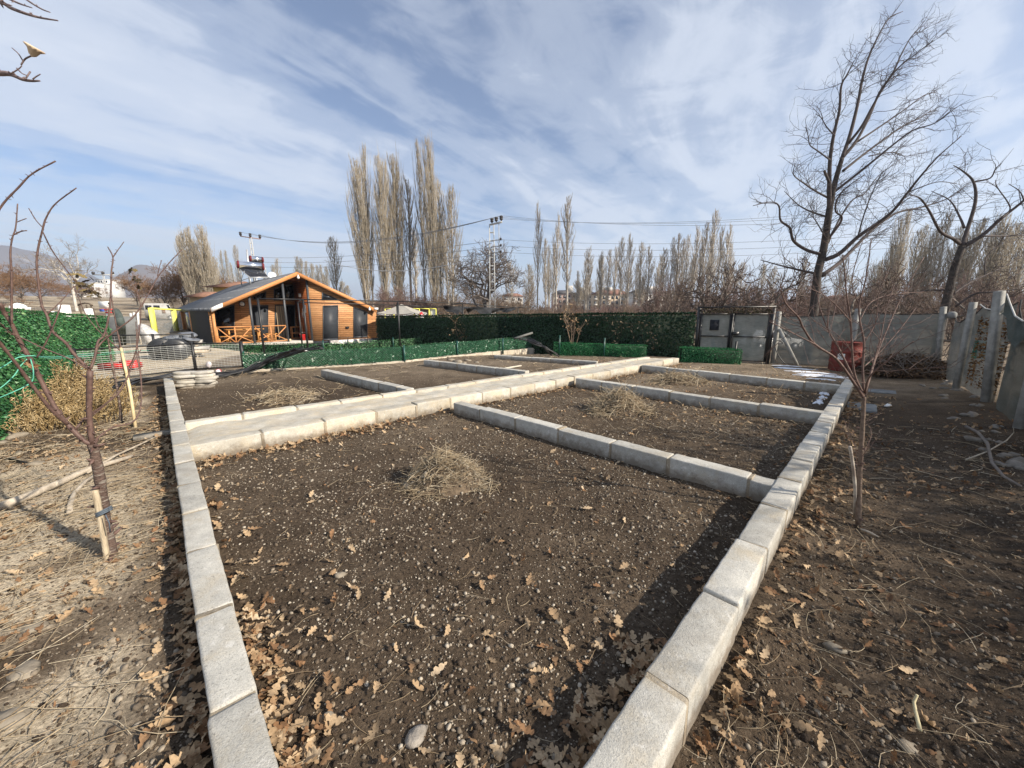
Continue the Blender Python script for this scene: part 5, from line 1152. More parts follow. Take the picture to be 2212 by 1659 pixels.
for (a, za), (b_, zb) in zip(bz[:-1], bz[1:]): m = MB(); m.bar((*(PB + PN + PD_ * a), za), (*(PB + PN + PD_ * b_), zb), .045); part('beam', m, black_metal, pergola)
for (a, za), (b_, zb) in zip([(0, 2.38), (4.6, 2.36), (8.8, 2.30), (13.4, 2.06)], [(.5, 2.3), (5.97, 2.2), (8.8, 2.1), (14.2, 1.97)]): m = MB(); m.bar((*(PB + PD_ * a), za + .01), (*(PB + PN + PD_ * b_), zb + .01), .04); part('beam', m, black_metal, pergola)
m = MB(); m.bar((*(PB + PD_ * 13.4), 2.08), (*(PB + PD_ * 15.2), 2.14), .045); part('beam', m, black_metal, pergola)
nsu, nsv = 44, 6; vs = []; rng = random.Random(12)
for i_ in range(nsu + 1):
    f = i_ / nsu; tt = 8.6 + 6.0 * f; base = PB + PN * .55 + PD_ * tt; zt = 2.17 - .14 * f
    dip = float(np.interp(f, [0, .06, .11, .15, .2, .25, .3, .34, .4, .46, .55, .62, .68, .78, .86, .93, 1], [.02, .30, .50, .22, .42, .12, .04, .34, .14, .40, .46, .44, .26, .18, .20, .10, .02])) + .03 * math.sin(f * 47)
    for j in range(nsv + 1):
        h = j / nsv; q = base + PN * (.10 * math.sin(17 * f + 2.2 * h) * h + .05 * math.sin(41 * f) * h); vs.append((q[0], q[1], zt - dip * (h ** .8) - .02 * h - .10 * h * math.sin(i_ * .9) ** 2))
m = MB(); m.add(vs, [(i_ * (nsv + 1) + j, (i_ + 1) * (nsv + 1) + j, (i_ + 1) * (nsv + 1) + j + 1, i_ * (nsv + 1) + j + 1) for i_ in range(nsu) for j in range(nsv)])
q = PB + PN * .55 + PD_ * 8.6; solo('shade_cloth', m, pm('black_shade_cloth', (.028, .030, .034), (.015, .016, .018), rough=.8), 'dark shade cloth drooping along the far end of the pergola frame', 'shade cloth', (q[0], q[1], 2.1), smooth=True)
# tent
TCn = at(868, 672, 27.5); tn = thing('garden_tent', 'grey peaked garden tent standing beyond the wooden house', 'garden tent', (TCn[0], TCn[1], -.35))
c = np.array([TCn[0], TCn[1]]); cs_ = [c + np.array(v) for v in ((-1.45, -.9), (1.15, -1.0), (1.5, 1.2), (-1.1, 1.3))]; apex = (c[0], c[1], 2.32); ez = 1.72
m = MB(); n = 8; vs = []
for k in range(4):
    a, b_ = cs_[k], cs_[(k + 1) % 4]; o = len(m.v); vs = []
    for i_ in range(n + 1):
        for j in range(n + 1):
            h = j / n; e = a + (b_ - a) * i_ / n; s_ = 4 * (i_ / n) * (1 - i_ / n); p = e * (1 - h) + c * h; z = ez + (apex[2] - ez) * (h ** 1.25) - .10 * s_ * (1 - h) + .0
            vs.append((p[0], p[1], z))
    m.add(vs, [(i_ * (n + 1) + j, (i_ + 1) * (n + 1) + j, (i_ + 1) * (n + 1) + j + 1, i_ * (n + 1) + j + 1) for i_ in range(n) for j in range(n)])
part('canopy', m, pm('grey_canvas', (.36, .34, .30), (.27, .255, .225), scale=3, rough=.9), tn, smooth=False)
for k in range(4): m = MB(); m.bar((*cs_[k], -.4), (*cs_[k], ez), .06); part('pole', m, black_metal, tn)
m = MB()
for k in range(4):
    a, b_ = cs_[k], cs_[(k + 1) % 4]; m.tube([(*(a + (b_ - a) * f), ez - .04 - .16 * 4 * f * (1 - f)) for f in np.linspace(0, 1, 9)], .018, 5)
part('valance_cord', m, white_p, tn)
tq = G(877, 733, -.35); tb = thing('picnic_table', 'dark weathered picnic table under the grey garden tent', 'picnic table', (tq[0], tq[1], -.35), .25)
dk_w = pm('dark_timber', (.13, .10, .075), (.07, .055, .042), scale=8)
m = MB(); m.box((0, 0, .62), (1.75, .75, .05)); part('top', m, dk_w, tb, local=True)
for y in (-.62, .62): m = MB(); m.box((0, y, .36), (1.75, .22, .04)); part('seat', m, dk_w, tb, local=True)
for x in (-.6, .6):
    for sg in (-1, 1): m = MB(); m.bar((x, sg * .22, .6), (x, sg * .55, 0), .08, .06); part('leg', m, pm('leg_timber', (.30, .19, .11)), tb, local=True)
    m = MB(); m.bar((x + .06, -.7, .31), (x + .06, .7, .31), .05, .09); part('stretcher', m, dk_w, tb, local=True)
q = G(914, 738, -.35); m = MB(); m.blob((0, 0, 1.62), (.13, .13, .17), random.Random(4), 2, .2); m.blob((.0, 0, 1.32), (.13, .12, .22), random.Random(5), 2, .2)
bq = PB + PN + PD_ * 7.66; m.v = [(a + bq[0], b_ + bq[1] - .1, c_) for a, b_, c_ in m.v]; solo('hanging_bag', m, pm('red_white_bag', (.75, .70, .68), (.62, .04, .05), scale=3.2, lo=.48, hi=.52), 'red and white bag hanging from the pergola beside the tent', 'bag', (bq[0], bq[1], 1.4), smooth=True)
q = G(932, 734, -.35); m = MB(); m.lathe((q[0], q[1], -.35), [(0, 0), (.26, 0), (.36, .5), (.38, .52), (.33, .52), (.28, .45), (0, .44)], 16); solo('plant_tub', m, pm('brown_tub', (.20, .17, .14)), 'grey brown plant tub in front of the dark back hedge', 'plant tub', (q[0], q[1], -.35), smooth=True)
q = at(862, 702, 24.5); m = MB(); m.blob((q[0] - .0, q[1], q[2] - .5), (.16, .14, .13), random.Random(3), 2, .15); 
q = at(817, 704, 26); m = MB(); m.tube([(q[0], q[1], .85), (q[0] + .5, q[1] + .3, .9)], .13, 10); solo('blue_roll', m, pm('blue_plastic', (.08, .2, .6)), 'bright blue roll hanging at the right corner of the wooden house', 'roll', (q[0], q[1], .85), smooth=True)
m = MB(); q = at(822, 700, 25.5); m.lathe((q[0], q[1], 1.0), [(0.02, .42), (.06, .4), (.16, .1), (.2, 0)], 14); solo('hanging_lamp_shade', m, galv, 'grey bell shaped lamp shade hanging under the tent edge', 'lamp shade', (q[0], q[1], 1.0), smooth=True)
# ------------------------------------------------------------------ black framed wire panel, pipes, pavers and yard clutter
wp = [e2(G(174, 830, .0)), e2(G(423, 800, .0)), e2(G(527, 793, .0))]
pf = thing('panel_fence', 'black framed pale wire fence panels in front of the yard, left', 'wire fence', (wp[0][0], wp[0][1], 0))
hts = [(.06, .90), (.04, .86), (.04, .82)]
for q, (za, zb) in zip(wp, hts): m = MB(); m.bar((*q, -.1), (*q, zb + .04), .065 if q is not wp[2] else .08); part('post', m, black_metal, pf)
pale_wire = pm('pale_wire', (.62, .63, .60), (.5, .51, .49), rough=.35, spec=.6, metal=.2)
for k in range(2):
    a, b_ = wp[k], wp[k + 1]; (za0, za1), (zb0, zb1) = hts[k], hts[k + 1]; L = np.linalg.norm(b_ - a); polys = []
    for zf in (0, 1): m = MB(); m.bar((*a, za0 + (za1 - za0) * zf), (*b_, zb0 + (zb1 - zb0) * zf), .04); part('rail', m, black_metal, pf)
    for j in range(1, 15): f = j / 15; polys.append((np.array([(*a, za0 + (za1 - za0) * f), (*b_, zb0 + (zb1 - zb0) * f)]), np.array([.0042, .0042])))
    nv = int(L / (.085 if k else .16))
    for j in range(1, nv): f = j / nv; q = a + (b_ - a) * f; polys.append((np.array([(*q, za0 + (zb0 - za0) * f), (*q, za1 + (zb1 - za1) * f)]), np.array([.0022, .0022])))
    m = MB()
    for V, Q in batch_tubes(polys, 4): m.arr(V, Q)
    part('wire_mesh', m, pale_wire, pf, kind='stuff')
# second, farther panel carrying pipes on top
a, b_ = e2(G(232, 790, 0)) * 1.12, e2(G(424, 778, 0)) * 1.06
pf2 = thing('panel_fence', 'dark wire gate standing open behind the front wire panels', 'wire fence', (a[0], a[1], 0)); m = MB()
for f in (0, .55, 1): q = a + (b_ - a) * f; m.bar((*q, -.1), (*q, .98), .06)
part('post', m, black_metal, pf2)
for z in (.25, .94): m = MB(); m.bar((*a, z), (*b_, z), .045); part('rail', m, black_metal, pf2)
m = MB(); polys = [(np.array([(*a, z), (*b_, z)]), np.array([.004, .004])) for z in np.arange(.30, .92, .12)] + [(np.array([(*(a + (b_ - a) * f), .25), (*(a + (b_ - a) * f), .94)]), np.array([.003, .003])) for f in np.linspace(.05, .95, 12)]
for V, Q in batch_tubes(polys, 4): m.arr(V, Q)
part('wire_mesh', m, pale_wire, pf2, kind='stuff')
# black water pipes lying in bundles
m_pipe = pm('black_pipe', (.022, .022, .024), (.014, .014, .015), rough=.45, spec=.45)
def crv(P, n=30):
    P = np.array(P, float); P = np.concatenate([[2 * P[0] - P[1]], P, [2 * P[-1] - P[-2]]]); out = []
    for i_ in range(1, len(P) - 2):
        for t_ in np.linspace(0, 1, max(2, n // (len(P) - 3)), endpoint=False):
            a, b_, c, d = P[i_ - 1:i_ + 3]; out.append(.5 * (2 * b_ + (c - a) * t_ + (2 * a - 5 * b_ + 4 * c - d) * t_ ** 2 + (3 * b_ - a - 3 * c + d) * t_ ** 3))
    out.append(P[-2]); return out
def pipes(label, pts, n, spread, r, seed):
    rng = random.Random(seed); base = [G(x, y, z) for x, y, z in pts]; root = thing('pipe_bundle', label, 'pipes', tuple(base[0]))
    for k in range(n):
        a0 = rng.uniform(-1, 1); P = []
        for i_, q in enumerate(base):
            d = base[min(i_ + 1, len(base) - 1)] - base[max(i_ - 1, 0)]; p = np.array([-d[1], d[0], 0]); p /= np.linalg.norm(p)
            s = spread[i_]; P.append(q + p * (a0 + rng.uniform(-.5, .5)) * s * 1.7 + np.array([0, 0, abs(rng.gauss(0, .4)) * s * .6]))
        if rng.random() < .5: P = P[:-1] + [P[-1] + (P[-1] - P[-2]) * rng.uniform(.0, .25)]
        m = MB(); m.tube(crv(P, 30), r, 6); part('pipe', m, m_pipe, root, smooth=True)
    return root
pipes('thick bundle of black pipes sweeping from the ground up over the green fence', [(446, 812, .08), (480, 811, .06), (520, 806, .07), (560, 792, .22), (598, 776, .42), (632, 764, .62), (668, 757, .74)], 15, [.16, .16, .18, .22, .24, .22, .26], .017, 1)
pipes('bundle of black pipes lying along the ground in the left strip', [(212, 848, .04), (250, 838, .06), (300, 826, .10), (345, 816, .18), (382, 808, .24)], 11, [.16, .14, .12, .10, .08], .024, 2)
pipes('black pipe ends hanging down over the far end of the green fence', [(1118, 735, .70), (1140, 735, .68), (1160, 742, .58), (1178, 754, .36), (1195, 769, .05)], 8, [.28, .2, .14, .15, .22], .02, 3)
q = [G(x, y, z) for x, y, z in ((1112, 731, .75), (1150, 719, .95))]; m = MB(); m.tube(q, .045, 8); solo('pipe', m, pm('pale_pipe_end', (.16, .16, .15)), 'single grey pipe sticking up at the fence end by the pipe ends', 'pipe', tuple(q[0]), smooth=True)
q = G(650, 757, .7); m = MB(); m.blob(q, (.22, .08, .04), random.Random(8), 2, .3); solo('plastic_scrap', m, pm('clear_plastic', (.72, .74, .76), rough=.25), 'pale scrap of plastic lying on the pipe bundle at the fence', 'plastic scrap', tuple(q), smooth=True)
# wavy edged pavers in two stacks, every paver its own thing
m_paver = conc('paver_concrete', (.50, .475, .43), (.38, .36, .32), (.46, .42, .34), .5, .7)
def paver(L=.46, Wd=.26, h=.065):
    m = MB(); n = 24; ring = []
    for k in range(n):
        a = 2 * math.pi * k / n; ca, sa = math.cos(a), math.sin(a); e = 3.2
        r = (abs(ca) ** e + abs(sa) ** e) ** (-1 / e); w_ = 1 + .055 * math.sin(6 * a)
        ring.append((r * ca * L / 2 * w_, r * sa * Wd / 2 * w_))
    vs = []
    for f, z in ((.95, 0), (1.0, .008), (1.0, h - .008), (.95, h), (0, h)): vs += [(x * f, y * f, z) for x, y in ring]
    m.add(vs, [(j * n + k, j * n + (k + 1) % n, (j + 1) * n + (k + 1) % n, (j + 1) * n + k) for j in range(4) for k in range(n)] + [tuple(range(n))[::-1]]); return m
def pstack(px, py, n, where, seed, first):
    rng = random.Random(seed); c = G(px, py, 0); z = tz(c[0], c[1]) - .02; global PAV
    for k in range(n):
        pos = 'lowest paver' if k == 0 else ('topmost paver' if k == n - 1 else ['second', 'third', 'fourth', 'fifth', 'sixth'][k - 1] + ' paver from the bottom')
        lab = f'grey wavy edged concrete paver, {pos} of the {where} stack'
        loc = (c[0] + rng.uniform(-.05, .05), c[1] + rng.uniform(-.04, .04), z + k * .072); rz_ = .35 + rng.uniform(-.25, .25)
        if PAV is None:
            PAV = bpy.data.objects.new('paver', to_mesh('paver', paver(), m_paver)); COL.objects.link(PAV); o = PAV; setp(o, lab, 'paver', 'concrete pavers stacked by the left bed')
        else: o = PAV.copy(); COL.objects.link(o); o['label'] = lab
        o.location = loc; o.rotation_euler = (rng.uniform(-.03, .03), rng.uniform(-.03, .03), rz_)
PAV = None
pstack(407, 838, 6, 'left', 3, True); pstack(444, 836, 6, 'right', 4, False)
# drums, bundles, posts
def drum(name, label, px, py, r, h, mat, ribs=True, cat='drum', zb=0.0):
    c = G(px, py, zb); root = thing(name, label, cat, (c[0], c[1], zb)); pr = [(0, 0), (r * .97, 0), (r, .02)]
    for k in (1, 2):
        z = h * k / 3; pr += [(r, z - .03), (r * 1.03, z - .012), (r * 1.03, z + .012), (r, z + .03)]
    pr += [(r, h - .02), (r * 1.02, h - .01), (r * 1.02, h), (r * .95, h)]
    m = MB(); m.lathe((c[0], c[1], zb), pr, 28); part('shell', m, mat, root, smooth=False)
    m = MB(); m.lathe((c[0], c[1], zb), [(r * .95, h - .02), (0, h - .02)], 28); part('lid', m, mat, root)
    return root, c
black_pl = pm('black_drum_plastic', (.03, .032, .035), (.018, .019, .021), rough=.4, spec=.5)
def lying(label, px, py, r, L, Y):
    q = at(px, py, Y); m = MB(); d = np.array([-.55, .83, 0]); c = np.array([q[0], q[1], r - .05]); root = thing('black_drum', label, 'drum', (c[0], c[1], -.05))
    m.tube([c - d * L / 2, c - d * L / 2 + d * .02, c - d * L * .17, c - d * L * .165, c + d * L * .165, c + d * L * .17, c + d * L / 2], [r * .96, r, r, r * 1.04, r * 1.04, r, r], 28); part('shell', m, black_pl, root, smooth=False)
    m = MB(); m.tube([c - d * (L / 2 + .004), c - d * (L / 2 + .02)], [r * .8, r * .78], 28); part('end_cap', m, black_pl, root)
lying('black plastic drum lying on its side, left of the pair behind the wire panel', 350, 742, .42, .9, 15.6)
lying('black plastic drum lying on its side, right of the pair behind the wire panel', 381, 742, .42, .9, 15.2)
tm = pm('grey_tarp', (.17, .185, .21), (.085, .09, .105), scale=4, rough=.6, bump=.5, bscale=8)
for k, (px, py, Y, r, lab) in enumerate([(378, 730, 16.4, (.34, .25, .12), 'left grey crumpled tarp lump on top of the yard pile'), (402, 728, 16.6, (.38, .28, .18), 'large grey crumpled tarp lump by the black house wall'), (412, 735, 15.6, (.22, .2, .1), 'small bluish tarp lump at the right end of the yard pile')]):
    q = at(px, py, Y); m = MB(); m.blob(q, r, random.Random(k), 3, .42); solo('tarp_lump', m, tm, lab, 'tarp', tuple(q), 'tarps on the yard pile', smooth=False)
# pile the tarps lie on: stacked boards and blocks seen through the panels
rng = random.Random(31); bc = at(398, 760, 15.6)
for k in range(6):
    m = MB(); L = rng.uniform(1.0, 1.9); m.box((bc[0] + rng.uniform(-.25, .25), bc[1] + .2 + rng.uniform(-.1, .1), -.02 + .13 * k), (L, .7, .11), .5 + rng.uniform(-.1, .1))
    lab = ['lowest board', 'second board from the ground', 'third board from the ground', 'fourth board from the ground', 'fifth board from the ground', 'topmost board'][k]
    solo('stacked_board', m, pm('grey_board', (.42, .40, .37), (.2, .19, .18), scale=3, rough=.9) if k % 2 else pm('pale_board', (.52, .44, .33), (.33, .27, .2), scale=3, rough=.9), f'weathered plank pile in the yard behind the wire, {lab}', 'board', (bc[0], bc[1] + .2, .13 * k), 'plank pile in the yard')
for k, (px, yt, yb) in enumerate([(273, 686, 742), (283, 677, 741), (290, 675, 740), (298, 672, 739)]):
    b0 = G(px + 4, yb, -.05); q = at(px - 1, yt, b0[1] + .35); m = MB(); m.bar(b0 - np.array([0, 0, .1]), q, .085, .09)
    solo('concrete_post', m, pm('white_concrete', (.66, .65, .62), (.50, .49, .46), rough=.9, scale=4), ['leftmost and shortest of the four leaning white concrete posts', 'second from left of the four leaning white concrete posts', 'third from left of the four leaning white concrete posts', 'rightmost and tallest of the four leaning white concrete posts'][k], 'post', tuple(b0), 'white concrete posts leaning in the yard')
P = [at(250, 672, 18.8), at(256, 682, 18.6), at(262, 705, 18.4), G(265, 745, 0)]; m = MB(); m.tube(crv(P, 16), [.15] * len(crv(P, 16)), 10); solo('net_roll', m, net_d, 'dark roll of net standing upright at the end of the left hedge', 'net roll', tuple(P[-1]), smooth=True)
q = at(266, 715, 22); m = MB(); m.box((q[0], q[1], .75), (1.3, .08, 1.6), .4); solo('grey_board', m, pm('grey_sheet', (.16, .165, .165), (.11, .115, .115), scale=2), 'flat grey sheet standing behind the white concrete posts', 'sheet', (q[0], q[1], 0))
q = at(322, 722, 20.5); m = MB(); m.blob((q[0], q[1], .5), (.36, .32, .62), random.Random(9), 3, .25); solo('wrapped_bundle', m, pm('white_plastic_wrap', (.52, .51, .50), (.28, .275, .27), scale=7, rough=.3, spec=.5, bump=.8, bscale=9), 'large bundle wrapped in whitish plastic beside the yellow fence post', 'bundle', (q[0], q[1], 0), smooth=False)
q = G(262, 800, 0); m = MB(); m.box((q[0], q[1], .16), (1.05, .34, .16), .1); m.box((q[0] + .25, q[1] + .05, .27), (.35, .3, .1), .1); solo('red_tray', m, pm('red_paint', (.55, .02, .02), (.42, .015, .015), rough=.4), 'red plastic tray lying behind the left wire panel', 'tray', (q[0], q[1], .1))
q = G(472, 803, .08); m = MB(); m.blob((q[0], q[1], .09), (.075, .075, .075), random.Random(2), 2, .02); solo('ball', m, pm('red_white_ball', (.75, .7, .7), (.55, .05, .08), scale=5, lo=.48, hi=.52), 'small red and white ball among the black pipes', 'ball', (q[0], q[1], .1), smooth=True)
q = G(452, 795, .05); m = MB(); m.blob((q[0], q[1], .16), (.08, .07, .10), random.Random(5), 2, .12); solo('plastic_jug', m, pm('pale_jug', (.6, .56, .58), rough=.4), 'pale plastic jug behind the wire panel near the pipes', 'jug', (q[0], q[1], .08), smooth=True)
# red oil barrel with a white label
bar, c = drum('oil_barrel', 'rusty red steel barrel with white label in front of the net fence', 1822, 800, .40, .92, pm('rusty_red', (.22, .045, .035), (.12, .03, .024), scale=6, rough=.6, dirt=((.10, .055, .04), 5, .55, .7), bump=.3), cat='barrel')
m = MB(); n = 8; a0, a1, zl, zh = 3.50, 3.95, .38, .56; vs = []
for k in range(n + 1): a = a0 + (a1 - a0) * k / n; vs += [(c[0] + .406 * math.cos(a), c[1] + .406 * math.sin(a), zl), (c[0] + .406 * math.cos(a), c[1] + .406 * math.sin(a), zh)]
m.add(vs, [(2 * k, 2 * k + 2, 2 * k + 3, 2 * k + 1) for k in range(n)]); lab_ = part('label_plate', m, white_p, bar)
m = MB(); am = (a0 + a1) / 2; R_ = .409
def bp_(da, z): return (c[0] + R_ * math.cos(am + da), c[1] + R_ * math.sin(am + da), z)
for k in range(4):
    an = [(0, .54), (.14, .47), (0, .40), (-.14, .47)]; a_, b_ = an[k], an[(k + 1) % 4]; m.bar(bp_(*a_), bp_(*b_), .012, .006)
m.bar(bp_(-.05, .50), bp_(.05, .44), .03, .006)
part('diamond_mark', m, pm('dark_print', (.08, .03, .03)), lab_)
# green bucket, flat slabs and debris right of the barrel
q = G(1874, 806, 0); m = MB(); m.tube([(q[0], q[1], .16), (q[0] + .14, q[1] + .05, .17)], [.17, .15], 16); solo('green_bucket', m, pm('green_plastic', (.03, .16, .04)), 'small green bucket lying on its side right of the barrel', 'bucket', (q[0], q[1], 0))
for k, (px, py, sx, sy, rz_, lab) in enumerate([(1902, 833, 1.05, .5, -.55, 'wide flat grey slab on the ground behind the right young tree'), (1862, 868, .45, .75, -.75, 'flat grey slab on the ground left of the right young tree trunk')]):
    q = G(px, py + 8, .02); m = MB(); rough_block(m, (q[0], q[1]), (math.cos(rz_), math.sin(rz_)), sx, sy, tz(q[0], q[1]) - .03, tz(q[0], q[1]) + .03, RNG, .004, .012); solo('flat_slab', m, pm('slate_slab', (.20, .21, .215), (.12, .13, .135), scale=6, rough=.8), lab, 'slab', (q[0], q[1], 0))
q = G(1919, 874, .03); m = MB(); m.blob((q[0], q[1], tz(q[0], q[1]) + .03), (.06, .05, .03), random.Random(1), 2, .3); solo('paper_scrap', m, white_p, 'white scrap of paper on the ground behind the right young tree', 'paper scrap', tuple(q))
# brush pile in the far right corner
bq = e2(G(1955, 808, 0)); br_ = thing('brush_pile', 'dark pile of cut branches and dead leaves in the far right corner', 'brush pile', (bq[0], bq[1], 0))
m = MB(); m.blob((bq[0], bq[1], .1), (1.15, .7, .30), random.Random(6), 3, .3); part('mound', m, pm('dark_mulch', (.075, .05, .035), (.03, .022, .016), scale=12, bump=.9, bscale=25), br_)
polys = []; rng = random.Random(17)
for k in range(170):
    a = rng.uniform(0, 6.28); r = rng.random() ** .5; x, y = bq[0] + 1.35 * r * math.cos(a), bq[1] + .9 * r * math.sin(a); z = .45 * (1 - r * r) + .05
    d = np.array([rng.gauss(0, 1), rng.gauss(0, 1), abs(rng.gauss(0, .5))]); d /= np.linalg.norm(d); L = rng.uniform(.3, .95); p0 = np.array([x, y, z])
    polys.append((np.array([p0, p0 + d * L * .35 + np.array([0, 0, rng.uniform(0, .1)]), p0 + d * L * .7 + np.array([0, 0, rng.uniform(0, .16)]), p0 + d * L]), np.array([.012, .010, .007, .004])))
m = MB()
for V, Q in batch_tubes(polys, 4): m.arr(V, Q)
part('branches', m, MATS['grey_bark'], br_, kind='stuff')
n_ = 2200; a = nr.random(n_) * 6.28; r = nr.random(n_) ** .5 * 1.25; Pc = np.stack([bq[0] + 1.35 * r * np.cos(a), bq[1] + .9 * r * np.sin(a), np.maximum(.02, .50 * (1 - r * r)) + nr.random(n_) * .14], -1)
V = np.einsum('nij,nmj->nmi', rot_rand(n_, .8), LEAF[None] * nr.uniform(.03, .055, n_)[:, None, None]) + Pc[:, None]
m = MB(); m.arr(V.reshape(-1, 3), ((np.arange(n_) * 33)[:, None, None] + LF[None]).reshape(-1, 4)); part('dead_leaves', m, tint_mat('dull_leaf', [(0, (.035, .02, .012)), (.6, (.11, .065, .035)), (1, (.20, .13, .075))]), br_, kind='stuff', attr=np.repeat(nr.random(n_), 33))
# black hose loop at the concrete post by the gate
P = [at(1680, 713 + 30, 13.6), at(1691, 742, 13.5), at(1684, 736, 13.6), at(1676, 738, 13.6), at(1675, 752, 13.5), at(1684, 772, 13.4), at(1697, 787, 13.3)]
m = MB(); m.tube(crv(P, 26), .016, 6); solo('hose', m, m_pipe, 'thin black hose looping down beside the braced concrete post', 'hose', tuple(P[-1]), smooth=True)
# dry golden weeds along the left hedge, each clump its own
def weed(name, label, px, py, h, rad, n, seed, group, stops='dry'):
    c = G(px, py, 0); rng = random.Random(seed); polys = []; tn = []; root = thing(name, label, 'dry weeds', (c[0], c[1], tz(c[0], c[1])), 0, group); z0 = tz(c[0], c[1])
    for k in range(n):
        a = rng.uniform(0, 6.28); r = rad * rng.random() ** .6; p = np.array([c[0] + r * math.cos(a) * .7, c[1] + r * math.sin(a) * .7, z0]); L = h * rng.uniform(.35, 1.15)
        d = np.array([math.cos(a) * rng.uniform(.1, .8), math.sin(a) * rng.uniform(.1, .8), 1.0]); d /= np.linalg.norm(d); w = np.array([rng.gauss(0, .16), rng.gauss(0, .16), 0]) * L
        pts = [p, p + d * L * .35 + w * .3, p + d * L * .7 + w * .8, p + d * L + w * 1.2 - np.array([0, 0, .12 * L])]; t_ = rng.uniform(.25, 1); rr_ = .0028 + .00042 * c[1]
        polys.append((np.array(pts), np.array([rr_, rr_, rr_ * .8, rr_ * .4]))); tn.append(t_)
        for _ in range(4):
            f = rng.uniform(.35, 1); q = p + d * L * f + w * f * .8; dd = np.array([rng.gauss(0, 1), rng.gauss(0, 1), rng.gauss(.3, .6)]); dd /= np.linalg.norm(dd); l2 = L * rng.uniform(.06, .2)
            polys.append((np.array([q, q + dd * l2 * .35, q + dd * l2 * .7, q + dd * l2]), np.array([rr_, rr_ * 1.8, rr_ * 1.5, rr_ * .3]))); tn.append(min(1, t_ + rng.uniform(-.15, .1)))
    m = MB()
    for V, Q in batch_tubes(polys, 3): m.arr(V, Q)
    part('stems', m, tint_mat('golden_weed', [(0, (.15, .10, .05)), (.4, (.29, .20, .09)), (.8, (.42, .315, .165)), (1, (.54, .43, .26))]), root, kind='stuff', attr=np.repeat(tn, 12))
gw = 'golden dry weeds along the left hedge'
for k, (px, py, h, rad, n) in enumerate([(165, 862, .5, .7, 170), (205, 872, .36, .7, 150), (120, 890, .5, .6, 150), (160, 905, .34, .6, 130), (75, 915, .55, .5, 130), (105, 930, .35, .5, 110), (235, 890, .38, .6, 110), (200, 915, .32, .6, 110), (48, 905, .5, .35, 90), (140, 850, .75, .4, 110)]):
    weed('dry_weed', ['tallest golden dry weed clump at the end of the black wire panel', 'bushy golden weed clump under the second sapling', 'golden weed clump against the middle of the left hedge', 'golden weed clump before the hedge and left of the leaning sapling', 'golden weed clump at the near part of the left hedge', 'short golden weed clump in front of the near hedge weeds', 'low golden weeds right of the second sapling', 'low golden weeds in front of the second sapling', 'small golden weed clump nearest the left photo edge', 'slim golden weed clump against the hedge corner'][k], px, py, h, rad, n, 400 + k, gw)
for k, (px, py, h) in enumerate([(1112 + 20, 732, 1.5)]): pass
def shrub(label, px, Y, base_z, h, n, seed, leafy=0):
    q = at(px, 720, Y); rng = random.Random(seed); root = thing('shrub', label, 'shrub', (q[0], q[1], base_z)); polys = []; tips = []
    for k in range(n):
        a = rng.uniform(0, 6.28); d = np.array([math.cos(a) * .28, math.sin(a) * .28, 1]); L = h * rng.uniform(.6, 1.05); p = np.array([q[0], q[1], base_z]); pts = [p, p + d * L * .35, p + d * L * .7 + np.array([rng.gauss(0, .06), rng.gauss(0, .06), 0]), p + d * L + np.array([rng.gauss(0, .12), rng.gauss(0, .12), 0])]
        polys.append((np.array(pts), np.array([.018, .014, .010, .006]))); tips += pts[2:]
        for _ in range(3):
            f = rng.uniform(.4, .9); s = p + d * L * f; e = s + np.array([rng.gauss(0, .2), rng.gauss(0, .2), rng.uniform(.1, .4)]); polys.append((np.array([s, s * .66 + e * .34, s * .33 + e * .67, e]), np.array([.010, .008, .007, .005]))); tips.append(e)
    m = MB()
    for V, Q in batch_tubes(polys, 4): m.arr(V, Q)
    part('stems', m, pm('shrub_stem', (.24, .18, .125), (.14, .10, .07)), root)
    if leafy:
        T_ = np.array([tips[rng.randrange(len(tips))] for _ in range(leafy)]) + nr.normal(0, .10, (leafy, 3)); V = np.einsum('nij,nmj->nmi', rot_rand(leafy, 1.2), LEAF[None] * nr.uniform(.035, .06, leafy)[:, None, None]) + T_[:, None]
        m = MB(); m.arr(V.reshape(-1, 3), ((np.arange(leafy) * 33)[:, None, None] + LF[None]).reshape(-1, 4)); part('dead_leaves', m, leaf_m, root, kind='stuff', attr=np.repeat(nr.uniform(.1, .8, leafy), 33))
shrub('dead brown leafy shrub in front of the back hedge between pergola posts', 999, 21.5, -.35, 1.9, 16, 1, 260)
shrub('thin bare shrub beside the last pergola post', 1117, 20.2, -.3, 1.7, 14, 2, 60)
shrub('bare young tree with a few yellow leaves rising above the back hedge', 1240, 17.6, -.1, 2.5, 12, 3, 150)
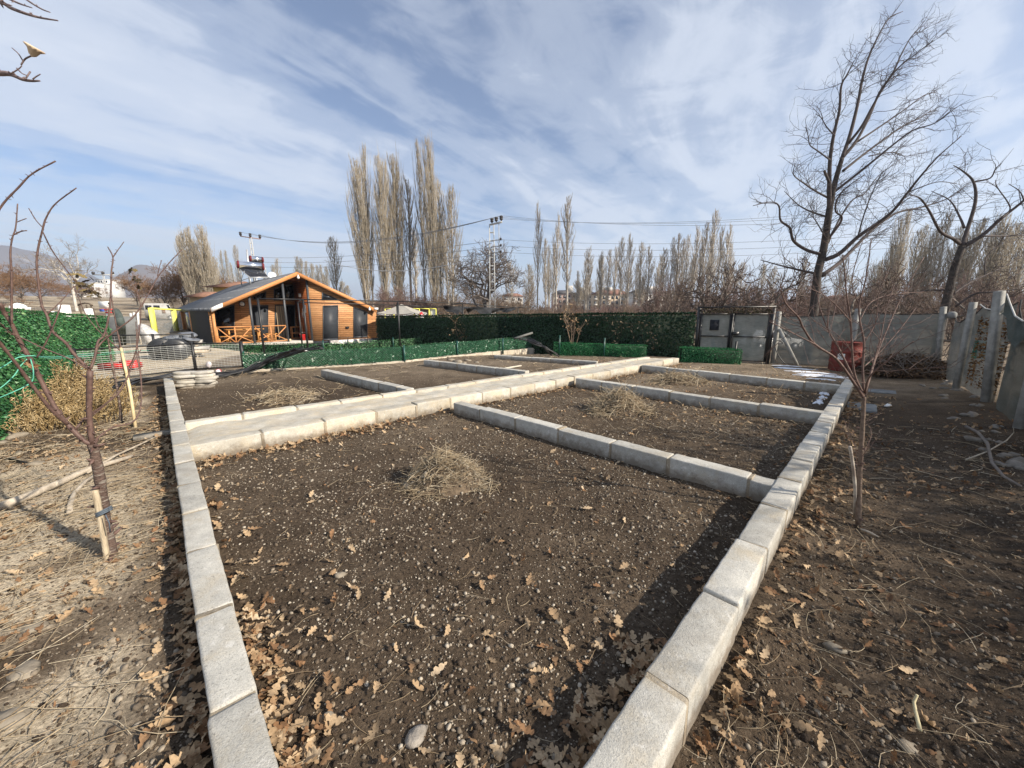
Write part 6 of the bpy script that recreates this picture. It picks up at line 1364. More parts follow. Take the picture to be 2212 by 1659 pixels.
# ------------------------------------------------------------------ trees that are traced limb by limb
def tree_traced(name, label, limbs, Y0, base, mats, seed, spur=0.0, twigs=None, cat='tree', trunk_n=1, n_side=8, knob=0.0):
    """limbs: (points in photo, depth change at the end, r0, r1)"""
    rng = random.Random(seed); root = thing(name, label, cat, base); tr = MB(); cr = MB(); fine_ = []
    for k, (pts, dY, r0, r1) in enumerate(limbs):
        n = len(pts); d0 = 0.0
        if isinstance(dY, tuple): d0, dY = dY
        P = [at(x, y, Y0 + d0 + (dY - d0) * (i_ / (n - 1))) for i_, (x, y) in enumerate(pts)]
        if k == 0: P[0] = np.array(base) - np.array([0, 0, .05])
        C_ = crv(P, max(8, 5 * (n - 1))); m_ = len(C_); R = [r0 + (r1 - r0) * (i_ / (m_ - 1)) for i_ in range(m_)]
        if knob: R = [r * (1 + knob * (rng.random() - .4)) for r in R]
        (tr if k < trunk_n else cr).tube(C_, R, n_side if r0 > .03 else 6)
        L = np.linalg.norm(np.diff(np.array(C_), axis=0), axis=1).sum()
        if spur and k >= 0:
            for _ in range(int(L / spur)):
                i_ = rng.randrange(1, m_ - 1); q = np.array(C_[i_]); d = np.array([rng.gauss(0, 1), rng.gauss(0, 1), rng.gauss(.3, .8)]); d /= np.linalg.norm(d); l = R[i_] * rng.uniform(1.6, 3.2) + .006
                cr.tube([q, q + d * l * .6, q + d * l], [max(.0022, R[i_] * .45), max(.002, R[i_] * .4), .0008], 5)
        if twigs:
            dens, tl, bias, tr0, lev = twigs
            for _ in range(int(L * dens)):
                f = rng.uniform(.22, 1.0); i_ = min(m_ - 2, int(f * (m_ - 1))); q = np.array(C_[i_]); ax = np.array(C_[i_ + 1]) - q; ax /= np.linalg.norm(ax) + 1e-9
                grow(fine_, q, ax, tl * rng.uniform(.5, 1.2) * (1.15 - .5 * f), min(tr0, R[i_] * .6), lev, rng, bias, tr0)
    part('trunk', tr, mats[0], root, smooth=True)
    if fine_:
        for V, Q in batch_tubes(fine_, 4): cr.arr(V, Q)
    part('crown', cr, mats[1], root, smooth=True)
    return root
def grow(out, p, ax, L, r, lev, rng, bias, r0, gn=.22, ang=.75):
    d = ax + np.array([rng.gauss(0, ang), rng.gauss(0, ang), rng.gauss(0, ang)]) * 1.0; d = d / np.linalg.norm(d) + np.array(bias); d /= np.linalg.norm(d)
    K = 5; pts = [p]; q = p.copy(); dd = d.copy()
    for k in range(K - 1):
        dd = dd + np.array([rng.gauss(0, gn), rng.gauss(0, gn), rng.gauss(0, gn)]) + np.array(bias) * .25; dd /= np.linalg.norm(dd); q = q + dd * L / (K - 1); pts.append(q.copy())
    out.append((np.array(pts), np.array([r, r * .88, r * .75, r * .6, r * .42])))
    if lev > 0:
        for _ in range(rng.choice((2, 3, 3))):
            i_ = rng.randrange(1, K); ax2 = pts[i_] - pts[i_ - 1]; ax2 /= np.linalg.norm(ax2); grow(out, pts[i_], ax2, L * rng.uniform(.4, .72), r * .62, lev - 1, rng, bias, r0, gn, ang)

bark_plum = pm('plum_bark', (0.165, 0.115, 0.092), (0.075, 0.050, 0.042), scale=38, rough=.8, spec=.2, bump=1.0, bscale=70, stretch=(.5, .5, 2.2), dirt=((.26, .225, .19), 24, .52, .62))
bark_twig = pm('plum_twig', (0.135, 0.082, 0.066), (0.072, 0.042, 0.036), scale=25, rough=.6, spec=.35)
bark_tan = pm('young_bark', (0.21, 0.155, 0.115), (0.12, 0.085, 0.065), scale=28, rough=.8, bump=.5, bscale=60)
bark_tan2 = pm('young_twig', (0.17, 0.11, 0.09), (0.10, 0.065, 0.055), scale=25, rough=.7)
def zA(x, y): return (.3307 * x, 658.3 + .3307 * y)
def zB(x, y): return (.2645 * x, 493.7 + .2645 * y)
A_ = lambda *q: [zA(*p) for p in q]
B_ = lambda *q: [zB(*p) for p in q]
lt = G(243, 1204, 0)
left_limbs = [
    ([(243, 1204), (229, 1127), (216, 1036), (205, 980), (199, 960)], 0.0, .034, .026),
    (A_((600, 910), (545, 885), (440, 780), (370, 690), (270, 500), (225, 410)) + B_((230, 1040), (150, 900), (95, 780), (30, 680), (0, 620)) + [(-30, 640), (-55, 600)], -.25, 0.0167, 0.0080),
    (A_((440, 780), (340, 690), (220, 540), (110, 390), (0, 250), (-60, 180)), (-.08, -.45), 0.0112, 0.0064),
    (A_((490, 820), (560, 740), (700, 640), (780, 570), (830, 480)) + B_((1090, 1090), (1150, 990)), (-.03, .35), 0.0068, 0.0032),
    (A_((600, 910), (582, 700), (588, 430)), .02, 0.0167, 0.0168),
    (A_((588, 430), (490, 330), (430, 250)) + B_((430, 840), (380, 700), (345, 640), (320, 500), (300, 300), (310, 170), (345, 20)) + [(100, 470), (120, 440), (165, 406)], (.02, .22), 0.0099, 0.0036),
    (A_((590, 420), (620, 340), (640, 240)) + B_((850, 870), (890, 700), (905, 520), (910, 350), (922, 235), (880, 150)), (.02, .30), 0.0087, 0.0032),
    (B_((922, 235), (960, 180), (1012, 108)), (.28, .33), 0.0031, 0.0024),
    (B_((780, 1000), (830, 930), (950, 830), (1070, 740), (1150, 640), (1230, 500), (1300, 380), (1400, 260), (1488, 172)), (.08, .55), 0.0062, 0.0028),
    (B_((1285, 390), (1300, 320), (1320, 258)), (.40, .44), 0.0025, 0.0024),
    (B_((720, 1150), (560, 1060), (360, 980), (150, 880), (40, 840)), (.0, -.25), 0.0050, 0.0024),
    (B_((300, 1056), (370, 940), (430, 810), (480, 680), (500, 615)), (-.05, .05), 0.0050, 0.0032),
    (B_((380, 700), (440, 650), (520, 570), (600, 480), (690, 440)), (.10, .35), 0.0043, 0.0024),
    (B_((97, 780), (95, 600), (95, 390), (85, 200), (100, 80)) + [(34, 490), (38, 440)], (-.2, -.1), 0.0062, 0.0028),
    ([(30, 507), (45, 500), (58, 498)], (-.12, -.1), .004, .003), ([(36, 480), (46, 476), (57, 472)], (-.11, -.1), 0.0025, 0.0024),
    ([(93, 492), (78, 476), (62, 450)], (.15, .2), 0.0031, 0.0024),
    ([(91, 498), (112, 540), (135, 572), (160, 604), (186, 636)], (.14, .35), 0.0037, 0.0024),
    ([(-55, 600), (-30, 520), (0, 450), (40, 405), (70, 375), (120, 348)], (-.25, -.1), 0.0062, 0.0036),
    (A_((610, 900), (650, 860), (740, 800), (860, 770), (910, 700), (925, 580), (915, 440), (890, 300), (905, 130)) , (0, .55), 0.0074, 0.0032),
    (B_((1130, 1410), (1155, 1260), (1140, 1100), (1120, 930), (1108, 760)), (.4, .5), 0.0031, 0.0024),
    (B_((150, 900), (60, 830), (0, 770)), (-.2, -.35), 0.0037, 0.0024),
    (B_((700, 1570), (860, 1440), (1000, 1260)), (.1, .3), 0.0037, 0.0032),
]
tree_traced('young_tree', 'near leafless young fruit tree tied to a split stake, left foreground', left_limbs, 2.72, tuple(lt), (bark_plum, bark_twig), 3, spur=.034, knob=.22)
# split stake, blue tie, green string, dead leaves on the near tree
st_ = G(229, 1208, 0); m = MB(); m.tube(crv([st_ - np.array([0, 0, .1]), at(222, 1150, 2.66), at(212, 1095, 2.67), at(203, 1058, 2.68)], 14), [.018, .019, .02, .02, .021, .021, .022, .022, .022, .023, .023, .023, .024, .024, .024][:len(crv([0 * st_, st_, st_ * 2, st_ * 3], 14))], 5)
solo('split_stake', m, pm('split_wood', (.50, .42, .30), (.24, .19, .13), scale=12, stretch=(3, 3, .4), rough=.8, bump=.4), 'short split wooden stake tied to the near young tree', 'stake', tuple(st_))
m = MB(); q = at(223, 1108, 2.68)
for k in range(3): m.tube([(q[0] + .042 * math.cos(a) + .008, q[1] + .045 * math.sin(a), q[2] + .012 * k + .02 * math.cos(a)) for a in np.linspace(0, 6.283, 14)], .006, 5)
m.tube([at(228, 1112, 2.63), at(236, 1130, 2.62), at(238, 1150, 2.63)], .004, 4); solo('tie', m, pm('blue_grey_tie', (.10, .125, .155)), 'blue grey tie round the near young tree and its stake', 'tie', tuple(q), smooth=True)
string_m = pm('mint_string', (.13, .46, .33), (.09, .34, .25), rough=.6)
s0 = at(70, 764, 2.60)
sp = thing('string', 'mint green string stretched from the near young tree to the far sapling stake', 'string', tuple(s0))
for pts in ([(40, 766, 2.6), (120, 771, 3.2), (200, 764, 4.2), (280, 758, 5.6), (322, 757, 6.1)], [(62, 768, 2.6), (120, 774, 3.2), (200, 768, 4.2), (290, 759, 5.9)],
            [(75, 768, 2.58), (40, 772, 2.5), (10, 790, 2.45), (-20, 805, 2.4)], [(62, 772, 2.6), (45, 790, 2.55), (30, 812, 2.5), (5, 835, 2.45), (-10, 842, 2.42)], [(66, 775, 2.58), (72, 800, 2.55), (70, 822, 2.55), (55, 834, 2.5), (30, 846, 2.45), (-8, 862, 2.4)]):
    m = MB(); m.tube(crv([at(*p) for p in pts], 22), .0035, 5); part('strand', m, string_m, sp, smooth=True)
def leafbunch(name, label, cpts, n, spread, seed, sz=(.02, .035), mat=None, cat='dead leaves', tl=(.2, .6)):
    P = np.array([cpts[i_ % len(cpts)] for i_ in range(n)]) + nr.normal(0, spread, (n, 3)); V = np.einsum('nij,nmj->nmi', rot_rand(n, 1.2), LEAF[None] * nr.uniform(*sz, n)[:, None, None]) + P[:, None]
    m = MB(); m.arr(V.reshape(-1, 3), ((np.arange(n) * 33)[:, None, None] + LF[None]).reshape(-1, 4)); M_ = tuple(P[0]); solo(name, m, mat or leaf_m, label, cat, M_, smooth=True, attr=np.repeat(nr.uniform(*tl, n), 33))
leafbunch('leaf_bundle', 'rusty dead leaf bundle caught where the green string is tied', [at(66, 788, 2.58), at(76, 788, 2.58), at(72, 794, 2.57), at(60, 784, 2.58)], 12, .012, 1, (.022, .034), tl=(.15, .35))
olive_leaf = tint_mat('olive_leaf', [(0, (.025, .02, .02)), (.5, (.12, .09, .04)), (1, (.24, .19, .09))])
leafbunch('hanging_leaves', 'withered olive brown leaves hanging from the tip of the near young tree', [at(*zB(x, y), 3.05) for x, y in ((600, 360), (650, 390), (680, 420), (640, 430), (670, 470), (710, 470), (720, 510), (745, 530), (770, 545), (800, 570), (830, 575), (700, 390))], 34, .018, 2, (.018, .032), olive_leaf, tl=(.0, .75))
# second sapling and its stake, farther along the strip
s2b = G(262, 916, 0); Y2 = float(s2b[1])
limbs2 = [
    (A_((787, 775), (780, 640), (760, 520), (735, 400), (715, 280), (690, 170)) + B_((805, 800), (760, 650)), .2, .020, .007),
    (A_((840, 570), (820, 430), (800, 330)) + B_((960, 850), (925, 650), (905, 520)), (.3, .5), .016, .006),
    (A_((870, 690), (850, 590), (840, 500), (835, 400)) , (.4, .4), .022, .016),
    (B_((1085, 1380), (1020, 1170), (985, 990), (970, 870)), (.3, .5), .018, .010),
    (B_((1010, 1200), (1090, 1060), (1130, 900), (1150, 660), (1120, 520), (1100, 420)), (.4, .7), .011, .005),
    (B_((985, 1000), (880, 900), (800, 830), (700, 700), (640, 560), (600, 470)), (.4, .3), .010, .004),
    (B_((1030, 1200), (960, 1180), (880, 1165)), (.4, .2), .006, .003),
]
tree_traced('young_tree', 'second leafless sapling behind the near tree with dead leaves at its top', limbs2, Y2, tuple(s2b), (bark_plum, bark_twig), 5, spur=.10)
leafbunch('hanging_leaves', 'few withered leaves at the tip of the second sapling', [at(*zB(x, y), Y2 + .7) for x, y in ((1090, 345), (1100, 400), (1130, 420), (1110, 440), (1140, 490))], 12, .03, 3, (.04, .07), olive_leaf, tl=(.0, .8))
q0, q1 = G(*zA(886, 805), 0), at(*zA(790, 282), 6.4); m = MB(); m.tube([q0, q0 * .5 + q1 * .5 + np.array([.02, 0, 0]), q1], [.024, .022, .02], 7); solo('stake', m, pm('yellowish_stake', (.66, .54, .33), (.5, .39, .22), rough=.7), 'long pale yellow stake leaning beside the second sapling', 'stake', tuple(q0), smooth=True)
# twigs of a tree standing just outside the photo, upper left
def z8(x, y): return (x / 1.508 * .5486, y / 1.508 * .5486)
C8 = lambda *q: [z8(*p) for p in q]
ob = G(-420, 1000, 0.0)
limbs3 = [([(-420, 1000), (-400, 700), (-380, 400), (-330, 150)], .3, .05, .03), ([(-380, 400), (-250, 200), (-100, 165)] + C8((-100, 430), (0, 435), (60, 440), (130, 470), (190, 480), (237, 480)), (.2, .1), .02, .003),
          (C8((60, 440), (110, 410), (130, 390)), (.1, .1), .003, .002), (C8((100, 405), (130, 435), (165, 450)), (.1, .1), .003, .002), (C8((150, 470), (180, 425)), (.1, .12), .003, .003), (C8((195, 470), (215, 455), (240, 440)), (.1, .1), .003, .002),
          (C8((125, 385), (150, 350), (190, 330)), (.1, .1), .003, .003), (C8((135, 360), (110, 320), (72, 285)), (.1, .1), .0025, .002), ([(-330, 150), (-150, 20), (-60, -10)] + C8((0, 10), (60, 45), (150, 80), (240, 105), (343, 122)), (.3, .1), .014, .0025),
          (C8((-60, -60), (90, 10), (140, 30), (190, 46)), (.2, .1), .005, .002), (C8((120, -30), (190, 20), (250, 55), (297, 73)), (.2, .1), .005, .002)]
tree_traced('fruit_tree', 'bare twigs of a fruit tree reaching in at the top left corner', limbs3, 1.9, tuple(ob), (bark_plum, pm('grey_twig', (.20, .15, .14), (.12, .085, .08), scale=30, rough=.7)), 7, spur=.10)
q = at(*z8(200, 300), 2.0); m = MB(); m.lathe((0, 0, 0), [(.0, -.03), (.012, -.02), (.02, .0), (.034, .012), (.03, .016), (0, .01)], 12); M_ = Matrix.Translation(Vector(q)) @ Matrix.Rotation(.5, 4, 'Y'); m.v = [tuple(M_ @ Vector(p)) for p in m.v]; solo('seed_cup', m, pm('pale_cup', (.62, .50, .36), (.35, .25, .18)), 'open pale fruit cup on a twig at the upper left', 'seed cup', tuple(q), smooth=True)

# right young tree
def zR(x, y): return (1673 + .5768 * x, 521 + .5768 * y)
R_ = lambda *q: [zR(*p) for p in q]
rt = G(1856, 1130, 0); YR = float(rt[1])
rl_ = [
    (R_((316, 945), (318, 880), (322, 830), (325, 765), (330, 690), (335, 585)), .0, 0.0234, 0.0165),
    (R_((333, 585), (290, 520), (230, 440), (150, 385), (105, 320), (90, 285), (40, 230), (20, 160)), -.5, 0.0115, 0.0030),
    (R_((333, 580), (285, 490), (240, 400), (200, 330), (165, 230), (170, 180)), .35, 0.0101, 0.0030),
    (R_((333, 575), (300, 500), (290, 400), (285, 300), (270, 200), (262, 110), (255, 50)), -.15, 0.0101, 0.0030),
    (R_((335, 570), (330, 480), (335, 380), (320, 300), (318, 230), (340, 150), (355, 50), (362, -10)), .15, 0.0108, 0.0030),
    (R_((340, 565), (360, 500), (385, 420), (430, 310), (480, 200), (560, 60)), .5, 0.0094, 0.0030),
    (R_((339, 570), (355, 510), (420, 450), (520, 375)), -.4, 0.0079, 0.0030),
    (R_((335, 470), (390, 420), (470, 330), (530, 250)), (.1, .4), 0.0058, 0.0023),
    (R_((345, 545), (375, 440), (400, 350), (420, 250), (450, 160)), .3, 0.0072, 0.0023),
    (R_((318, 300), (360, 230), (440, 200), (560, 190)), (.1, .45), 0.0043, 0.0023),
    (R_((200, 330), (205, 260), (240, 170), (250, 100)), (.2, .3), 0.0043, 0.0023),
    (R_((150, 385), (60, 340), (-20, 300)), (-.3, -.5), 0.0043, 0.0023),
    (R_((285, 300), (230, 240), (180, 200), (120, 170)), (-.1, -.3), 0.0043, 0.0023),
    (R_((335, 380), (380, 300), (390, 200), (430, 100)), (.1, .2), 0.0050, 0.0023),
    (R_((320, 250), (290, 160), (310, 60), (330, 0)), (.1, .05), 0.0043, 0.0023),
]
tree_traced('young_tree', 'slim leafless young tree standing in the right strip beside the block wall', rl_, YR, tuple(rt), (bark_tan, bark_tan2), 11, spur=.09, twigs=(8.0, .42, (.06, .0, .12), .0028, 1), knob=.12)
q0 = G(1846, 1118, 0); m = MB(); m.tube(crv([q0, at(1847, 1060, YR - .02), at(1843, 1010, YR - .05), at(1836, 965, YR - .08)], 12), .013, 6); solo('stake', m, pm('peeled_stick', (.55, .50, .42), (.25, .2, .16), scale=9, rough=.7), 'short peeled white stick standing beside the right young tree', 'stake', tuple(q0), smooth=True)

# the tall wind swept tree and its neighbour behind the net fence
def z7(x, y): return (1591 + .3968 * x, .3968 * y)
S_ = lambda *q: [z7(*p) for p in q]
bark_dark = pm('dark_tree_bark', (0.082, 0.070, 0.062), (0.038, 0.032, 0.029), scale=9, rough=.9, bump=.6, bscale=30)
twig_dark = pm('dark_twig', (0.10, 0.08, 0.075), (0.06, 0.05, 0.047), scale=6, rough=.85)
YT = 17.0; tb_ = at(*z7(425, 1659), YT); tb_ = (tb_[0], tb_[1], -.9)
TL = [
    (S_((423, 1720), (425, 1659), (440, 1500), (475, 1350), (500, 1180), (520, 1060), (545, 960), (575, 860)), .0, .185, .075),
    (S_((575, 860), (610, 760), (640, 650), (665, 540), (685, 430), (720, 310), (770, 200), (830, 100), (905, 62)), .8, .075, .012),
    (S_((505, 1140), (505, 990), (510, 860), (530, 730), (560, 600), (570, 470), (605, 400), (640, 330)), -.9, .085, .014),
    (S_((505, 995), (482, 940), (478, 930)), (-.5, -.6), .05, .04),
    (S_((575, 860), (650, 770), (720, 640), (780, 500), (850, 400), (900, 290), (960, 190), (1015, 170)), 1.5, .065, .011),
    (S_((610, 780), (680, 690), (740, 580), (810, 460), (880, 370), (980, 290), (1070, 220)), -1.2, .055, .011),
    (S_((580, 930), (680, 850), (800, 760), (900, 690), (1000, 640), (1060, 600)), 2.0, .055, .012),
    (S_((525, 1050), (640, 960), (740, 880), (850, 790), (960, 710), (1080, 670), (1190, 590)), -1.5, .055, .011),
    (S_((660, 770), (780, 690), (910, 600), (1020, 520), (1090, 500)), (.5, 1.4), .040, .010),
    (S_((480, 1415), (560, 1380), (660, 1290), (760, 1220), (850, 1150), (930, 1050), (1010, 950), (1100, 850), (1225, 740)), -2.2, .09, .012),
    (S_((465, 1500), (560, 1430), (640, 1350), (740, 1250), (870, 1160), (1000, 1130), (1150, 1080), (1260, 1000)), 2.4, .085, .012),
    (S_((460, 1385), (380, 1360), (310, 1310), (290, 1240), (240, 1200), (230, 1120), (180, 1100), (90, 1120)), -1.2, .07, .012),
    (S_((435, 1490), (320, 1465), (220, 1440), (130, 1415)), .8, .055, .014),
    (S_((490, 1180), (400, 1150), (330, 1110), (260, 1040)), 1.4, .04, .011),
    (S_((495, 1075), (430, 1040), (370, 1000), (310, 950), (320, 890)), -1.4, .04, .010),
    (S_((508, 870), (440, 820), (400, 790), (390, 740), (375, 690)), (-.6, -1.5), .03, .009),
    (S_((535, 740), (490, 690), (460, 640), (430, 620)), (-.8, .4), .026, .009),
    (S_((500, 1300), (560, 1220), (572, 1180), (540, 1150), (545, 1090), (600, 1020), (700, 950)), -1.6, .05, .012),
    (S_((500, 1320), (530, 1250), (620, 1100), (700, 1050), (770, 960), (890, 870)), 1.2, .042, .010),
    (S_((720, 850), (840, 830), (930, 850), (1060, 820)), (1.2, 2.2), .024, .008),
    (S_((500, 1320), (430, 1200), (400, 1170)), (0, -1), .03, .01),
    (S_((660, 1290), (700, 1150), (760, 1000), (800, 930)), (-.8, -1.6), .03, .009),
    (S_((930, 1050), (1000, 1020), (1100, 990), (1200, 1000)), (-1.6, -2.0), .024, .008),
]
tree_traced('bare_tree', 'tall dark leafless tree leaning with the wind behind the net fence', TL, YT, tb_, (bark_dark, twig_dark), 21, twigs=(4.2, 1.25, (.16, 0, .14), .011, 2), trunk_n=1)
Y2_ = 14.0; b2 = at(*z7(1140, 1659), Y2_); b2 = (b2[0], b2[1], -.3)
TL2 = [
    (S_((1135, 1720), (1140, 1659), (1160, 1570), (1190, 1450), (1230, 1340)), 0, .13, .095),
    (S_((1230, 1340), (1250, 1270), (1300, 1100), (1290, 990), (1230, 930), (1180, 900)), .8, .07, .012),
    (S_((1215, 1325), (1180, 1300), (1110, 1260), (1050, 1150), (1000, 1080), (940, 1060)), -.9, .06, .012),
    (S_((1240, 1240), (1210, 1170), (1160, 1090), (1060, 1040)), (.2, 1.2), .04, .010),
    (S_((1290, 990), (1380, 970), (1410, 920), (1440, 890)), (.7, .2), .03, .009),
    (S_((1240, 1340), (1340, 1280), (1440, 1190), (1565, 1090), (1640, 1000)), -.8, .075, .02),
    (S_((1340, 1285), (1450, 1285), (1565, 1280), (1650, 1270)), (-.4, .4), .03, .01),
    (S_((1440, 1190), (1490, 1130), (1420, 1020), (1410, 980)), (-.6, 0), .026, .009),
    (S_((1565, 1090), (1540, 1040), (1480, 1000)), (-.7, -.3), .02, .008),
    (S_((1150, 1580), (1050, 1580), (950, 1600), (880, 1630)), .6, .03, .009),
    (S_((1180, 1600), (1250, 1550), (1370, 1490), (1460, 1450), (1565, 1390)), .8, .035, .010),
    (S_((1190, 1670), (1300, 1600), (1400, 1590), (1565, 1570)), (0, -.8), .04, .014),
    (S_((1350, 1500), (1360, 1400), (1440, 1330), (1530, 1310)), (.5, .9), .02, .008),
]
tree_traced('bare_tree', 'dark leafless tree with wide forked limbs at the right photo edge', TL2, Y2_, b2, (bark_dark, twig_dark), 22, twigs=(3.6, .85, (0, 0, .10), .009, 2), trunk_n=1)
# ------------------------------------------------------------------ background: poplars, bare trees and bushes
pop_bark = pm('poplar_bark', (0.46, 0.42, 0.36), (0.25, 0.22, 0.185), scale=1.2, stretch=(2, 2, .5), rough=.9)
pop_twig = tint_mat('poplar_twig', [(0, (0.24, 0.20, 0.15)), (.5, (0.34, 0.295, 0.225)), (1, (0.45, 0.40, 0.32))], rough=.9, bscale=2)
pop_twig2 = tint_mat('pale_poplar_twig', [(0, (0.26, 0.225, 0.185)), (.5, (0.36, 0.32, 0.27)), (1, (0.46, 0.42, 0.365))], rough=.9, bscale=2)
def poplar_mesh(seed, bare=.12, nb=110, wid=.075, stems=1, nt=11, tr=.024):
    """unit tree, 20 m high"""
    rng = random.Random(seed); H = 20.0; polys = []; tn = []; tp = []
    for s in range(stems):
        bx, by = (0, 0) if stems == 1 else (rng.uniform(-.5, .5), rng.uniform(-.5, .5)); hh = H * (1 if s == 0 else rng.uniform(.72, .97)); lx, ly = (rng.uniform(-.4, .4) if stems > 1 else rng.uniform(-.2, .2)), rng.uniform(-.4, .4)
        def axis_(f): return np.array([bx + lx * f * (1 + .6 * s) + .15 * math.sin(3 * f + seed), by + ly * f, hh * f])
        tp.append((np.array([axis_(f) for f in np.linspace(0, 1, 9)]), np.array([.20 * (1 - f) ** .8 + .018 for f in np.linspace(0, 1, 9)]) * (1 if s == 0 else .7)))
        n = int(nb * (1 if s == 0 else .75))
        for k in range(n):
            f = bare + (1 - bare) * (k + rng.random()) / n; p = axis_(f); a = rng.uniform(0, 6.283)
            env = wid * H * (math.sin(min(1, (f - bare + .06) / .40) * 1.57) * (1 - max(0, f - .38) / .70) ** .75)
            L = min(env * rng.uniform(2.2, 4.2), (hh - p[2]) * 1.02 + .6, 6.0) * rng.uniform(.55, 1)
            sp_ = min(env * rng.uniform(.45, 1.05), L * .5); d = np.array([math.cos(a), math.sin(a)])
            pts = []
            for t_ in np.linspace(0, 1, 5):
                o = sp_ * (t_ ** .62); pts.append(np.array([p[0] + d[0] * o, p[1] + d[1] * o, p[2] + L * (.16 * t_ + .84 * t_ ** 1.25)]) + (np.array([rng.gauss(0, .04), rng.gauss(0, .04), 0]) if 0 < t_ < 1 else 0))
            r = tr * rng.uniform(.9, 1.7); polys.append((np.array(pts), np.array([r * 1.5, r * 1.25, r, r * .8, r * .45]))); tint_ = rng.uniform(.0, .7); tn.append(tint_)
            for _ in range(nt):
                i_ = rng.choice((1, 1, 2, 2, 3, 3)); g = rng.random(); q = pts[i_] * (1 - g) + pts[i_ + 1] * g; a2 = rng.uniform(0, 6.283); l2 = L * rng.uniform(.14, .40); o2 = l2 * rng.uniform(.14, .42)
                tw = [q + np.array([math.cos(a2) * o2 * t_ ** .7, math.sin(a2) * o2 * t_ ** .7, l2 * t_]) for t_ in (0, .5, 1)]
                polys.append((np.array(tw), np.array([tr * .75, tr * .62, tr * .3]))); tn.append(min(1, tint_ + rng.uniform(.0, .45)))
    trunk = MB(); trunk.nblocks += batch_tubes(tp, 8); crown = MB(); ta = []
    byk = {}
    for pl_, t_ in zip(polys, tn): byk.setdefault(len(pl_[0]), []).append((pl_, t_))
    for K, L in byk.items():
        crown.nblocks += batch_tubes([x[0] for x in L], 3); ta.append(np.repeat([x[1] for x in L], K * 3))
    return trunk, crown, np.concatenate(ta)
POP = {}; PW = {}
def pop_proto(key, mat, **kw):
    t_, c_, a_ = poplar_mesh(**kw); V_ = np.concatenate([b[0] for b in c_.nblocks]); PW[key] = float(np.percentile(np.hypot(V_[:, 0], V_[:, 1]), 93)) * .86
    POP[key] = (to_mesh('trunk', t_, pop_bark, smooth=True), to_mesh('crown', c_, mat, smooth=True, attr=a_))
for k in range(3): pop_proto(f'full{k}', pop_twig, seed=10 + k, bare=.04, nb=105, wid=.14, stems=3, nt=11, tr=.026)
for k in range(3): pop_proto(f'slim{k}', pop_twig, seed=20 + k, bare=.10, nb=105, wid=.105, stems=1, nt=10, tr=.027)
for k in range(4): pop_proto(f'bare{k}', pop_twig2, seed=30 + k, bare=.30, nb=75, wid=.09, stems=1, nt=8, tr=.028)
def put_tree(name, meshes, label, cat, loc, scale, rz, group, names=('trunk', 'crown')):
    r = thing(name, label, cat, loc, rz, group); r.scale = scale
    for nm, me in zip(names, meshes):
        if me is None: continue
        o = bpy.data.objects.new(nm, me); COL.objects.link(o); o.parent = r
        if nm == 'trunk': c_ = min(1.0, 1.25 * scale[2] / scale[0]); o.scale = (c_, c_, 1)
    return r
prng = random.Random(99)
def poplar(px, top, w, Y, kind, label, group):
    t_ = at(px, top, Y); z = tz(t_[0], Y); h = t_[2] - z; keys = [k for k in POP if k.startswith(kind)]; k = prng.choice(keys)
    sx = max(.5 * h / 20, min(3.2 * h / 20, w / 2 / F * Y / PW[k]))
    put_tree('poplar', POP[k], label, 'poplar', (t_[0], Y, z - .1), (sx, sx, h / 20), prng.uniform(0, 6.28), group)
def q4(x, y): return (713.2 + .248 * x, 274.3 + .248 * y)
def q5(x, y): return (1097 + .248 * x, 411.5 + .248 * y)
def q3(x, y): return (356.6 + .186 * x, 438.9 + .186 * y)
def q7(x, y): return (1591 + .3968 * x, .3968 * y)
g1 = 'tall feathery poplars in the middle clump right of the house'
big = [(225, 295, 135, 60, 'full', 'leftmost tall poplar of the middle clump, with a rounded lower top'), (285, 190, 80, 62, 'slim', 'tall spiky poplar second from left in the middle clump'), (405, 275, 130, 60, 'full', 'broad dense poplar in the middle of the left group of the clump'), (520, 262, 140, 61, 'full', 'broad dense poplar at the right of the left group of the clump'),
       (665, 480, 95, 63, 'bare', 'thin see through poplar in the gap of the middle clump'), (765, 155, 90, 62, 'slim', 'slim poplar left beside the tallest one of the middle clump'), (850, 130, 120, 60, 'full', 'tallest poplar of the middle clump'), (935, 475, 85, 61, 'slim', 'shorter poplar right beside the tallest one of the clump'), (1040, 540, 130, 60, 'slim', 'rightmost poplar of the middle clump'),
       (1010, 860, 90, 66, 'bare', 'low thin poplar at the foot of the clump, right side'), (720, 900, 80, 66, 'bare', 'low thin poplar at the foot of the clump, gap side'), (600, 1150, 70, 70, 'bare', 'small poplar low between the two groups of the clump')]
for x, y, w, Y, k, lab in big: px, py = q4(x, y); poplar(px, py, w * .248 * 1.05, Y, k, lab, g1)
g2 = 'poplars behind the roof of the wooden house'
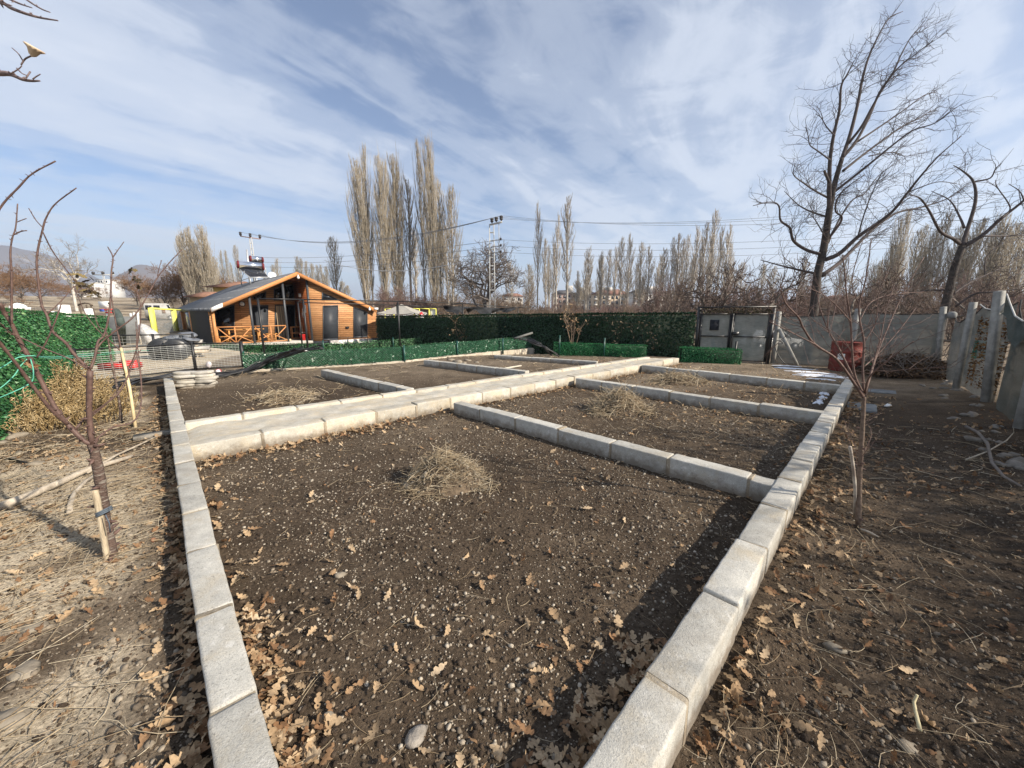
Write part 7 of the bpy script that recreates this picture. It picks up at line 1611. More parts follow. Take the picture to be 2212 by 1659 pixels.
lf = [(230, 285, 140, 52, 'full', 'left one of the two large pale poplars left of the house roof'), (405, 272, 140, 52, 'full', 'right one of the two large pale poplars left of the house roof'), (160, 380, 70, 54, 'slim', 'slim poplar at the left edge of the pale pair'), (320, 420, 110, 55, 'slim', 'shorter poplar between the pale pair'), (490, 580, 90, 55, 'slim', 'low poplar at the right foot of the pale pair'), (570, 620, 60, 58, 'slim', 'small poplar right of the pale pair'), (640, 560, 45, 75, 'slim', 'first of the thin dark poplars left of the solar heater'), (700, 560, 45, 75, 'slim', 'second of the thin dark poplars left of the solar heater'), (760, 700, 40, 80, 'slim', 'lowest of the thin dark poplars left of the solar heater'), (815, 490, 60, 72, 'slim', 'thin poplar just behind the solar heater'),
      (1240, 715, 55, 95, 'slim', 'low poplar right of the satellite dish'), (1290, 650, 65, 90, 'slim', 'fuller poplar right of the satellite dish'), (1520, 620, 60, 95, 'slim', 'poplar directly over the house gable tip'), (1565, 640, 55, 95, 'slim', 'poplar right after the gable tip'), (1630, 680, 60, 96, 'slim', 'third poplar in the row right of the gable tip'), (1695, 700, 65, 96, 'slim', 'fourth poplar in the row right of the gable tip'), (1755, 720, 50, 98, 'slim', 'fifth poplar in the row right of the gable tip'), (1808, 715, 45, 98, 'slim', 'sixth poplar in the row right of the gable tip'), (1858, 735, 60, 96, 'slim', 'seventh poplar in the row right of the gable tip'), (1945, 395, 125, 68, 'slim', 'single rounded poplar standing free right of the house gable'), (2060, 905, 70, 95, 'slim', 'low poplar near the right house eave'), (2120, 950, 60, 95, 'slim', 'lowest poplar near the right house eave')]
for x, y, w, Y, k, lab in lf: px, py = q3(x, y); poplar(px, py, w * .186 * 1.1, Y, k, lab, g2)
g3 = 'thin pale poplars in the row behind the back hedge'
rw = [(270, 125, 60, 62), (338, 430, 55, 66), (365, 490, 40, 70), (405, 480, 45, 70), (432, 225, 60, 64), (530, 75, 100, 60), (690, 600, 45, 80), (718, 500, 75, 78), (825, 545, 60, 80), (880, 525, 60, 82), (945, 500, 50, 85), (1005, 425, 70, 78), (1075, 390, 65, 78), (1180, 455, 70, 80), (1245, 495, 75, 80), (1370, 515, 75, 82), (1440, 415, 55, 76), (1508, 385, 70, 76), (1548, 430, 50, 80), (1580, 395, 55, 78), (1655, 330, 65, 72), (1700, 420, 60, 76), (1740, 280, 70, 70), (1790, 400, 60, 76), (1828, 175, 80, 68), (1870, 330, 60, 72), (1928, 310, 75, 72), (1960, 470, 50, 80), (610, 700, 40, 85), (1120, 650, 45, 88), (1310, 640, 45, 88), (1480, 560, 50, 85), (1620, 560, 50, 85)]
lab3 = ['first tall pale poplar right of the utility pole', 'low thin poplar right after the first tall pale one', 'thinnest low poplar left of the paired tall ones', 'low thin poplar left of the second tall pale one', 'second tall pale poplar right of the utility pole', 'tallest and broadest pale poplar of the row', 'low poplar over the white roofed apartment block', 'rounded poplar standing free over the grey apartment block', 'poplar at the left end of the tan apartment block', 'poplar over the left part of the tan apartment block', 'thin poplar over the middle of the tan apartment block', 'broad poplar over the right part of the tan apartment block', 'tall pointed poplar over the right end of the tan apartment block', 'broad poplar over the left part of the whitish apartment block', 'rounded poplar over the right part of the whitish apartment block', 'rounded poplar standing between whitish block and dense group', 'leftmost poplar of the dense group left of the gate', 'second poplar of the dense group left of the gate', 'third poplar of the dense group left of the gate', 'fourth poplar of the dense group left of the gate', 'poplar left of the highest group above the gate', 'low poplar within the highest group above the gate', 'second highest poplar above the gate', 'low poplar just left of the highest one above the gate', 'highest poplar above the gate', 'poplar right beside the highest one above the gate', 'rounded poplar at the right end of the group above the gate', 'low poplar at the far right end of the group above the gate', 'tiny poplar right of the broadest pale one', 'tiny poplar between tan and whitish blocks', 'tiny poplar right of the whitish block', 'low poplar inside the dense group left of the gate', 'low poplar filling the gap left of the gate group']
for (x, y, w, Y), lab in zip(rw, lab3): px, py = q5(x, y); poplar(px, py, w * .248 * 1.05, Y, 'bare', lab, g3)
g4 = 'poplars behind the two dark trees on the right'
fr_ = [(930, 1150, 70, 62), (1008, 1250, 60, 66), (1045, 1225, 50, 68), (1090, 1245, 70, 64), (1150, 1165, 75, 62), (1215, 1235, 65, 66), (1270, 1260, 60, 66), (1335, 1205, 100, 60), (1400, 1270, 70, 64), (1470, 1185, 100, 60), (1540, 1225, 90, 62), (860, 1330, 60, 72), (780, 1420, 60, 76), (1620, 1200, 90, 60)]
for k, (x, y, w, Y) in enumerate(fr_): px, py = q7(x, y); poplar(px, py, w * .3968, Y, 'slim' if k % 3 else 'full', ['pale poplar rising left of the forked dark tree', 'slim poplar close left of the forked dark tree', 'thin low poplar left of the forked dark tree', 'poplar behind the left limb of the forked dark tree', 'tallest poplar behind the forked dark tree', 'poplar directly behind the fork of the dark tree', 'low poplar behind the fork of the dark tree', 'broad poplar right of the dark fork', 'low poplar between the broad ones at the right edge', 'broad tall poplar near the right photo edge', 'poplar cut by the right photo edge', 'low poplar behind the right young tree', 'lowest poplar behind the right young tree', 'poplar just outside the right photo edge'][k], g4)

for k in range(28):
    px = 1110 + (2230 - 1110) * (k + prng.uniform(-.4, .4)) / 27; poplar(px, 575 + prng.uniform(-28, 32), prng.uniform(14, 26), prng.uniform(105, 135), 'slim' if k % 2 else 'bare', 'small hazy poplar in the farthest row behind the thicket', 'farthest hazy poplar row')
# bare round trees and bushes
def bush_mesh(seed, mat_t, mat_c, h=5.0, wid=3.2, n0=6, lev=4, r0=.07, up=.35, gnarl=.25, tip=.012, trunk=.25, stemtilt=.6, nkids=(3, 3, 4)):
    rng = random.Random(seed); tp = []; cr = []
    def rec(p, d, L, r, l):
        K = 5; pts = [p]; q = p.copy(); dd = d.copy()
        for k in range(K - 1):
            dd = dd + np.array([rng.gauss(0, gnarl), rng.gauss(0, gnarl), rng.gauss(0, gnarl * .8) + up * .25]); dd /= np.linalg.norm(dd); q = q + dd * L / (K - 1); pts.append(q.copy())
        rr = np.maximum(r * np.array([1, .9, .8, .7, .55]), tip * np.array([1, 1, 1, .9, .6])); (tp if l >= lev - 1 else cr).append((np.array(pts), rr))
        if l > 0:
            for _ in range(rng.choice(nkids)):
                i_ = rng.choice((2, 3, 4, 4)); dn = pts[i_] - pts[i_ - 1]; dn /= np.linalg.norm(dn); nd = dn + np.array([rng.gauss(0, .62), rng.gauss(0, .62), rng.gauss(0, .5)]); nd /= np.linalg.norm(nd); rec(pts[i_], nd, L * rng.uniform(.58, .82), r * .58, l - 1)
    if trunk > 0:
        b = np.array([0, 0, h * trunk]); tp.append((np.array([[0, 0, -.1], [0.02, 0, h * trunk * .4], [0, .03, h * trunk * .7], [0, 0, h * trunk * .9], b]), np.array([1.7, 1.5, 1.4, 1.4, 1.3]) * r0 * 1.2))
    else: b = np.array([0, 0, 0.0])
    for k in range(n0):
        a = 6.283 * (k + rng.random() * .7) / n0; d = np.array([math.cos(a) * stemtilt, math.sin(a) * stemtilt, 1.0]); d /= np.linalg.norm(d)
        p = b if trunk > 0 else np.array([math.cos(a) * .3, math.sin(a) * .3, 0]); rec(p, d, h * rng.uniform(.26, .36), r0, lev)
    T_ = MB(); T_.nblocks += batch_tubes(tp, 6); C_ = MB(); C_.nblocks += batch_tubes(cr, 3)
    V = np.concatenate([b[0] for b in C_.nblocks]); ext = np.array([np.percentile(np.abs(V[:, 0]), 99), np.percentile(np.abs(V[:, 1]), 99), np.percentile(V[:, 2], 99.5)])
    sc = np.array([wid / max(ext[0], ext[1])] * 2 + [h / ext[2]])
    for X in (T_, C_): X.nblocks = [(b[0] * sc, b[1]) for b in X.nblocks]
    return to_mesh('trunk', T_, mat_t, smooth=True), to_mesh('crown', C_, mat_c, smooth=True)
wal_b = pm('walnut_bark', (.155, .135, .12), (.085, .075, .068), scale=4, rough=.9); wal_t = pm('walnut_twig', (.15, .125, .11), (.095, .08, .072), scale=3, rough=.9)
red_t = pm('reddish_bush_twig', (.20, .135, .115), (.12, .078, .068), scale=1.5, rough=.95); brn_t = pm('brown_bush_twig', (.21, .16, .12), (.13, .095, .07), scale=1.5, rough=.95); rust_t = pm('rusty_tree_twig', (.25, .155, .09), (.155, .09, .052), scale=1.5, rough=.95); plane_t = pm('grey_plane_twig', (.30, .27, .24), (.2, .175, .155), scale=2, rough=.9); plane_b = pm('plane_bark', (.62, .59, .53), (.36, .33, .29), scale=2, rough=.9)
WAL = bush_mesh(1, wal_b, wal_t, 9.0, 4.7, n0=5, lev=5, r0=.16, up=.22, gnarl=.30, tip=.016, trunk=.20, stemtilt=.9)
BU = [bush_mesh(40 + k, wal_b, red_t, 5, 3.0, n0=7, lev=4, r0=.055, up=.3, tip=.014, trunk=0, stemtilt=.55) for k in range(3)]
BB = [bush_mesh(50 + k, wal_b, brn_t, 6, 3.2, n0=6, lev=4, r0=.07, up=.3, tip=.015, trunk=.12, stemtilt=.65) for k in range(3)]
RU = [bush_mesh(60 + k, wal_b, rust_t, 8, 4.0, n0=7, lev=5, r0=.09, up=.25, tip=.017, trunk=.12, stemtilt=.7) for k in range(2)]
PLN = bush_mesh(70, plane_b, plane_t, 11, 5.0, n0=5, lev=4, r0=.15, up=.2, tip=.020, trunk=.35, stemtilt=.75, gnarl=.28)
def bush(name, me, px, top, wpx, Y, h0, w0, label, cat, group):
    t_ = at(px, top, Y); z = tz(t_[0], Y); h = t_[2] - z; sx = wpx / 2 / F * Y / w0; return put_tree(name, me, label, cat, (t_[0], Y, z - .1), (sx, sx, h / h0), prng.uniform(0, 6.28), group)
bush('walnut_tree', WAL, 1048, 520, 200, 40, 9.0, 4.7, 'spreading leafless walnut tree behind the utility pole', 'tree', None)
bush('plane_tree', PLN, 132, 508, 130, 48, 11, 5.0, 'pale trunked leafless tree above the left hedge before the mountain', 'tree', None)
g5 = 'rusty brown bare trees beyond the left side'
for k, (px, top, w, Y, lab) in enumerate([(30, 572, 110, 62, 'rusty bare tree at the left photo edge under the mountain'), (75, 590, 100, 70, 'second rusty tree from the left edge, before the pale trunked tree'), (170, 612, 90, 85, 'low brown tree between pale tree and white buildings'), (285, 588, 84, 66, 'rounded rusty tree right of the white distant buildings'), (382, 560, 110, 58, 'rusty bushy tree left of the house below the pale poplars'), (425, 575, 110, 58, 'rusty bushy tree close to the left end of the house roof'), (470, 600, 90, 60, 'rusty tree behind the yellow neighbour house'), (345, 600, 80, 56, 'small rusty tree right of the rounded one'), (-30, 590, 110, 55, 'rusty tree just outside the left photo edge'), (520, 640, 90, 70, 'low rusty tree behind the solar heater')]):
    bush('rusty_tree', RU[k % 2], px, top, w, Y, 8, 4.0, lab, 'tree', g5)
g6 = 'bare bushes massed behind the back hedge and fences'
brs = []; r6 = random.Random(6)
for k in range(58):
    px = 815 + (2230 - 815) * (k + r6.uniform(-.3, .3)) / 57; Y = r6.uniform(34, 58) if px < 1500 else r6.uniform(26, 50)
    top = 618 + r6.uniform(-14, 20) if px < 1150 else (650 + r6.uniform(-10, 12) if px < 1420 else 610 + r6.uniform(-22, 22)); brs.append((px, top, r6.uniform(70, 120), Y))
for k in range(30):
    px = 830 + (2215 - 830) * (k + r6.uniform(-.4, .4)) / 29; brs.append((px, (640 if not 1150 < px < 1420 else 656) + r6.uniform(-8, 12), r6.uniform(80, 130), r6.uniform(60, 90)))
for k, (px, top, w, Y) in enumerate(brs):
    fam = BU if (r6.random() < (.35 if px < 1200 else .6)) else BB; h0, w0 = (5, 3.0) if fam is BU else (6, 3.2)
    lab = 'leafless bush in the brown thicket behind the back hedge' if px < 1500 else 'leafless bush in the thicket behind the gate and the net fence'
    bush('bare_bush', fam[k % 3], px, top, w, Y, h0, w0, lab, 'bush', g6 if px < 1500 else 'bare bushes massed behind the gate and the net fence')
# gnarled orchard trees right behind the gate
OR = [bush_mesh(80 + k, pm('orchard_bark', (.19, .165, .14), (.10, .085, .072), scale=5, rough=.9), pm('orchard_twig', (.16, .12, .10), (.10, .075, .062), scale=4, rough=.9), 4.2, 2.7, n0=5, lev=4, r0=.075, up=.15, gnarl=.32, tip=.010, trunk=.22, stemtilt=1.0) for k in range(2)]
for k, (px, top, w, Y, lab) in enumerate([(1560, 560, 210, 19, 'gnarled leafless orchard tree behind the left half of the gate'), (1640, 555, 200, 21, 'gnarled leafless orchard tree behind the right half of the gate'), (1450, 600, 150, 24, 'gnarled leafless orchard tree behind the hedge end left of the gate'), (1860, 570, 200, 20, 'low leafless orchard tree behind the net fence and the right young tree'), (1950, 590, 170, 22, 'low leafless orchard tree behind the far right net corner'), (2130, 575, 200, 17, 'leafless orchard tree behind the tall leaning post on the right')]):
    bush('orchard_tree', OR[k % 2], px, top, w, Y, 4.2, 2.7, lab, 'tree', 'orchard trees behind gate and net fence')

for (x_, y_, lab) in [(9.6, 2.3, 'leafless orchard tree standing outside the right photo edge'), (8.7, -0.7, 'leafless orchard tree outside the photo beside the camera'), (12.6, 0.6, 'leafless orchard tree farther outside the right photo edge')]:
    put_tree('orchard_tree', OR[0], lab, 'tree', (x_, y_, 0), (1.0, 1.0, 1.05), x_, 'orchard trees beside the garden')
# ------------------------------------------------------------------ buildings in the distance
def block(label, px0, px1, top, Y, depth, wallc, roofc, floors, bays, roof='flat', extra=None, hip=2.2, rot=0.0, cat='apartment building', side=0.0):
    a = at(px0, top, Y); b_ = at(px1, top, Y); L = b_[0] - a[0]; zg = tz((a[0] + b_[0]) / 2, Y) - 1; H = a[2] - zg; r = thing('apartment_building', label, cat, (a[0], Y, zg), rot)
    m = MB(); m.box((L / 2, depth / 2, H / 2), (L, depth, H)); part('wall', m, wallc, r, local=True)
    if roof == 'hip':
        o = .5; m = MB(); v = [(-o, -o, H), (L + o, -o, H), (L + o, depth + o, H), (-o, depth + o, H), (L * .28, depth / 2, H + hip), (L * .72, depth / 2, H + hip)]; m.add(v, [(0, 1, 5, 4), (1, 2, 5), (2, 3, 4, 5), (3, 0, 4), (3, 2, 1, 0)]); part('roof', m, roofc, r, local=True)
    else: m = MB(); m.box((L / 2, depth / 2, H + .2), (L + .6, depth + .6, .38)); part('roof', m, roofc, r, local=True)
    wm_ = pm('far_window', (.05, .055, .065), (.03, .033, .04), rough=.25, spec=.6); bal = pm('balcony', (.55, .52, .47), rough=.9)
    for f in range(floors):
        for k in range(bays):
            x = L * (k + .5) / bays; z = H - 1.7 - f * 3.0
            if z < 1: continue
            if (k + f) % 1 == 0: m = MB(); m.box((x, -.03, z), (min(2.4, L / bays * .55), .1, 1.7)); part('window', m, wm_, r, local=True)
        for z in (H - 3.0 - f * 3.0,):
            for k in range(0, bays, 3): x = L * (k + .5) / bays; m = MB(); m.box((x, -.5, z + .3), (L / bays * .85, .9, .9)); part('balcony', m, bal, r, local=True)
    for sx_, sw, sh in extra or []: m = MB(); m.box((L * sx_, depth * .5, H + (hip * .8 if roof == 'hip' else .4) + sh / 2 - .3), (sw, sw, sh)); part('stair_head', m, pm('grey_white_render', (.50, .49, .47), rough=.9), r, local=True)
    return r
w_grey = pm('grey_render', (.40, .385, .36), (.34, .325, .30), scale=.1); w_tan = pm('tan_render', (.52, .41, .29), (.45, .35, .25), scale=.1); w_white = pm('pale_render', (.60, .58, .54), (.52, .50, .47), scale=.1); w_pink = pm('pinkish_render', (.42, .30, .25), (.37, .265, .22), scale=.1); w_bright = pm('bright_render', (.56, .555, .54), (.46, .455, .44), scale=.1)
r_red = pm('tile_roof_far', (.26, .14, .10), (.19, .10, .075), scale=.4); r_dark = pm('dark_roof_far', (.13, .12, .12), (.09, .085, .085), scale=.4)
block('brownish apartment block with a white box on its roof, left behind the poplars', *[q5(x, 0)[0] for x in (400, 590)], q5(0, 900)[1], 240, 14, w_pink, r_dark, 4, 5, 'hip', [(.78, 4, 3.4)], 2.5)
block('grey apartment block with dark hipped roof and a tower head', *[q5(x, 0)[0] for x in (602, 775)], q5(0, 905)[1], 232, 14, w_grey, r_dark, 4, 5, 'hip', [(.35, 4.5, 2.2)], 3.0)
block('tan apartment block with reddish roof in the middle behind the poplars', *[q5(x, 0)[0] for x in (745, 1085)], q5(0, 905)[1], 225, 14, w_tan, r_red, 4, 9, 'hip', [(.45, 4, 2), (.3, 3, 1.8)], 3.2)
block('whitish apartment block with small dark windows behind the poplars', *[q5(x, 0)[0] for x in (1088, 1365)], q5(0, 892)[1], 215, 14, w_white, r_dark, 5, 8, 'hip', [(.62, 4, 2), (.8, 3, 2)], 2.6)
block('white apartment block half hidden by the dense poplars left of the gate', *[q5(x, 0)[0] for x in (1372, 1600)], q5(0, 900)[1], 235, 14, w_bright, r_dark, 4, 7, 'flat', [(.3, 4, 2)])
block('pale apartment block behind the walnut tree', 1085, 1130, 640, 230, 12, w_white, r_red, 4, 3, 'hip', None, 2)
block('low pinkish building behind the right young tree', 1795, 1905, 648, 150, 12, w_pink, r_red, 3, 6, 'hip', None, 2)
block('bright white tall block left of the second sapling in the distance', 183, 202, 612, 330, 14, w_bright, w_bright, 6, 4)
block('bright white distant block right of the small power pole', 205, 232, 604, 350, 14, w_bright, w_bright, 7, 5)
block('bright white low distant block above the left hedge end', 150, 180, 632, 300, 12, w_bright, w_bright, 3, 4)
block('small bright white distant block left of the pale trunked tree', 110, 126, 650, 300, 12, w_bright, w_bright, 2, 2)
# neighbour house with tiled roofs
def zz1(x, y): return z1(x, y)
tile = pm('brown_roof_tiles', (.27, .15, .10), (.17, .09, .065), scale=3, rough=.9, bump=.4, bscale=4); yel = pm('yellow_render', (.66, .50, .16), (.58, .43, .13), scale=1)
a, b_ = at(*z1(535, 440), 47), at(*z1(735, 440), 47); nh = thing('neighbour_house', 'yellow neighbour house with brown tiled roofs behind the wooden house', 'house', (a[0], 47, tz(a[0], 47)), 0); L = b_[0] - a[0]; zt = at(*z1(600, 400), 47)[2]
zg = tz(a[0], 47); m = MB(); m.box((a[0] + L / 2, 49, (zt + zg) / 2), (L, 4, zt - zg)); part('upper_wall', m, yel, nh)
m = MB(); o = .85; v = [(a[0] - o, 47 - o, zt), (b_[0] + o, 47 - o, zt), (b_[0] + o, 51 + o, zt), (a[0] - o, 51 + o, zt), (a[0] + L * .62, 49, zt + .8), (a[0] + L * .95, 49, zt + .8)]; m.add(v, [(0, 1, 5, 4), (1, 2, 5), (2, 3, 4, 5), (3, 0, 4), (3, 2, 1, 0)]); part('roof', m, tile, nh, label='upper brown tiled roof')
m = MB(); m.box((a[0] + L * .72, 46.97, zt - .55), (L * .28, .1, .7)); part('window', m, m_glass, nh)
c0, c1 = at(*z1(345, 488), 45), at(*z1(560, 452), 45); m = MB(); v = [(c0[0], 43.5, c0[2]), (c1[0], 43.5, c0[2]), (c1[0], 46.9, c0[2]), (c0[0], 46.9, c0[2]), (c0[0] + 1.2, 45.2, c0[2] + .62), (c1[0], 45.2, c0[2] + .62)]; m.add(v, [(0, 1, 5, 4), (1, 2, 5), (2, 3, 4, 5), (3, 0, 4), (3, 2, 1, 0)]); part('roof', m, tile, nh, label='lower brown tiled roof')
m = MB(); m.box(((c0[0] + c1[0]) / 2 + .2, 45.3, (c0[2] + zg) / 2), (c1[0] - c0[0] - .6, 2.6, c0[2] - zg - .02)); part('lower_wall', m, pm('ochre_render', (.42, .33, .2), (.36, .28, .17)), nh)

# ------------------------------------------------------------------ yellow framed fence, grey wall, van and car
yel_p = pm('bright_yellow_paint', (.80, .78, .16), (.74, .72, .13), rough=.5); 
yf = thing('yellow_fence', 'bright yellow framed wire fence panels left of the wooden house', 'fence', (-24.4, 26.3, 0))
ya, yb, yc_ = at(337, 730, 26), at(379, 700, 29.5), at(415, 690, 33)
for q, zt, w in ((ya, at(337, 665, 26)[2], .36), (yb, at(379, 668, 29.5)[2], .40)): m = MB(); m.bar((q[0], q[1], -.2), (q[0], q[1], zt), w, .10); part('post', m, yel_p, yf)
m = MB(); m.bar((ya[0], ya[1], at(337, 666, 26)[2]), (yc_[0], yc_[1], at(415, 671, 33)[2]), .10); part('rail', m, yel_p, yf)
polys = []; Lp = np.linalg.norm(yc_[:2] - ya[:2])
for f in np.linspace(.02, 1, 46): q = ya + (yc_ - ya) * f; polys.append((np.array([(q[0], q[1], .1), (q[0], q[1], 1.95)]), np.array([.009, .009])))
for z in np.linspace(.15, 1.9, 18): polys.append((np.array([(ya[0], ya[1], z), (yc_[0], yc_[1], z)]), np.array([.009, .009])))
m = MB()
for V, Q in batch_tubes(polys, 3): m.arr(V, Q)
part('wire_mesh', m, pale_wire, yf, kind='stuff')
z400 = lambda x, y: ((400 + x / 4.148) * .5486, (1100 + y / 4.148) * .5486)
m = MB(); P = [at(*z400(x, y), 32) for x, y in ((935, 1000), (945, 800), (1060, 720), (1215, 636), (1300, 640), (1300, 1000))]; m.prism(P, (.1, .4, 0)); solo('sloped_wall', m, pm('beige_render', (.27, .25, .21), (.21, .19, .16), scale=1.2), 'grey beige wall with sloping top between yellow post and black house side', 'wall', tuple(P[0]))
# yellow frames beyond the hedge
y2 = thing('yellow_fence', 'yellow framed fence seen between garden tent and back hedge', 'fence', tuple(at(880, 690, 34)))
def yb_(x0, y0, x1, y1, w=.10): m = MB(); m.bar(at(x0, y0, 34), at(x1, y1, 34), w, .06); return m
for x in (832, 851, 895, 906, 927, 942): part('post', yb_(x, 667, x, 696, .12), yel_p, y2)
for x0, x1 in ((832, 851), (887, 906), (906, 927), (927, 942)): part('rail', yb_(x0, 666.5, x1, 667, .10), yel_p, y2)
m = MB(); m.bar(at(934.5, 680, 34.1), at(934.5, 680, 34.1) + np.array([.01, 0, 0]), .02, .02); m = MB(); q = at(935, 681, 34.1); m.box(tuple(q), (.50, .04, 1.05)); part('white_panel', m, white_p, y2)
# van on the road beyond
vb = at(343, 665, 39); vz_ = tz(vb[0], 37); vn = thing('van', 'weathered white van parked beyond the yellow fence with a brown patch', 'van', (vb[0], 39, vz_), .735); vn.scale = (.74, .8, .82)
prof = [(-1.45, .35), (1.5, .35), (1.55, 1.0), (1.30, 1.25), (1.05, 1.95), (.8, 2.05), (-1.30, 2.05), (-1.45, 1.9)]
m = MB(); m.prism([(x, -.85, z) for x, z in prof], (0, 1.7, 0)); part('body', m, pm('old_white_paint', (.44, .435, .42), (.30, .295, .28), scale=2, rough=.5), vn, local=True)
m = MB(); m.prism([(1.02, -.87, 1.28), (1.26, -.87, 1.28), (1.03, -.87, 1.86), (.80, -.87, 1.86)], (0, .02, 0)); part('side_window', m, m_glass, vn, local=True)
for x in (-1.0, -.2): m = MB(); m.box((x, -.86, 1.56), (.62, .03, .5)); part('side_window', m, m_glass, vn, local=True)
m = MB(); m.box((.42, -.86, 1.1), (.34, .03, .5)); part('rust_patch', m, pm('rust_brown', (.22, .11, .06)), vn, local=True)
for x in (-.95, 1.0):
    w = MB(); w.tube([(x, -.9, .32), (x, -.68, .32)], .32, 18); wo2 = part('wheel', w, m_pipe, vn, local=True); w = MB(); w.tube([(x, -.915, .32), (x, -.90, .32)], .17, 14); part('rim', w, galv, wo2, local=True)
# car seen through the net
cq = at(1690, 725, 28); cz = -.95; car = thing('parked_car', 'white car parked behind the grey net right of the gate', 'car', (cq[0] - .9, 28, cz), .05)
prof = [(-2.0, .32), (2.0, .30), (2.05, .62), (1.95, .78), (1.05, .92), (.45, 1.38), (-.9, 1.42), (-1.55, 1.0), (-2.0, .92), (-2.05, .6)]
m = MB(); m.prism([(x, -.8, z) for x, z in prof], (0, 1.6, 0)); part('body', m, pm('white_car_paint', (.80, .80, .79), (.74, .74, .73), rough=.3, spec=.5), car, local=True)
for pts in ([(.05, .95), (.92, .95), (.42, 1.30), (.05, 1.33)], [(-1.0, .95), (-.03, .95), (-.03, 1.33), (-.85, 1.34)]):
    m = MB(); m.prism([(x, -.82, z) for x, z in pts], (0, .018, 0)); part('window', m, m_glass, car, local=True)
m = MB(); m.box((1.98, -.5, .70), (.12, .34, .14)); part('headlight', m, m_glass, car, local=True)
for x in (-1.25, 1.3):
    w = MB(); w.tube([(x, -.83, .31), (x, -.62, .31)], .31, 20); wo2 = part('wheel', w, m_pipe, car, local=True); w = MB(); w.tube([(x, -.845, .31), (x, -.83, .31)], .18, 14); part('rim', w, galv, wo2, local=True)
# white bins and limed things along the road above the left hedge
z420 = lambda x, y: (x / 5.183 * .5486, (1080 + y / 5.183) * .5486)
for k, (x0, x1, y0, y1, lab) in enumerate([(290, 490, 575, 715, 'broad white sack standing above the left end of the hedge'), (520, 605, 675, 790, 'small white funnel shaped pot above the hedge'), (1245, 1390, 625, 810, 'tall white bin above the hedge step'), (1760, 1870, 700, 830, 'white bin right of the hedge step before the dark shelter'), (985, 1125, 755, 825, 'low white box above the hedge before the pale trunk')]):
    Y = 30; p0, p1 = at(*z420(x0, y1), Y), at(*z420(x1, y0), Y); w = p1[0] - p0[0]; c = ((p0[0] + p1[0]) / 2, Y, p0[2] - 1.2); r = w / 2
    m = MB()
    if k == 1: m.lathe(c, [(.1, 0), (r * .35, 1.2), (r * .9, 1.2 + (p1[2] - p0[2]) * .75), (r, 1.2 + (p1[2] - p0[2])), (0, 1.2 + (p1[2] - p0[2]))], 14)
    elif k == 0: m.blob((c[0], Y, p0[2]), (r * 1.05, .5, (p1[2] - p0[2]) * .95), random.Random(3), 3, .12)
    else: m.lathe(c, [(0, 0), (r * .95, 0), (r * .95, 1.2 + (p1[2] - p0[2]) * .94), (r * .8, 1.2 + (p1[2] - p0[2])), (0, 1.2 + (p1[2] - p0[2]))], 16)
    solo(['sack', 'pot', 'bin', 'bin', 'box'][k], m, white_p, lab, ['sack', 'pot', 'bin', 'bin', 'box'][k], c, smooth=(k == 0))
q = at(*z420(2130, 620), 34); sg_ = thing('sign', 'white board sign with red and blue marks beyond the left hedge', 'sign', (q[0], 34, q[2] - 1.6)); m = MB(); m.box((q[0], 34, q[2]), (.95, .05, .55)); part('board', m, white_p, sg_); m = MB(); m.box((q[0] + .1, 33.96, q[2] - .42), (1.1, .04, .14), 0); m.box((q[0] + .35, 33.96, q[2] - .66), (.7, .04, .12)); part('red_stripe', m, pm('sign_red', (.6, .06, .06)), sg_); m = MB(); m.box((q[0] - .25, 33.95, q[2] - .5), (.4, .04, .2)); part('blue_stripe', m, pm('sign_blue', (.06, .12, .45)), sg_); m = MB(); m.bar((q[0], 34.06, q[2] - 1.9), (q[0], 34.06, q[2]), .08); part('post', m, galv, sg_)
# dark shelter by the road
q = at(*z420(1745, 640), 40); sh_ = thing('shelter', 'small dark shelter with curved roof by the road above the left hedge', 'shelter', (q[0], 40, q[2] - 2)); m = MB()
for dx in (-.6, .1, .55): m.bar((q[0] + dx, 40, q[2] - 2.6), (q[0] + dx, 40, q[2] + .1), .08)
part('post', m, dk_w, sh_); m = MB(); m.tube([(q[0] - .75, 40, q[2] + .02), (q[0] - .4, 40, q[2] + .2), (q[0], 40, q[2] + .26), (q[0] + .4, 40, q[2] + .2), (q[0] + .7, 40, q[2] + .02)], .09, 6); part('roof', m, dk_w, sh_)

# ------------------------------------------------------------------ poles and wires
def lattice(name, label, px, top, base_y, Y, w0, w1, arm):
    q = at(px, top, Y); z0 = tz(q[0], Y); zt = q[2]; r = thing(name, label, 'utility pole', (q[0], Y, z0)); m = MB(); n = 14
    for sx_ in (-1, 1): m.bar((q[0] + sx_ * w0, Y, z0 - .2), (q[0] + sx_ * w1, Y, zt), .10, .07)
    for k in range(n): f = k / n; w = w0 + (w1 - w0) * f; z = z0 + (zt - z0) * f; m.bar((q[0] - w, Y, z), (q[0] + w, Y, z), .05, .09)
    part('mast', m, pm('pole_steel', (.50, .50, .48), (.38, .38, .37), scale=2, rough=.7), r); return r, q, z0
ins_m = pm('dark_insulator', (.05, .045, .045), rough=.3)
def insul(r, p): m = MB(); m.lathe(p, [(.03, 0), (.05, .05), (.13, .12), (.14, .2), (.09, .22), (.14, .26), (.15, .34), (.10, .40), (.02, .42)], 10); part('insulator', m, ins_m, r)
p1, q1, z01 = lattice('utility_pole', 'grey lattice utility pole with brackets behind the shade cloth', 1062, 484, 690, 33, .24, .17, 0); st = MATS['pole_steel']
ad = np.array([.86, -.51]); arm_z = q1[2] - .05
m = MB(); m.bar((q1[0] - .1, 33, arm_z), (q1[0] - .1 + ad[0] * 1.1, 33 + ad[1] * 1.9, arm_z), .1, .12); part('cross_arm', m, st, p1)
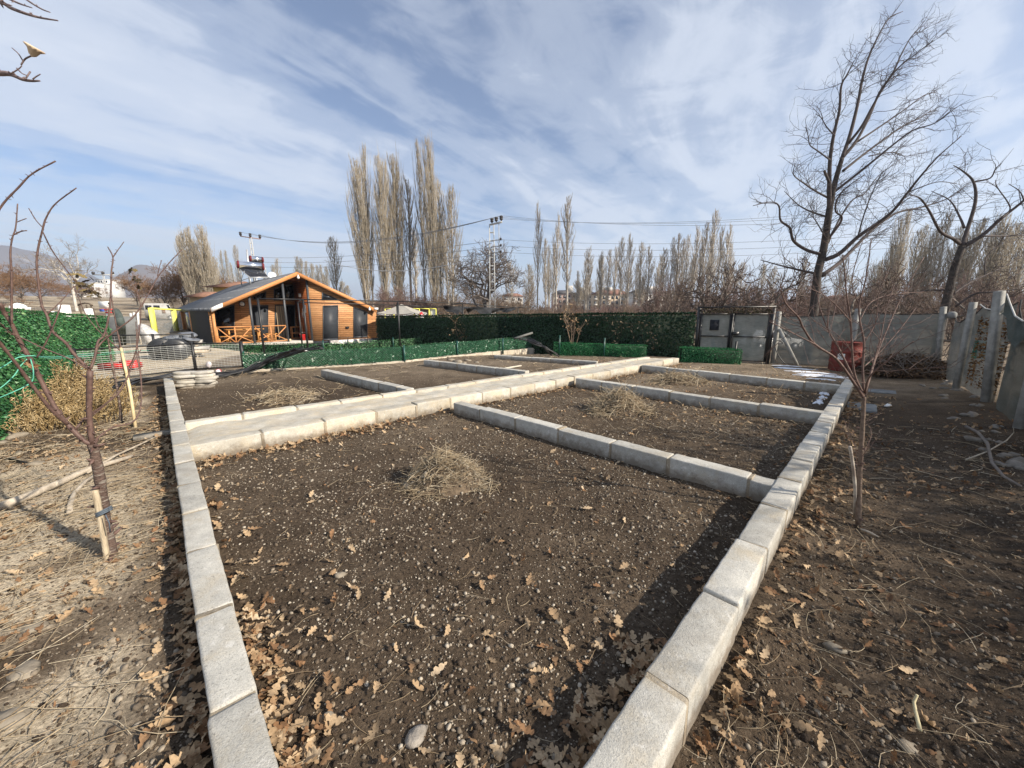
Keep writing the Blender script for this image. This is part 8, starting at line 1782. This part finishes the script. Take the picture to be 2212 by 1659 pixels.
e_ = (q1[0] - .1 + ad[0] * 1.0, 33 + ad[1] * 1.75)
tips1 = []
for f in (.15, .55, 1.0): p = (q1[0] - .1 + ad[0] * 1.05 * f, 33 + ad[1] * 1.8 * f, arm_z + .08); insul(p1, p); tips1.append((p[0], p[1], p[2] + .40))
zl = at(1075, 548, 33)[2]; m = MB(); m.bar((e_[0] - .15, e_[1] + .1, arm_z), (e_[0] - .15, e_[1] + .1, zl), .05); part('drop_rod', m, st, p1)
low1 = []
for k, z in enumerate((at(1075, 522, 33)[2], at(1075, 535, 33)[2], zl)): m = MB(); m.bar((q1[0], 33, z + .08), (e_[0], e_[1], z), .07, .06); part('bracket', m, st, p1); low1.append((e_[0], e_[1], z)); mm = MB(); mm.blob((e_[0], e_[1], z + .05), (.1, .1, .12), random.Random(k), 1, .05); part('insulator', mm, ins_m, p1)
p2, q2, z02 = lattice('utility_pole', 'reddish utility pole with three insulators rising behind the house', 541, 513, 690, 52, .17, .13, 0)
m = MB(); m.bar((q2[0] - 1.15, 51.8, q2[2] + .12), (q2[0] + 1.15, 52.2, q2[2] - .16), .10, .10); part('cross_arm', m, pm('rusty_steel', (.32, .2, .16)), p2)
tips2 = []
for f in (-1.0, 0, 1.0): p = (q2[0] + 1.1 * f, 52 + .19 * f, q2[2] + .0 - .13 * f); m = MB(); m.lathe(p, [(.04, 0), (.14, .12), (.16, .26), (.10, .3), (.16, .36), (.14, .5), (.02, .52)], 10); part('insulator', m, ins_m, p2); tips2.append((p[0], p[1], p[2] + .5))
p3, q3_, z03 = lattice('utility_pole', 'small distant power pole with three insulators before the white buildings', 223, 594, 650, 95, .2, .16, 0)
m = MB(); m.bar((q3_[0] - 2.6, 95, q3_[2] + .05), (q3_[0] + 2.6, 95, q3_[2] + .05), .2); part('cross_arm', m, st, p3)
for f in (-1, 0, 1): m = MB(); m.lathe((q3_[0] + 2.3 * f, 95, q3_[2] + .1), [(.1, 0), (.3, .2), (.3, .6), (.1, .7)], 8); part('insulator', m, ins_m, p3)
wire_m = pm('grey_wire', (.22, .23, .25), rough=.5); wire_w = pm('pale_cable', (.55, .56, .57), rough=.5)
def wire(label, a, b_, sag, r=.02, mat=None):
    a = np.array(a, float); b_ = np.array(b_, float); P = [a + (b_ - a) * f - np.array([0, 0, sag * 4 * f * (1 - f)]) for f in np.linspace(0, 1, 26)]; m = MB(); m.tube(P, r, 5); solo('wire', m, mat or wire_m, label, 'wire', tuple(a), 'overhead wires', smooth=True)
pos = ['top', 'middle', 'lower']
for k in range(3):
    e = at(2330, [392, 405, 426][k], 22); wire(f'{pos[k]} one of the three upper wires going right from the lattice pole', tips1[k], e, 1.05, .010)
    e = at(2330, [470, 486, 502][k], 22.5); wire(f'{pos[k]} one of the three lower wires going right from the lattice pole', low1[k], e, .75, .010)
    wire(f'{pos[k]} one of the three upper wires from the lattice pole towards the house pole', tips1[k], tips2[k], 1.5, .016)
    e = at(560, [556, 566, 576][k], 50); wire(f'{pos[k]} one of the three lower wires running left behind the poplars', low1[k], e, .5, .016)
wire('thick pale cable hanging left from the lattice pole across the poplars', at(1060, 549, 33), at(700, 562, 48), 1.3, .03, wire_w)
# ------------------------------------------------------------------ the air between here and the mountains
hm_ = bpy.data.materials.new('haze_air'); hm_.use_nodes = True; t = hm_.node_tree; t.nodes.remove(t.nodes['Principled BSDF'])
pv = N(t, 'ShaderNodeVolumePrincipled'); pv.inputs['Color'].default_value = (0.72, 0.83, 1.0, 1); pv.inputs['Density'].default_value = 0.00026; pv.inputs['Anisotropy'].default_value = 0.2
t.links.new(pv.outputs[0], t.nodes['Material Output'].inputs['Volume'])
hb = MB(); hb.box((0, 4400, 200), (12800, 9800, 412)); structure('haze', hb, hm_, kind='stuff')
